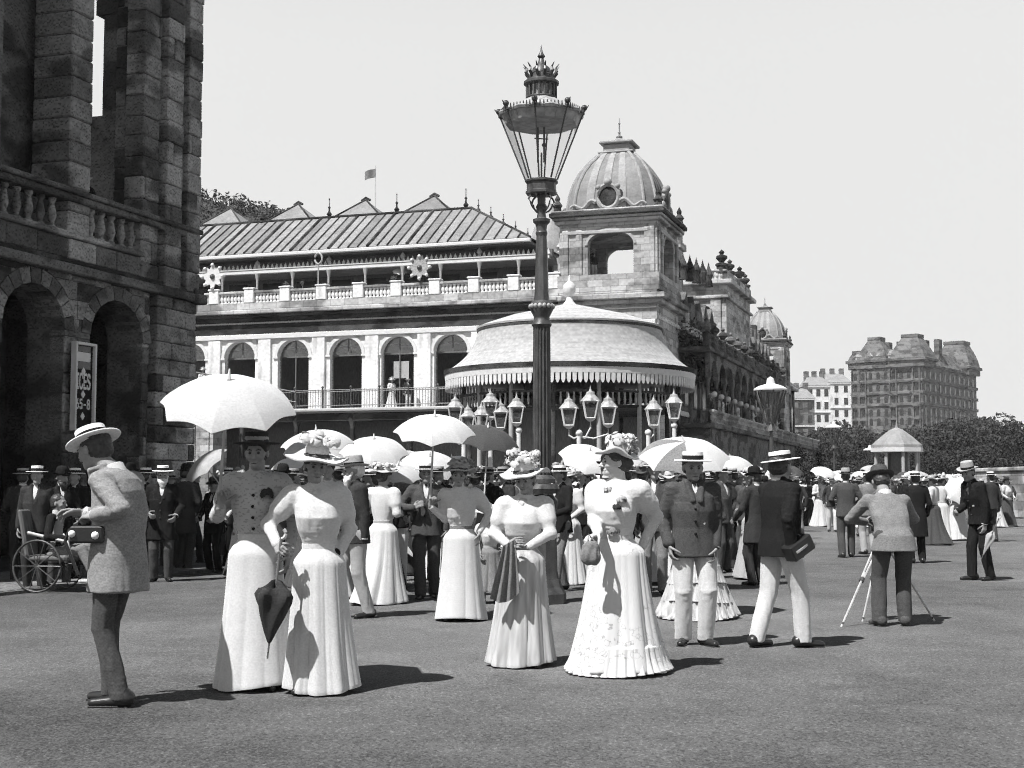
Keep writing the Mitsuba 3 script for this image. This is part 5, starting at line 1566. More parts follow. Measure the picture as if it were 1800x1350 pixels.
def hat_flower(kit, J, hs, seed, mt='m_cloth_white', fm='m_cloth_white', tilt=(0, 0), brim=.20, tall=.07, blooms=7, plume=0, fm2=None, oval=(1.0, 1.0), spread=.11, up=.066):
    rng = np.random.default_rng(seed)
    M = np.eye(4); M[:3, :3] = J['R'] @ rotm(0, tilt[0], tilt[1]) * hs; M[:3, 3] = J['hc'] + J['R'] @ np.array([0, .012, up]) * hs
    n, th = 40, np.arange(40) * 2 * PI / 40
    wav = .018 * np.sin(2 * th + seed) + .014 * np.sin(3 * th + 2.1 * seed) + .010 * np.sin(5 * th + seed)
    rows = []
    for r, dz, wv in ((.075, -.012, 0), (brim * .7, -.010, .5), (brim, -.004, 1), (brim * 1.01, .004, 1), (brim, .010, 1), (brim * .7, .004, .5), (.09, .012, 0), (.088, tall * .6, 0), (.070, tall, 0), (.03, tall * 1.1, 0), (.001, tall * 1.1, 0)):
        rows.append(np.stack([r * np.cos(th) * oval[0], r * np.sin(th) * oval[1], dz + wav * wv], 1))
    k = kit.add('hat', xf(grid_mesh(np.array(rows), True), M), mt, smooth=50, slot='hat')
    for i in range(blooms):
        a = i * 2 * PI / max(blooms, 1) + rng.uniform(-.3, .3)
        rr = spread * rng.uniform(.55, 1.05)
        c = np.array([rr * math.cos(a) * oval[0], rr * math.sin(a) * oval[1], tall * rng.uniform(.35, 1.15) + .02])
        kit.add('flower', xf(petals(c, .05 * rng.uniform(.8, 1.3), 26, .026, rng), M), (fm2 if fm2 and i % 3 == 0 else fm), k, smooth=True, slot='flower')
    for i in range(plume):
        a = rng.uniform(-.6, .6) + i * 1.4
        t_ = np.linspace(0, 1, 10)
        spine = np.stack([.03 * np.cos(a) + .12 * t_ * np.cos(a), .03 * np.sin(a) + .12 * t_ * np.sin(a), tall * .6 + .16 * t_ - .16 * t_ ** 3], 1)
        c = spine[rng.integers(1, 10, 90)] + rng.normal(size=(90, 3)) * .014
        kit.add('plume', [xf(tube(spine, .004, 5), M), xf(leaf_quads(c, .022, rng, .3), M)], fm, k, slot='flower')


def man_kit(ps, res=0.009, bres=0.006, hat='boater', jacket='m_cloth_dark', trousers='m_cloth_white', shoes='m_leather', hat_mat='m_straw', tilt=(0, 0), beard=None, hair='m_hair', skin='m_skin', hem=0.80, long=False, seed=0, vopen=1.22, strap=False, hs=1.0, slim=1.0):
    kit = Kit()
    J = pose_joints(ps, False)
    off, drop = J['off'], J['drop']
    sit = ps.get('sit', 0)
    kit.add('body', build_body(J, bres, False, hs), skin, smooth=True)
    face_parts(kit, J, hs, hair_mat=hair, beard=beard, res=bres, seed=seed)
    allp = np.array([J[k] for k in ('ls', 'le', 'lw', 'rs', 're', 'rw', 'nb', 'lhip', 'rhip')])
    lo, hi = allp.min(0) - .24, allp.max(0) + .2
    lo[2] = min(lo[2], hem - sit - .1)

    def zc(z):
        return z - drop * np.interp(z, [.9, 1.35], [0, 1]) - sit

    def torso(F, g=0.0, z0=hem, flare=0.0):
        rows = []
        for z, cy, rx, ry in ((z0, 0, .186 + flare, .148 + flare), (.93, 0, .178, .14), (1.05, -.006, .160, .128), (1.20, -.010, .176, .136), (1.33, .0, .176, .126), (1.41, .008, .125, .10), (1.475, .014, .070, .068)):
            o = off(z)
            rows.append((zc(z), o[0], cy + o[1], rx + g, ry + g))
        F.loft(rows, 0.02, 2.35)
    F = Field(lo, hi, res)
    torso(F, 0, hem, .02 if long else .004)
    F.cone(J['ls'] * [.88, 1, 1] + [0, .006, -.004], J['rs'] * [.88, 1, 1] + [0, .006, -.004], .056, .056, .05)
    for nm in 'lr':
        F.cone(J[nm + 's'], J[nm + 'e'], .064, .052, .035)
        F.cone(J[nm + 'e'], J[nm + 'w'] - (J[nm + 'w'] - J[nm + 'e']) * .06, .052, .045, .008)
    # open neck: a V cut down the chest
    nk = np.array([0, -.02, zc(1.50)]) + off(1.5); vb = np.array([0, -.15, zc(vopen)]) + off(vopen)
    F.cone(nk + [0, -.06, .02], vb, .062, .004, .006, sub=True)
    for s in (-1, 1):                                   # lapels
        F.cone(nk + [s * .066, -.052, -.045], vb + [s * .030, .012, .02], .018, .024, .006, (np.array([0, 1.0, 0]), .7))
        F.cone(nk + [s * .055, .03, -.012], nk + [s * .066, -.05, -.04], .016, .015, .01)
    F.cone(nk + [-.055, .03, -.012], nk + [.055, .03, -.012], .02, .02, .02)
    m = F.mesh()
    folds(m, .0055, (9, 9, 5), seed, [J['le'], J['re'], (J['ls'] * .85 + J['le'] * .15), (J['rs'] * .85 + J['re'] * .15)], .009)
    v = np.array(m.vertices)
    st = 1 / (1 + np.exp((v[:, 0] - off(1.1)[0] - .012 + .05 * (v[:, 2] - zc(1.0)) * 0) * 180))
    front = (v[:, 1] < off(1.1)[1] - .06) & (v[:, 2] < zc(vopen))
    m.vertices = v + vnorm(m) * (.007 * st * front)[:, None]
    jk = kit.add('jacket', m, jacket, smooth=True)
    if bres < .012:
        for k in range(3):
            z = zc(vopen - .05 - .11 * k)
            o = off(vopen - .05 - .11 * k)
            kit.add('button', sphere((o[0] - .014, o[1] - .150, z), .011, 1), 'm_cloth_black' if jacket != 'm_cloth_black' else 'm_cloth_mid', jk)
    # shirt front and stiff collar
    F = Field(np.array([-.2, -.2, zc(1.05)]) + off(1.4), np.array([.2, .2, zc(1.53)]) + off(1.4), res)
    torso(F, -.013, 1.08)
    oc_ = off(1.3)
    F.cut((1, 0, 0), (oc_[0] + .080, 0, 0)); F.cut((-1, 0, 0), (oc_[0] - .080, 0, 0)); F.cut((0, 1, 0), (0, oc_[1] + .02, 0))
    kit.add('shirt', F.mesh(), 'm_cloth_white', smooth=True)
    d = J['hc'] - J['nb']
    kit.add('collar', xf(lathe([(.0605, -.02), (.063, .0), (.060, .045), (.0555, .048), (.055, -.02)], 24), align(J['nb'] + [0, -.002, .008], J['nb'] + d * [.5, .5, 1])), 'm_cloth_white', smooth=40)
    if bres < .012:
        kit.add('tie', [sphere(J['nb'] + [0, -.070, .012], .016, 1, (1.2, .8, 1)), tube([J['nb'] + [0, -.072, .0], J['nb'] + [0, -.096, -.12]], [.012, .022], 6)] if True else [], 'm_cloth_mid', smooth=True)
        for nm in 'lr':
            a = J[nm + 'w'] - J[nm + 'e']; a /= np.linalg.norm(a)
            kit.add('cuff', xf(lathe([(.034, -.03), (.041, -.028), (.041, .006), (.037, .008), (.034, -.02)], 16), align(J[nm + 'w'], J[nm + 'w'] + a)), 'm_cloth_white', smooth=40)
    # trousers
    pts = np.array([J[k] for k in ('lhip', 'rhip', 'lk', 'rk', 'lf', 'rf')])
    F = Field(pts.min(0) - .2, pts.max(0) + .2, res)
    Pv = (J['lhip'] + J['rhip']) / 2
    F.ell(Pv + [0, -.004, .0], (.158, .108, .12), None, .03)
    for nm in 'lr':
        F.cone(J[nm + 'hip'], J[nm + 'k'], .096 * slim, .073 * slim, .012)
        dn = J[nm + 'f'] - J[nm + 'k']
        F.cone(J[nm + 'k'], J[nm + 'f'] + dn * .06, .073 * slim, .066 * slim, .006)
    F.cut((0, 0, -1), (0, 0, min(J['lf'][2], J['rf'][2]) - .085 + .045))
    m = F.mesh()
    folds(m, .008, (11, 11, 3), seed + 3, [J['lk'], J['rk'], J['lf'] + [0, 0, .06], J['rf'] + [0, 0, .06], Pv], .005)
    kit.add('trousers', m, trousers, smooth=True)
    for nm in 'lr':
        t = J[nm + 'toe'] / np.linalg.norm(J[nm + 'toe'])
        b = J[nm + 'f']
        g = b[2] - .085
        F = Field(b + [-.3, -.3, -.1], b + [.3, .3, .1], max(res * .8, .007))
        hl = np.array([b[0] - t[0] * .045, b[1] - t[1] * .045, g + .045]); to = np.array([b[0] + t[0] * .148, b[1] + t[1] * .148, g + .026])
        F.cone(hl, to, .040, .028, .02); F.cone(hl + [0, 0, .02], b + [0, 0, .02], .042, .044, .03)
        F.cut((0, 0, -1), (0, 0, g + .008))
        kit.add('shoe', [F.mesh(), xf(cbx(-.033, .033, -.165, .06, 0, .010, .003), frame((b[0], b[1], g), (-t[1], t[0], 0), (-t[0], -t[1], 0)))], shoes, smooth=40)
    if hat == 'boater':
        hat_boater(kit, J, hs, hat_mat, tilt=tilt)
    elif hat == 'dark_boater':
        hat_boater(kit, J, hs, 'm_cloth_dark', band='m_cloth_black', tilt=tilt)
    elif hat:
        hat_soft(kit, J, hs, hat_mat, tilt=tilt, round_=(hat == 'bowler'))
    kit.J = J
    return kit


def skirt_mesh(seed, zw=1.03, zh=.03, r0=(.112, .098), hip=(.182, .162), hem=(.36, .34), train=.10, nf=9, amp=.10, kick=(0, 0), knee=None, train0=0.0):
    rng = np.random.default_rng(seed)
    n, rws = 220, 40
    th = np.arange(n) * 2 * PI / n
    ph = rng.uniform(0, 6.28, 5)
    phi = nf * th / 2 * 1.0 + .9 * np.sin(th + ph[1]) + .5 * np.sin(2 * th + ph[2])
    cs = np.stack([2.3 * np.cos(th), 2.3 * np.sin(th)], 1)
    out = []
    for i in range(rws + 1):
        u = i / rws
        z = zw + (zh - zw) * u
        a = np.clip(u / .13, 0, 1); a = a * a * (3 - 2 * a)
        t = np.clip((u - .10) / .90, 0, 1)
        g = .42 * t + .58 * t ** 1.9
        rx = (r0[0] + (hip[0] - r0[0]) * a) + (hem[0] - hip[0]) * g
        ry = (r0[1] + (hip[1] - r0[1]) * a) + (hem[1] - hip[1]) * g
        A = 1.6 * amp * (.22 + .78 * t ** .9) * np.clip(u * 12, 0, 1)
        w = .25 + 1.2 * meshkit.noise(np.column_stack([cs + 3 * seed, np.full(n, .7 * u + seed)]), 3)
        w2 = meshkit.noise(np.column_stack([1.7 * cs + 5 * seed, np.full(n, .9 * u)]), 4)
        ridge = np.abs(np.cos(phi + .35 * u)) ** .75 - .62
        fine = np.abs(np.sin(2 * phi + .4 * u + ph[3])) ** .8 - .6
        sh = 1 + A * (1.15 * w * ridge + .55 * w2 * fine)
        x, y = rx * np.cos(th) * sh, ry * np.sin(th) * sh
        back = np.clip(np.sin(th), 0, 1) ** 1.5
        y = y + (train0 + (train - train0) * t ** 2) * back
        x = x + kick[0] * t ** 1.4; y = y + kick[1] * t ** 1.4
        zz = np.full(n, z) + .018 * t * np.sin(2 * th + ph[1]) * (u > .5) * t
        if knee is not None:
            kx, kz, ka = knee
            w = np.exp(-((th - 1.5 * PI - kx) / .38) ** 2 - ((z - kz) / .17) ** 2)
            y = y - ka * w
        out.append(np.stack([x, y, np.maximum(zz, .012)], 1))
    # turn in the hem so that the skirt has an edge and a closed underside
    last = out[-1]
    c = last.mean(0)
    out.append(c + (last - c) * .97 + [0, 0, -.004]); out.append(c + (last - c) * .93 + [0, 0, .03]); out.append(c + (last - c) * .01 + [0, 0, .25])
    m = grid_mesh(np.array(out), True)
    if m.volume < 0:
        m.invert()
    return folds(m, .0025, (6, 6, 1.2), seed)


def woman_kit(ps, res=0.009, bres=0.006, hat='flower', blouse='m_cloth_white', skirt='m_cloth_white', skirt_kw={}, hat_kw={}, belt='m_cloth_pale', skin='m_skin', seed=0, hs=.96, glove=None, corsage=None, buttons=False, puff=.088, hair='m_hair', frill=False, bow=False):
    kit = Kit()
    J = pose_joints(ps, True)
    off = J['off']
    kit.add('body', build_body(J, bres, True, hs), skin, smooth=True)
    face_parts(kit, J, hs, hair_mat=hair, female=True, res=bres, seed=seed)
    allp = np.array([J[k] for k in ('ls', 'le', 'lw', 'rs', 're', 'rw', 'nb')])
    lo, hi = allp.min(0) - .22, allp.max(0) + .2
    lo[2] = min(lo[2], .95)
    F = Field(lo, hi, res)
    rows = []
    for z, cy, rx, ry in ((1.005, 0, .112, .098), (1.05, -.006, .119, .104), (1.13, -.022, .145, .128), (1.22, -.034, .160, .145), (1.30, -.020, .162, .130), (1.37, -.002, .145, .105), (1.42, .006, .098, .082), (1.46, .012, .060, .060)):
        o = off(z); rows.append((z, o[0], cy + o[1], rx, ry))
    F.loft(rows, .02, 2.15)
    F.cone(J['ls'] * [.9, 1, 1], J['rs'] * [.9, 1, 1], .052, .052, .05)
    for nm in 'lr':
        S, E, Wp = J[nm + 's'], J[nm + 'e'], J[nm + 'w']
        F.cone(S + (E - S) * .12, S + (E - S) * .55, puff, puff * .9, .03)
        F.cone(S, E, .062, .052, .02)
        F.cone(E, Wp - (Wp - E) * .04, .050, .034, .02)
    F.cone(J['nb'] - [0, 0, .01], J['nb'] + (J['hc'] - J['nb']) * [.45, .45, .42], .055, .048, .015)
    m = F.mesh()
    folds(m, .0045, (14, 14, 3.2), seed, [J['le'], J['re'], J['ls'], J['rs'], np.array([0, -.1, 1.05])], .008)
    bl = kit.add('blouse', m, blouse, smooth=True)
    if buttons:
        for k in range(4):
            z = 1.30 - .075 * k
            r = [q for q in rows]
            ry = np.interp(z, [q[0] for q in rows], [q[4] for q in rows]); cy = np.interp(z, [q[0] for q in rows], [q[2] for q in rows])
            kit.add('button', sphere((.0, cy - ry - .006, z), .011, 1), 'm_cloth_black', bl)
    if corsage:
        for (x, z, r, mm) in corsage:
            ry = np.interp(z, [q[0] for q in rows], [q[4] for q in rows]); cy = np.interp(z, [q[0] for q in rows], [q[2] for q in rows])
            y = cy - ry * math.sqrt(max(.05, 1 - (x / .17) ** 2))
            kit.add('corsage', petals(np.array([x, y, z]), r, 22, r * .45, np.random.default_rng(seed + int(100 * z))), mm, bl, smooth=True)
    if bow:
        kit.add('frill', petals(J['nb'] + [0, -.07, -.05], .06, 30, .03, np.random.default_rng(seed)), blouse, bl, smooth=True)
    kit.add('belt', lathe([(.114, -.022), (.120, -.02), (.121, .018), (.115, .022)], 40, (1, .88)).apply_translation((off(1.02)[0], off(1.02)[1], 1.018)), belt, smooth=40)
    kit.add('skirt', skirt_mesh(seed, **skirt_kw).apply_translation((off(1.0)[0], off(1.0)[1], 0)), skirt, smooth=True)
    if frill:
        q = dict(hip=(.182, .162), hem=(.36, .34), train=.10, zh=.03); q.update(skirt_kw)
        q = {k: q[k] for k in ('hip', 'hem', 'train')}
        for j, zt in enumerate(frill):
            t = ((1.03 - zt) / 1.0 - .10) / .90
            g = .42 * t + .58 * t ** 1.9
            ra = [q['hip'][i] + (q['hem'][i] - q['hip'][i]) * g + .006 for i in (0, 1)]
            t2 = min(1.0, t + .24)
            g2 = .42 * t2 + .58 * t2 ** 1.9
            rb = [q['hip'][i] + (q['hem'][i] - q['hip'][i]) * g2 + .026 for i in (0, 1)]
            kit.add('flounce', skirt_mesh(seed + 5 + j, zw=zt, zh=max(zt - .22, .015), r0=(ra[0] - .02, ra[1] - .02), hip=(ra[0] + .012, ra[1] + .012), hem=tuple(rb), train=q['train'] * min(1, t2) ** 2, train0=q['train'] * t * t, amp=.055, nf=34).apply_translation((off(1.0)[0], off(1.0)[1], 0)), skirt, smooth=True)
    for nm in 'lr':
        t = J[nm + 'toe'] / np.linalg.norm(J[nm + 'toe'])
        if bres < .012:
            b = J[nm + 'f']
            F = Field(b + [-.3, -.3, -.1], b + [.3, .3, .1], .008)
            F.cone((b[0], b[1], .04), (b[0] + t[0] * .19, b[1] + t[1] * .19, .028), .036, .026, .02)
            F.cut((0, 0, -1), (0, 0, .006))
            kit.add('shoe', F.mesh(), 'm_leather', smooth=40)
        if glove and nm in glove[0]:
            a = J[nm + 'd'] / np.linalg.norm(J[nm + 'd'])
            F = Field(J[nm + 'w'] - .22, J[nm + 'w'] + .22, .0055)
            hand(F, J[nm + 'w'], J[nm + 'd'], J[nm + 'n'], J[nm + 'c'], 1 if nm == 'l' else -1, 1.3)
            F.cone(J[nm + 'w'] - a * .05, J[nm + 'w'] + a * .02, .033, .028, .01)
            mg = F.mesh()
            mg.vertices = mg.vertices + vnorm(mg) * .0035
            kit.add('glove', mg, glove[1], smooth=True)
    if hat == 'flower':
        hat_flower(kit, J, hs, seed + 1, **hat_kw)
    elif hat == 'boater':
        hat_boater(kit, J, hs, **hat_kw)
    kit.J = J
    return kit


def stand(px, py, yaw, s=1.0, wx=1.07):
    """matrix that stands a figure at the ground point under the pixel, facing yaw (0 = towards the camera, -90 = to the left)"""
    p = G(px, py)
    return trimesh.transformations.translation_matrix(p) @ trimesh.transformations.rotation_matrix(math.radians(yaw), [0, 0, 1]) @ np.diag([s * wx, s * wx, s, 1]), p


def local(M, px, py, Y):
    """the point at pixel/distance, in the figure's own space"""
    return (np.linalg.inv(M) @ np.append(W(px, py, Y), 1))[:3]


def parasol(label, apex, axis, Rr_, hand_at=None, mats=('m_cloth_cream',) * 8, lining=None, depth=.38, group=None, nm='parasol', n=8, handle_len=.1, tip=.05):
    """open sunshade: apex position, axis pointing from handle to apex; the stick runs to the hand"""
    key = thing(nm, label, nm, group)
    apex, axis = np.asarray(apex, float), np.asarray(axis, float)
    axis = axis / np.linalg.norm(axis)
    ref = np.array([0, 1.0, 0]) if abs(axis[1]) < .9 else np.array([1.0, 0, 0])
    x = np.cross(ref, axis); x /= np.linalg.norm(x)
    M = frame(apex, x, np.cross(axis, x), axis)
    pm = math.radians(66)

    def surf(u, a, o=0.0):
        loc = abs(math.sin(a * n / 2))
        ue = u * (1 - .085 * loc * u)
        f = pm * ue
        r = (Rr_ - o) * math.sin(f) / math.sin(pm) * (1 - .05 * loc * math.sin(u * PI / 2))
        return (r * math.cos(a), r * math.sin(a), -o - depth * Rr_ / .5 * .62 * (1 - math.cos(f)) / (1 - math.cos(pm)) * .85)
    U = np.linspace(0.02, 1, 10)
    for k in range(n):
        A = np.linspace(2 * PI * k / n, 2 * PI * (k + 1) / n, 9)
        o = np.array([[surf(u, a) for a in A] for u in U])
        put('gore', xf(grid_mesh(o), M), mats[k % len(mats)], key, smooth=True)
        i_ = np.array([[surf(u, a, .006) for a in A] for u in U])
        put('lining', xf(grid_mesh(i_), M), lining or mats[k % len(mats)], key, smooth=True)
        put('rib', xf(tube([surf(u, 2 * PI * k / n, .012) for u in np.linspace(.05, 1, 7)], .0035, 5), M), 'm_wood', key)
    end = M[:3, 3] - axis * (1.0 * Rr_ / .5) if hand_at is None else np.asarray(hand_at, float)
    d = end - apex; L = np.linalg.norm(d); d /= L
    put('stick', tube([apex - d * tip, apex + d * .02, end, end + d * handle_len], [.004, .010, .011, .012], 8), 'm_wood_pale', key, smooth=40)
    put('handle', [sphere(end + d * handle_len, .022, 2)], 'm_wood', key, smooth=True)
    put('ferrule', tube([apex - d * tip * 1.6, apex - d * .003], [.005, .016], 8), 'm_white_paint', key, smooth=40)
    return key


def closed_umbrella(label, grip, tip, mt='m_cloth_black', rad=.085, nm='umbrella', up=.28):
    key = thing(nm, label, nm)
    grip, tip = np.asarray(grip, float), np.asarray(tip, float)
    L = np.linalg.norm(tip - grip)
    M = align(grip, tip)
    th = np.arange(40) * 2 * PI / 40
    rows = []
    for u, r in ((.0, .012), (.03, .35), (.10, .8), (.2, 1.0), (.32, .93), (.55, .66), (.8, .34), (.97, .12), (1, .05)):
        z = up + (L * .86 - up) * u
        q = r * rad * (1 + .28 * np.sign(np.sin(th * 4)) * np.abs(np.sin(th * 4)) ** .6 * (1 - u) + .08 * np.sin(th * 3 + u * 5))
        rows.append(np.stack([q * np.cos(th + u * .8), q * np.sin(th + u * .8), np.full(40, z) + (.03 * np.cos(th * 4) if u < .05 else 0)], 1))
    put('canopy', xf(grid_mesh(np.array(rows), True), M), mt, key, smooth=40)
    put('stick', tube([grip - (tip - grip) / L * .08, grip, tip], [.011, .010, .006], 8), 'm_wood', key, smooth=40)
    hk = [grip - (tip - grip) / L * .08 + np.array([.03 * math.sin(a), 0, .035 * (1 - math.cos(a))]) for a in np.linspace(0, 2.6, 8)]
    put('handle', tube(hk, .012, 8), 'm_wood_pale', key, smooth=40)
    return key

# ---------------------------------------------------------------- the people in front


def fig(label, M, kit, group=None, mats={}, skip=()):
    k = thing('person', label, 'person', group)
    kit.spawn(k, M, mats, skip)
    return k


def gy(px, py):
    return G(px, py)[1]


LOW = dict(res=0.011, bres=0.009)
# man at the left edge with folded arms, seen from his left side
M, p = stand(196, 1238, -108, 1.045, 1.12)
yy = p[1]
k = man_kit(dict(lean=[(0, 0, .06), (.9, 0, .02), (1.2, 0, .04), (1.42, 0, .0), (1.6, 0, -.13)], lw=local(M, 168, 906, yy - .17), rw=local(M, 150, 902, yy + .02), lh=(.35, .8, -.2), rh=(-.35, .8, -.2),
                 ld=(-.4, -1, .02), rd=(.3, -1, .1), ln=(-.6, .2, -1), rn=(.6, .2, -1), lc=.5, rc=.5, head=(-12, 16, 0), lf=(.08, .10), rf=(-.06, -.05)),
            jacket='m_tweed', trousers='m_cloth_mid', slim=.84, tilt=(9, 0), seed=1, hem=.70, vopen=1.30)
fig('man in light tweed suit and tilted straw boater with folded arms at the left edge', M, k)
bg_ = thing('camera_case', 'small dark camera case held by the tweed-suited man at the left edge', 'case')
c = W(158, 938, yy - .18)
put('body', cbx(c[0] - .12, c[0] + .10, c[1] - .05, c[1] + .05, c[2] - .06, c[2] + .05, .012), 'm_leather', bg_)
put('knob', [sphere((c[0] - .10 + .14 * i, c[1] - .055, c[2] + .0), .024, 1) for i in range(1)], 'm_straw', bg_, smooth=True)
put('knob', [sphere((c[0] + .05, c[1] - .055, c[2] - .01), .026, 1)], 'm_straw', bg_, smooth=True)
put('strap', tube([c + [-.12, -.03, .03], c + [-.15, -.03, -.05], c + [-.05, -.06, -.26]], .012, 6), 'm_leather', bg_)

# lady with the large white parasol
M, p = stand(446, 1210, 3, 1.045, 1.0)
yy = p[1]
hnd = local(M, 386, 872, yy - .16)
kl = woman_kit(dict(rw=hnd + [0.01, .0, -.07], rh=(-.45, -.25, -1), rd=(0.05, -.1, 1), rn=(.7, -.6, 0), rc=1.0, lw=(.23, -.05, .90), lh=(.5, .6, 0), head=(-4, 4, 0)),
               blouse='m_cloth_speckled', skirt='m_cloth_white', hat='boater', hat_kw=dict(mt='m_cloth_dark', band='m_cloth_pale', tilt=(-4, 0), brim=.175), buttons=True, corsage=[(.085, 1.30, .055, 'm_cloth_dark')],
               belt='m_cloth_white', skirt_kw=dict(hem=(.265, .27), train=.12, amp=.05, nf=7, kick=(.0, 0)), seed=4)
fig('woman in grey buttoned blouse and white skirt holding the largest white parasol', M, kl)
gp = W(386, 868, yy - .16)
ap = W(402, 668, yy - .20)
parasol('largest white parasol, held over the woman in the grey buttoned blouse', ap, ap - gp + np.array([.04, -.42, .25]), .485, gp, depth=.42, handle_len=.06)

# lady in white with flowered hat, holding a closed dark umbrella
M, p = stand(556, 1216, 8, .985, 1.02)
yy = p[1]
gr = W(492, 968, yy - .30)
lg = local(M, 492, 968, yy - .30)
kl = woman_kit(dict(rw=lg + [-.02, .08, .035], rh=(-.8, .4, -.5), rd=(.25, -1, -.35), rn=(.8, .2, -.7), rc=1.05, lw=local(M, 590, 985, yy - .02), lh=(.6, .6, 0), ld=(0, -.1, -1), head=(10, 10, 3), twist=-8, lean=[(0, 0, 0), (1.0, .012, 0), (1.6, -.02, -.01)]),
               blouse='m_cloth_white', skirt='m_cloth_white', glove=('l', 'm_cloth_black'), hat_kw=dict(brim=.235, tall=.10, blooms=11, spread=.125, fm='m_cloth_white', fm2='m_cloth_cream', tilt=(4, 3), oval=(1.0, 1.0)),
               skirt_kw=dict(hem=(.26, .27), train=.20, amp=.09, nf=8, kick=(.03, 0)), bow=True, belt='m_cloth_white', seed=9)
fig('woman in white with white flower-covered hat holding a closed dark umbrella', M, kl)
closed_umbrella('closed dark umbrella pointing down in front of the white skirts', gr, W(470, 1158, yy - .36), 'm_cloth_dark', .125, up=.22)

# bearded man in dark jacket behind her
M, p = stand(622, 1086, -62, 1.0)
yy = p[1]
k = man_kit(dict(lw=local(M, 640, 950, yy - .14), lh=(.3, .9, -.1), ld=(-.1, -.6, -.9), lc=.5, rw=(-.22, -.10, .9), rf=(-.09, -.10), lf=(.09, .12), head=(-14, 4, 0)), jacket='m_cloth_dark', trousers='m_cloth_pale', hat='soft', hat_mat='m_straw_grey', beard='full', hair='m_hair_white', seed=2, **LOW)
fig('white-bearded man in dark jacket, pale trousers and light hat behind the flowered hat', M, k)

# woman in white behind them with two sunshades about her
M, p = stand(672, 1060, 150, .97)
yy = p[1]
kl = woman_kit(dict(rw=local(M, 700, 905, yy + .1), rd=(0, -1, .2), rc=.9, lw=(.2, -.22, 1.15), ld=(0, -.2, 1), lc=.9), hat_kw=dict(brim=.19, blooms=5), skirt_kw=dict(hem=(.31, .30), train=.22, amp=.09), seed=12, **LOW)
fig('woman seen from behind in white flared skirt beside the dark-jacketed bearded man', M, kl)
parasol('medium white parasol left of the straw-hatted man, behind the light hat', W(657, 772, yy + 1.2), (.02, -.38, 1), .47, W(655, 880, yy + 1.0), depth=.42)
parasol('white parasol tipped low behind the dark jacket, just under the medium white parasol', W(700, 818, yy + 2.0), (.22, -.40, .9), .36, W(684, 880, yy + 2.3), depth=.30)

# man in boater and the lady with the second large parasol
M, p = stand(748, 1052, 4, .99)
yy = p[1]
k = man_kit(dict(rw=local(M, 727, 893, yy - .22), rd=(.8, -.3, .5), rn=(.4, .8, 0), rc=.7, rh=(-.7, .2, -.7), head=(4, 0, 0), rf=(-.06, -.12), lf=(.1, .08)), jacket='m_cloth_mid', trousers='m_cloth_mid', seed=5, **LOW)
fig('man in dark suit and bright straw boater standing behind the parasol lady in white', M, k)
M, p = stand(808, 1090, 4, .965)
yy = p[1]
h3 = local(M, 757, 880, yy - .14)
kl = woman_kit(dict(rw=h3 + [0, 0, -.07], rh=(-.35, -.1, -1), rd=(.05, -.1, 1), rn=(.8, -.5, 0), rc=1.0, lw=local(M, 842, 935, yy - .05), lh=(.7, .4, 0), ld=(.1, -.2, -1), head=(-6, 2, 3), twist=6, lean=[(0, 0, 0), (1.0, .012, 0), (1.6, -.01, 0)]), hat_kw=dict(mt='m_straw_grey', fm='m_cloth_pale', brim=.18, tall=.09, blooms=8, plume=2, spread=.08), skirt_kw=dict(hem=(.275, .28), train=.15, amp=.06, nf=6), belt='m_cloth_grey', seed=15, res=.010, bres=.007)
fig('woman in plain white dress and grey plumed hat holding a parasol left of the lamp', M, kl)
gp = W(756, 878, yy - .14)
ap = W(764, 733, yy - .16)
parasol('white parasol of the woman in the plain white dress, left of the lamp post', ap, ap - gp + np.array([.0, -.40, .30]), .445, gp, depth=.40, handle_len=.05)
# child between the two ladies
M, p = stand(861, 1060, 12, .665)
kc = woman_kit(dict(lw=(.18, -.2, 1.0), rw=(-.2, -.1, .9), head=(10, 6, 0)), blouse='m_cloth_white', skirt='m_cloth_grey', hat_kw=dict(brim=.22, tall=.10, blooms=6, fm='m_cloth_white', spread=.10), skirt_kw=dict(zh=.22, hem=(.33, .30), train=.0, amp=.10, nf=10), seed=21, hs=1.2, puff=.10, bow=True, **LOW)
fig('small girl in white cape and grey skirt between two women in white', M, kc)

# lady with wide white hat right in front of the lamp
M, p = stand(922, 1170, -12, .925)
yy = p[1]
kl = woman_kit(dict(rw=local(M, 893, 958, yy - .24), rh=(-.7, .4, -.6), rd=(.8, -.6, .15), rn=(.2, .9, -.3), rc=.6, lw=local(M, 928, 962, yy - .26), lh=(.8, .5, -.2), ld=(-1, -.35, .05), ln=(.1, .6, -.8), lc=.6, head=(-8, 10, -3), twist=7, lean=[(0, 0, 0), (1.0, -.015, 0), (1.6, .015, -.02)]),
               blouse='m_cloth_white', skirt='m_cloth_stripe', hat_kw=dict(brim=.215, tall=.145, blooms=8, spread=.12, plume=3, tilt=(4, 0), fm='m_cloth_white', oval=(1.0, .92)), bow=True, belt='m_cloth_pale',
               skirt_kw=dict(hem=(.275, .26), train=.10, amp=.11, nf=9, kick=(-.02, 0)), seed=27)
fig('woman with tall white feathered hat and pale striped skirt in front of the lamp post', M, kl)
sh = thing('shawl', 'folded grey lace shawl hanging from the hands of the woman in the striped skirt', 'shawl')
cc = (np.linalg.inv(M) @ np.append(W(897, 960, yy - .27), 1))[:3]
u_, v_ = np.meshgrid(np.linspace(-1, 1, 24), np.linspace(0, 1, 24))
wd_ = .05 + .07 * v_
S_ = np.stack([cc[0] + wd_ * u_ - .04 * v_, cc[1] - .035 + .02 * np.sin(u_ * 9 + v_ * 2) * (0.4 + v_) - .02 + .05 * v_, cc[2] + .03 - .50 * v_ * (1 - .12 * u_ ** 2) + .03 * u_], -1)
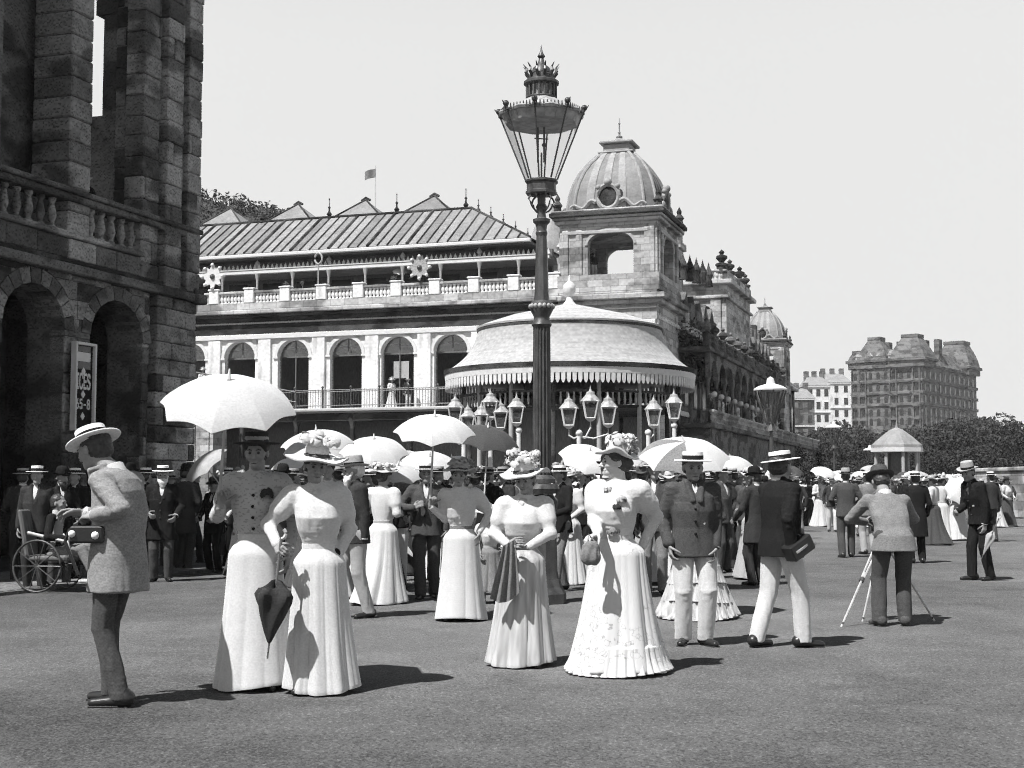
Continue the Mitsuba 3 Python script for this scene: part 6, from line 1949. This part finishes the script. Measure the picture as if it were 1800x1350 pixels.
put('cloth', xf(trimesh.util.concatenate([grid_mesh(S_), grid_mesh(S_ + [0, .012, 0])]), M), 'm_cloth_grey', sh, smooth=True)

# big lady in profile
M, p = stand(1086, 1182, -32, 1.01)
yy = p[1]
kl = woman_kit(dict(lw=local(M, 1128, 962, yy + .02), lh=(.7, .9, .1), ld=(-.5, -.5, -.6), ln=(-1, 0, -.3), lc=.5, rw=local(M, 1052, 938, yy - .30), rh=(-.6, .6, -.6), rd=local(M, 1020, 950, yy - .42) - local(M, 1052, 938, yy - .30), rn=(.2, .2, -1), rc=.6, head=(-50, -3, 0)),
               blouse='m_cloth_white', skirt='m_cloth_print', hat_kw=dict(brim=.165, tall=.11, blooms=9, spread=.09, plume=2, tilt=(-6, 0), fm='m_cloth_white', fm2='m_cloth_cream'), skin='m_skin_pale', belt='m_cloth_cream',
               corsage=[(.10, 1.30, .045, 'm_cloth_pale'), (.085, 1.245, .04, 'm_cloth_dark'), (.03, 1.06, .05, 'm_cloth_grey'), (-.02, 1.38, .04, 'm_cloth_cream')], skirt_kw=dict(hem=(.345, .34), train=.12, amp=.10, nf=10, hip=(.20, .18)), puff=.098, frill=(.24,), seed=33)
kl2 = fig('stately woman in white dress looking left in profile under a tall flowered hat', M, kl)
hb = thing('handbag', 'soft grey bag hanging from the hand of the woman in profile', 'bag')
c = W(1040, 968, yy - .42)
m = sphere((0, 0, 0), .085, 3, (1, .5, 1.15)); m = folds(m, .02, (14, 14, 8), 3); m.apply_translation(c + [0, 0, -.02])
put('bag', m, 'm_cloth_grey', hb, smooth=True)
put('cord', tube([c + [-.03, 0, .06], c + [-.02, .02, .12], c + [.03, 0, .06]], .006, 6), 'm_cloth_grey', hb)

# man in grey jacket and white trousers walking towards us
M, p = stand(1220, 1134, 6, 1.0, 1.13)
yy = p[1]
k = man_kit(dict(rw=local(M, 1176, 958, yy - .10), lw=local(M, 1257, 962, yy - .06), rh=(-.5, .8, 0), lh=(.5, .8, 0), rd=(.1, -.25, -1), ld=(-.1, -.3, -1), lf=(.09, -.02), rf=(-.075, .05), head=(0, 6, 0), ltoe=(.3, -1), rtoe=(-.4, -1)), jacket='m_cloth_mid', trousers='m_cloth_white', seed=6, tilt=(-3, 0), vopen=1.27, hem=.79)
fig('man in grey jacket, white trousers and banded boater walking towards us', M, k)

# man in dark jacket turned away, carrying a case
M, p = stand(1374, 1138, 118, 1.0, 1.14)
yy = p[1]
k = man_kit(dict(rw=local(M, 1392, 962, yy - .22), lw=local(M, 1395, 955, yy + .12), rh=(-.5, 1, -.2), lh=(.5, 1, -.2), rd=(.1, -1, -.1), ld=(0, -1, -.1), rn=(.8, 0, -.5), rc=.8, lf=(.10, .16), rf=(-.09, -.14), head=(20, 4, 0), ltoe=(.2, -1), rtoe=(-.3, -1)), jacket='m_cloth_black', trousers='m_cloth_white', seed=7, tilt=(-10, 6), hem=.80)
fig('man in black jacket and white trousers turned away to the right, boater tipped back', M, k)
cs = thing('camera_box', 'black box camera carried by the man in black jacket and white trousers', 'camera')
c = W(1403, 962, yy - .20)
MC = trimesh.transformations.translation_matrix(c) @ trimesh.transformations.rotation_matrix(.5, [0, 0, 1]) @ trimesh.transformations.rotation_matrix(-.5, [0, 1, 0])
put('box', xf(cbx(-.13, .13, -.07, .07, -.075, .07, .012), MC), 'm_leather', cs)
put('trim', xf(cbx(-.09, .05, -.076, -.069, -.012, .010, .003), MC), 'm_iron_pale', cs)
put('handle', xf(tube([(-.07, 0, .07), (-.05, 0, .10), (.05, 0, .10), (.07, 0, .07)], .009, 6), MC), 'm_leather', cs)

# photographer stooping at his tripod, back to us
M, p = stand(1572, 1100, 180, 1.0, 1.12)
yy = p[1]
k = man_kit(dict(lean=[(0, 0, 0), (.9, 0, .05), (1.2, 0, -.06), (1.42, 0, -.22), (1.6, 0, -.36)], drop=.12, rw=(-.10, -.52, 1.06), lw=(.12, -.52, 1.04), rh=(-1, .2, -.4), lh=(1, .2, -.4), head=(0, 28, 0), lf=(.14, 0.02), rf=(-.10, 0)), jacket='m_cloth_grey', trousers='m_cloth_mid', shoes='m_cloth_mid', hat='soft', hat_mat='m_cloth_mid', seed=8, hem=.76, long=True)
fig('photographer in grey jacket bending over his tripod with his back to us', M, k)
tp = thing('tripod_camera', 'wooden tripod with folding camera before the stooping photographer', 'camera')
ap = W(1550, 955, yy + .60); ap[2] = .90
for nm, (px, py) in (('leg', (1478, 1103)), ('leg', (1516, 1093)), ('leg', (1643, 1092))):
    f = G(px, py)
    m1 = ap + (f - ap) * .5
    side = np.array([.022, 0, 0])
    kk = put(nm, [tube([ap + side, m1 + side * .6], .011, 6), tube([ap - side, m1 - side * .6], .011, 6), tube([ap + (f - ap) * .42, f], [.013, .010], 6)], 'm_wood_pale', tp)
    put('clamp', tube([m1 - (f - ap) * .02, m1 + (f - ap) * .015], .026, 8), 'm_iron', kk)
    put('ferrule', tube([f + (ap - f) * .05, f], [.014, .004], 6), 'm_iron', kk)
put('head', cbx(ap[0] - .08, ap[0] + .08, ap[1] - .08, ap[1] + .08, ap[2] - .01, ap[2] + .03, .01), 'm_wood', tp)
bo = put('body', [cbx(ap[0] - .10, ap[0] + .10, ap[1] - .16, ap[1] - .10, ap[2] + .031, ap[2] + .24, .01), cbx(ap[0] - .09, ap[0] + .09, ap[1] + .08, ap[1] + .12, ap[2] + .04, ap[2] + .22, .01)], 'm_wood', tp)
put('bellows', xf(extr(Polygon([(-.10, -.08)] + [(x, -.08 + (.012 if i % 2 else 0)) for i, x in enumerate(np.linspace(-.09, .08, 12))] + [(x, .08 - (.012 if i % 2 else 0)) for i, x in enumerate(np.linspace(.08, -.09, 12))]), -.08, .08), frame(ap + [0, 0, .13], (0, 1, 0), (-1, 0, 0))), 'm_leather', bo)
put('lens', tube([ap + [0, .12, .13], ap + [0, .17, .13]], .032, 12), 'm_iron', bo)

# ---------------------------------------------------------------- people a little farther off
M, p = stand(1489, 980, 176, 1.02)
k = man_kit(dict(lw=(.2, -.2, 1.02), rw=(-.2, -.2, 1.02), lf=(.1, .1), rf=(-.1, -.12)), jacket='m_cloth_mid', trousers='m_cloth_mid', hat='soft', hat_mat='m_straw_grey', seed=11, res=.013, bres=.011)
fig('man in dark grey jacket walking away, left of the photographer', M, k)
M, p = stand(1528, 974, 190, 1.0)
k2 = man_kit(dict(lw=(.24, -.05, .9), rw=(-.2, -.22, 1.02), head=(20, 0, 0)), jacket='m_cloth_grey', trousers='m_cloth_pale', hat='boater', seed=13, res=.013, bres=.011)
fig('man in light grey jacket partly hidden behind the photographer', M, k2)
M, p = stand(1612, 990, 184, .98)
k = man_kit(dict(lw=(.22, -.1, .9), rw=(-.22, -.1, .9)), jacket='m_cloth_black', trousers='m_cloth_black', hat='boater', hem=.5, long=True, seed=14, res=.013, bres=.011)
fig('man in long black coat and boater standing just right of the photographer', M, k)
M, p = stand(1727, 1020, -70, 1.05)
k = man_kit(dict(lean=[(0, 0, 0), (.9, 0, .02), (1.3, 0, -.08), (1.6, 0, -.18)], drop=.04, lw=local(M, 1733, 945, p[1] - .2), rw=(-.1, -.3, 1.0), lh=(.8, .8, 0), head=(20, 14, 0), lf=(.1, .05), rf=(-.08, -.1)), jacket='m_cloth_black', trousers='m_cloth_black', hat='soft', hat_mat='m_straw_grey', seed=16, res=.012, bres=.010)
fig('man in black suit leaning forward at the right edge', M, k)
closed_umbrella('closed grey umbrella under the arm of the man at the right edge', W(1752, 920, p[1] - .3), W(1724, 985, p[1] - .25), 'm_cloth_pale', .06, up=.15)
M, p = stand(1683, 950, 20, .98)
kw_ = woman_kit(dict(rw=(-.12, -.24, 1.18), rd=(0, -.2, 1), rn=(1, 0, 0), rc=1.0, lw=(.22, -.1, .95), head=(0, 0, 0)), skirt_kw=dict(hem=(.34, .32), train=.2, amp=.09), hat_kw=dict(brim=.2, blooms=5), seed=41, res=.014, bres=.012)
fig('woman in white under a tilted white parasol near the right edge', M, kw_)
hp = (M @ np.append([-.12, -.26, 1.26], 1))[:3]
ap = W(1696, 832, p[1] - .3)
parasol('white parasol tilted towards us near the right edge', W(1697, 858, p[1] - .62), (.15, -.75, .55), .50, hp, depth=.35)
M, p = stand(1302, 972, 10, .98)
fig('woman in plain white dress right of the man in the grey jacket', M, kw_)
hp = (M @ np.append([-.12, -.26, 1.26], 1))[:3]
parasol('white parasol over the woman right of the man in the grey jacket', W(1284, 804, p[1] - .2), (-.05, -.35, 1), .46, hp, depth=.40)
M, p = stand(1225, 1086, 170, .96)
kf = woman_kit(dict(rw=(-.14, -.22, 1.16), rd=(0, -.2, 1), rc=1.0, lw=(.22, -.1, .95)), blouse='m_cloth_mid', skirt='m_cloth_stripe', skirt_kw=dict(hem=(.40, .34), train=.12, amp=.16, nf=18, zh=.03), frill=(.62, .42, .22), seed=44, hat_kw=dict(brim=.18, blooms=4), **LOW)
fig('woman in ruffled pale skirt hidden behind the man in the grey jacket', M, kf)
hp = (M @ np.append([-.14, -.24, 1.24], 1))[:3]
parasol('big white parasol with two grey gores behind the man in the grey jacket', W(1203, 777, p[1] + .1), (0, -.42, 1), .52, hp, mats=('m_cloth_cream', 'm_cloth_cream', 'm_cloth_cream', 'm_cloth_grey', 'm_cloth_cream', 'm_cloth_grey', 'm_cloth_cream', 'm_cloth_cream'), depth=.36)
M, p = stand(283, 1022, 8, 1.0)
k = man_kit(dict(lw=(.2, -.16, .98), rw=(-.16, -.22, 1.02), head=(6, 4, 0)), jacket='m_cloth_black', trousers='m_cloth_mid', hat='boater', beard='full', hair='m_hair_white', hem=.62, long=True, seed=18, **LOW)
fig('white-bearded old man in black coat and boater standing by the stone tower', M, k)
M, p = stand(376, 1006, -30, .90)
k = man_kit(dict(lw=(.2, -.2, 1.0), rw=(-.16, -.24, 1.02), head=(-10, 10, 0)), jacket='m_cloth_black', trousers='m_cloth_black', hat='bowler', hat_mat='m_cloth_mid', hem=.7, seed=19, **LOW)
fig('man in black with dark bowler hat by the raised arm of the parasol lady', M, k)
parasol('small grey parasol tipped sideways behind the stick of the largest parasol', W(352, 806, 22.5), (-.55, -.35, .7), .42, W(385, 850, 22.8), mats=('m_cloth_pale',) * 8, depth=.36)
M, p = stand(722, 1010, 60, .97)
kd_ = woman_kit(dict(rw=local(M, 694, 938, p[1] - .3), rd=(.2, -1, -.3), rc=.9, lw=(.2, -.1, .95), head=(0, 10, 0)), blouse='m_cloth_dark', skirt='m_cloth_dark', hat_kw=dict(mt='m_cloth_mid', fm='m_cloth_grey', brim=.2, blooms=5), skirt_kw=dict(hem=(.38, .36), train=.1, amp=.08), seed=46, **LOW)
fig('woman in dark dress with a closed white umbrella left of the parasol lady', M, kd_)
closed_umbrella('closed white umbrella slanting in front of the woman in the dark dress', W(676, 930, p[1] - .3), W(740, 990, p[1] - .5), 'm_cloth_white', .06, up=.35)
parasol('dark parasol just right of the second large white parasol', W(858, 752, 19.5), (.2, -.35, 1), .48, W(852, 860, 19.3), mats=('m_cloth_mid',) * 8, depth=.40)
M, p = stand(856, 1020, 10, .97)
fig('woman in dark dress under the dark parasol left of the lamp post', M, kd_)

# seated figures and the wheeled chair at the left edge
ch = thing('wheelchair', 'old wheeled invalid chair with a footboard at the left edge', 'wheelchair')
c0 = G(98, 1040)
MW = trimesh.transformations.translation_matrix(c0) @ trimesh.transformations.rotation_matrix(math.radians(80), [0, 0, 1])


def wc(name, mesh, m, parent=ch, **kw):
    return put(name, xf(trimesh.util.concatenate(mesh) if isinstance(mesh, list) else mesh, MW), m, parent, **kw)


for sd in (-1, 1):
    a = np.linspace(0, 2 * PI, 33)
    w = wc('wheel', tube(np.stack([0 * a + .34 * sd, .10 + .34 * np.cos(a), .36 + .34 * np.sin(a)], 1), .016, 6), 'm_iron', smooth=True)
    wc('spoke', [tube([(.34 * sd, .10, .36), (.34 * sd, .10 + .34 * math.cos(b), .36 + .34 * math.sin(b))], .007, 5) for b in np.arange(10) * PI / 5], 'm_iron', w, kind='stuff')
    wc('armrest', tube([(.27 * sd, .28, .80), (.27 * sd, .0, .74), (.27 * sd, -.3, .68), (.27 * sd, -.34, .50)], .025, 6), 'm_wood_pale', smooth=True)
wc('seat', cbx(-.27, .27, -.28, .28, .42, .50, .03), 'm_wood')
wc('backrest', xf(cbx(-.27, .27, .26, .32, .45, 1.12, .03), trimesh.transformations.rotation_matrix(-.2, [1, 0, 0], [0, .29, .45])), 'm_wood')
wc('footboard', cbx(-.24, .24, -.78, -.44, .14, .18, .01), 'm_wood_pale')
wc('steering_bar', tube([(0, -.75, .15), (0, -.80, .60), (0, -.55, .95)], .014, 6), 'm_iron_pale')
ks = man_kit(dict(sit=.40, drop=.40, lw=(.2, -.25, .72), rw=(-.2, -.25, .72), ld=(0, -1, -.2), rd=(0, -1, -.2), lf=(.10, -.56), rf=(-.10, -.62), lfz=.14, rfz=.14, lkh=(.1, -.3, 1), rkh=(-.1, -.3, 1)), jacket='m_cloth_black', trousers='m_cloth_grey', hat=None, hem=.82, seed=20, **LOW)
kp = thing('person', 'bareheaded man in black jacket and light trousers seated in the wheeled chair', 'person')
ks.spawn(kp, MW)

# ---------------------------------------------------------------- the crowd: a few figures modelled once, each copy its own entry
CR = dict(res=.0165, bres=.0145)
KM = [man_kit(dict(head=(8, 0, 0)), hat='boater', seed=60, **CR),
      man_kit(dict(lw=(.16, -.3, 1.05), rw=(-.24, .06, .9), lf=(.09, -.18), rf=(-.09, .16), head=(-14, 0, 0)), hat='boater', seed=61, **CR),
      man_kit(dict(lw=(.2, -.24, .98), rw=(-.12, -.3, 1.1), head=(20, 6, 0)), hat='bowler', hat_mat='m_cloth_black', seed=62, beard='full', hem=.62, long=True, **CR)]
KWm = [woman_kit(dict(head=(6, 0, 0), lw=(.2, -.2, 1.0), rw=(-.2, -.2, 1.0)), hat_kw=dict(brim=.21, blooms=5), skirt_kw=dict(hem=(.34, .33), train=.14, amp=.09), seed=63, **CR),
       woman_kit(dict(head=(-16, 0, 0), rw=(-.13, -.26, 1.2), rd=(0, -.2, 1), rn=(1, 0, 0), rc=1.0), hat_kw=dict(brim=.20, blooms=4, tall=.1), skirt_kw=dict(hem=(.36, .34), train=.18, amp=.10), seed=64, **CR)]
DK = ['m_cloth_black', 'm_cloth_dark', 'm_cloth_dark', 'm_cloth_mid', 'm_cloth_black']
HATN = {'m_straw': 'pale', 'm_straw_grey': 'greyish'}
TONE = {'m_cloth_black': 'black', 'm_cloth_dark': 'dark', 'm_cloth_mid': 'grey', 'm_cloth_grey': 'mid-grey', 'm_cloth_pale': 'pale-grey', 'm_cloth_white': 'white', 'm_cloth_cream': 'off-white'}
SEEN = set()
spots = []


def region(px):
    for lim, t in ((262, 'near the wheeled chair'), (470, 'below the stone tower'), (600, 'behind the umbrella lady'), (700, 'behind the bearded man'), (860, 'behind the parasol lady'), (1010, 'near the lamp foot'), (1160, 'behind the profile lady'), (1330, 'behind the striped parasol'), (1450, 'beyond the camera carrier'), (1570, 'left of the photographer'), (1680, 'right of the photographer'), (1900, 'by the right edge')):
        if px < lim:
            return t
    return ''


def crowd_one(px, Y, sex=None, yaw=None, para=False, mats=None, s=None):
    p = W(px, 855, Y); p[2] = 0
    if any(np.hypot(p[0] - q[0], p[1] - q[1]) < .55 for q in spots):
        return
    spots.append(p)
    yaw = R.choice([R.uniform(-60, 60), R.uniform(120, 240)]) if yaw is None else yaw
    s = R.uniform(.94, 1.04) if s is None else s
    M = trimesh.transformations.translation_matrix(p) @ trimesh.transformations.rotation_matrix(math.radians(yaw), [0, 0, 1]) @ np.diag([s, s, s, 1])
    back = abs(((yaw + 180) % 360) - 180) > 90
    reg = region(px)
    far = 'far ' if Y > 38 else ''
    face = 'back turned' if back else 'facing us'
    male = sex == 'm' or (sex is None and R.random() < .62)
    for attempt in range(12):
        if male:
            i = R.randrange(3)
            jm = R.choice(DK); tm = R.choice([jm, jm, 'm_cloth_grey', 'm_cloth_white' if i == 1 else 'm_cloth_mid']); hm = R.choice(['m_straw', 'm_straw', 'm_straw_grey'])
            ms = dict(jacket=jm, trousers=tm, **({'hat': hm} if i < 2 else {}))
            ms.update(mats or {})
            lab = f"{far}man in {TONE[ms['jacket']]} jacket, {TONE[ms['trousers']]} trousers and {'bowler' if i == 2 else HATN[hm] + ' boater'}, {face}, {reg}"
        else:
            i = 1 if para else R.randrange(2)
            bm = R.choice(['m_cloth_white', 'm_cloth_white', 'm_cloth_cream', 'm_cloth_mid', 'm_cloth_dark']); sm = bm if R.random() < .6 else R.choice(['m_cloth_white', 'm_cloth_dark', 'm_cloth_mid', 'm_cloth_pale'])
            if para:
                bm = sm = 'm_cloth_white'
            ms = dict(blouse=bm, skirt=sm, hat=R.choice(['m_cloth_white', 'm_cloth_mid', 'm_cloth_cream', 'm_cloth_dark']), flower=R.choice(['m_cloth_white', 'm_cloth_pale', 'm_cloth_mid']))
            ms.update(mats or {})
            lab = f"{far}woman in {TONE[ms['blouse']]} blouse, {TONE[ms['skirt']]} skirt, {TONE[ms['hat']]} hat, {face}, {reg}"
        if lab not in SEEN:
            break
    else:
        return
    SEEN.add(lab)
    fig(lab, M, (KM if male else KWm)[i], 'people in the crowd behind', ms)
    if para and not male:
        hp = (M @ np.append([-.13, -.28, 1.28], 1))[:3]
        ax = np.array([R.uniform(-.25, .25), R.uniform(-.6, -.15), 1])
        ax /= np.linalg.norm(ax)
        for pm, tone in (('m_cloth_white', 'white'), ('m_cloth_cream', 'off-white'), ('m_cloth_pale', 'pale-grey'), ('m_cloth_mid', 'dark grey')):
            lab = f"{far}{tone} parasol in the crowd {reg}"
            if lab not in SEEN:
                SEEN.add(lab)
                parasol(lab, hp + ax * .80 * s, ax, .46, hp, mats=(pm,) * 8, group='parasols in the crowd')
                break


# the pair under white parasols on the open promenade
for px, Y, yw in ((1441, 49.5, 10), (1421, 51.5, -30), (1462, 50, 150)):
    crowd_one(px, Y, 'f', yw, para=True if px != 1462 else False, mats=dict(blouse='m_cloth_white', skirt='m_cloth_white', hat='m_cloth_white'))
# round the foot of the lamp, left and right
for px, Y, sx in ((1000, 20.5, 'f'), (1022, 23, 'm'), (975, 24, 'f'), (1150, 18.5, 'm'), (1175, 22, 'f'), (910, 23, 'm'), (880, 25, 'f'), (545, 20, 'f'), (585, 22, 'm'), (640, 24, 'm'), (690, 26, 'f'), (780, 24, 'f'), (1270, 26, 'm'), (1330, 27, 'f'), (1345, 33, 'm'), (1400, 38, 'm'), (1385, 34, 'f'),
                  (1640, 34, 'f'), (1655, 37, 'f'), (1548, 36, 'm'), (1510, 40, 'm'), (1462, 44, 'm'), (1590, 42, 'm'), (1625, 45, 'f'), (1705, 44, 'm'), (1742, 36, 'm'), (1690, 47, 'f'), (300, 24.2, 'm'), (325, 23.6, 'm'), (340, 25, 'm'), (415, 24, 'm'), (430, 22, 'f'), (255, 21.8, 'm'), (230, 22.5, 'm'), (65, 19.2, 'm'), (108, 20.0, 'm'), (150, 20.2, 'm'), (132, 21.2, 'm'), (178, 21.0, 'm'), (82, 21.2, 'm'), (40, 20.5, 'm')):
    crowd_one(px, Y, sx)
for k in range(230):
    px = R.uniform(380, 1770)
    Y = (R.uniform(19.5, 30) if k % 3 == 0 else R.uniform(27, 46)) if px < 1290 else (R.uniform(36, 60) if px < 1400 else R.uniform(50, 72))
    crowd_one(px, Y, para=(R.random() < .25))
for k in range(110):                                     # the far promenade at the right, thick with pale dresses and sunshades
    px = R.uniform(1300, 1775)
    Y = R.uniform(48, 85) if px > 1400 else R.uniform(34, 70)
    wm = R.random() < .55
    crowd_one(px, Y, 'f' if wm else 'm', para=wm and R.random() < .45)
for k in range(110):                                      # close behind the front row
    px = R.uniform(560, 1340)
    crowd_one(px, R.uniform(17.5, 24) if 960 < px < 1180 or px < 700 else R.uniform(20, 28), para=R.random() < .22)
# people on the balconies
for px, py, y, lab, i, ms in ((1045, 474, 2.0, 'person with white hat standing in the arched opening of the domed tower', 'm', dict(jacket='m_cloth_dark')),
                              (355, 660, -3.2, 'person in white at the head of the outer stair by the stone tower', 'f', {}),
                              (500, 503, 1.6, 'woman with white hat on the upper gallery left of the ring ornament', 'f', dict(blouse='m_cloth_white')),
                              (528, 500, 1.6, 'man with white boater on the upper gallery next to a white hat', 'm', {}),
                              (690, 503, 1.6, 'woman under a white parasol on the upper gallery', 'f', dict(blouse='m_cloth_dark')),
                              (688, 680, -1.0, 'woman in white on the balcony in front of the window with the blind', 'f', {}),
                              (716, 684, -.9, 'man in dark suit on the balcony in front of the window with the blind', 'm', {})):
    o = PA + S2 * y + R2 * a_at(px, y)
    zf = ZB if py > 600 else (ZPAR + .06 if px < 900 else zb1 + 1.05)
    M = trimesh.transformations.translation_matrix((o[0], o[1], zf if px != 355 else 6.6)) @ trimesh.transformations.rotation_matrix(math.radians(R.uniform(-30, 40)), [0, 0, 1])
    fig(lab, M, (KM[0] if i == 'm' else KWm[1]), None, ms)
    if px == 690:
        hp = (M @ np.append([-.13, -.28, 1.28], 1))[:3]
        parasol('white parasol on the upper gallery above the balustrade', W(703, 473, o[1] - .3), (.1, -.5, 1), .46, hp, depth=.42)
for k in range(11):
    y_ = 5.6 + 3.1 * k + R.uniform(-.5, .5)
    o = PA + S2 * y_ + R2 * (TWD + 1.9)
    i = k % 2
    fig(('nearest', 'second', 'third', 'fourth', 'fifth', 'sixth', 'seventh', 'eighth', 'ninth', 'tenth', 'last')[k] + (' figure, a woman in white,' if i else ' figure, a man in dark suit,') + ' on the side terrace', trimesh.transformations.translation_matrix((o[0], o[1], 5.055)) @ trimesh.transformations.rotation_matrix(R.uniform(.3, 2), [0, 0, 1]), (KWm[1] if i else KM[0]), 'people on the side terrace', {} if i else dict(trousers='m_cloth_dark'))
o = TW + S2 * s_at(222) - R2 * .55
M = np.array(frame((o[0] - .25, o[1] - .35, 5.76), (1, 0, 0), (0, 1, 0)))
fig('person with white hat leaning on the balustrade of the stone tower', M @ trimesh.transformations.rotation_matrix(.4, [0, 0, 1]) @ np.diag([.8, .8, .8, 1]), KWm[0], None, dict(blouse='m_cloth_black', skirt='m_cloth_black', hat='m_cloth_white', flower='m_cloth_white'))

# ---------------------------------------------------------------- summer haze over everything
AIR = 0.00018
scene['air'] = {'type': 'homogeneous', 'albedo': {'type': 'rgb', 'value': [0.95, 0.95, 0.95]}, 'sigma_t': AIR}
scene['haze'] = {'type': 'cube', 'to_world': T().translate([0, 800, 38.0]).scale([1405, 1005, 39.0]), 'bsdf': {'type': 'null'}, 'interior': {'type': 'ref', 'id': 'air'}}
labels['haze'] = {'label': 'thin summer haze over the whole promenade that pales the far hotel', 'category': 'haze', 'kind': 'stuff'}
scene['camera']['medium'] = {'type': 'ref', 'id': 'air'}
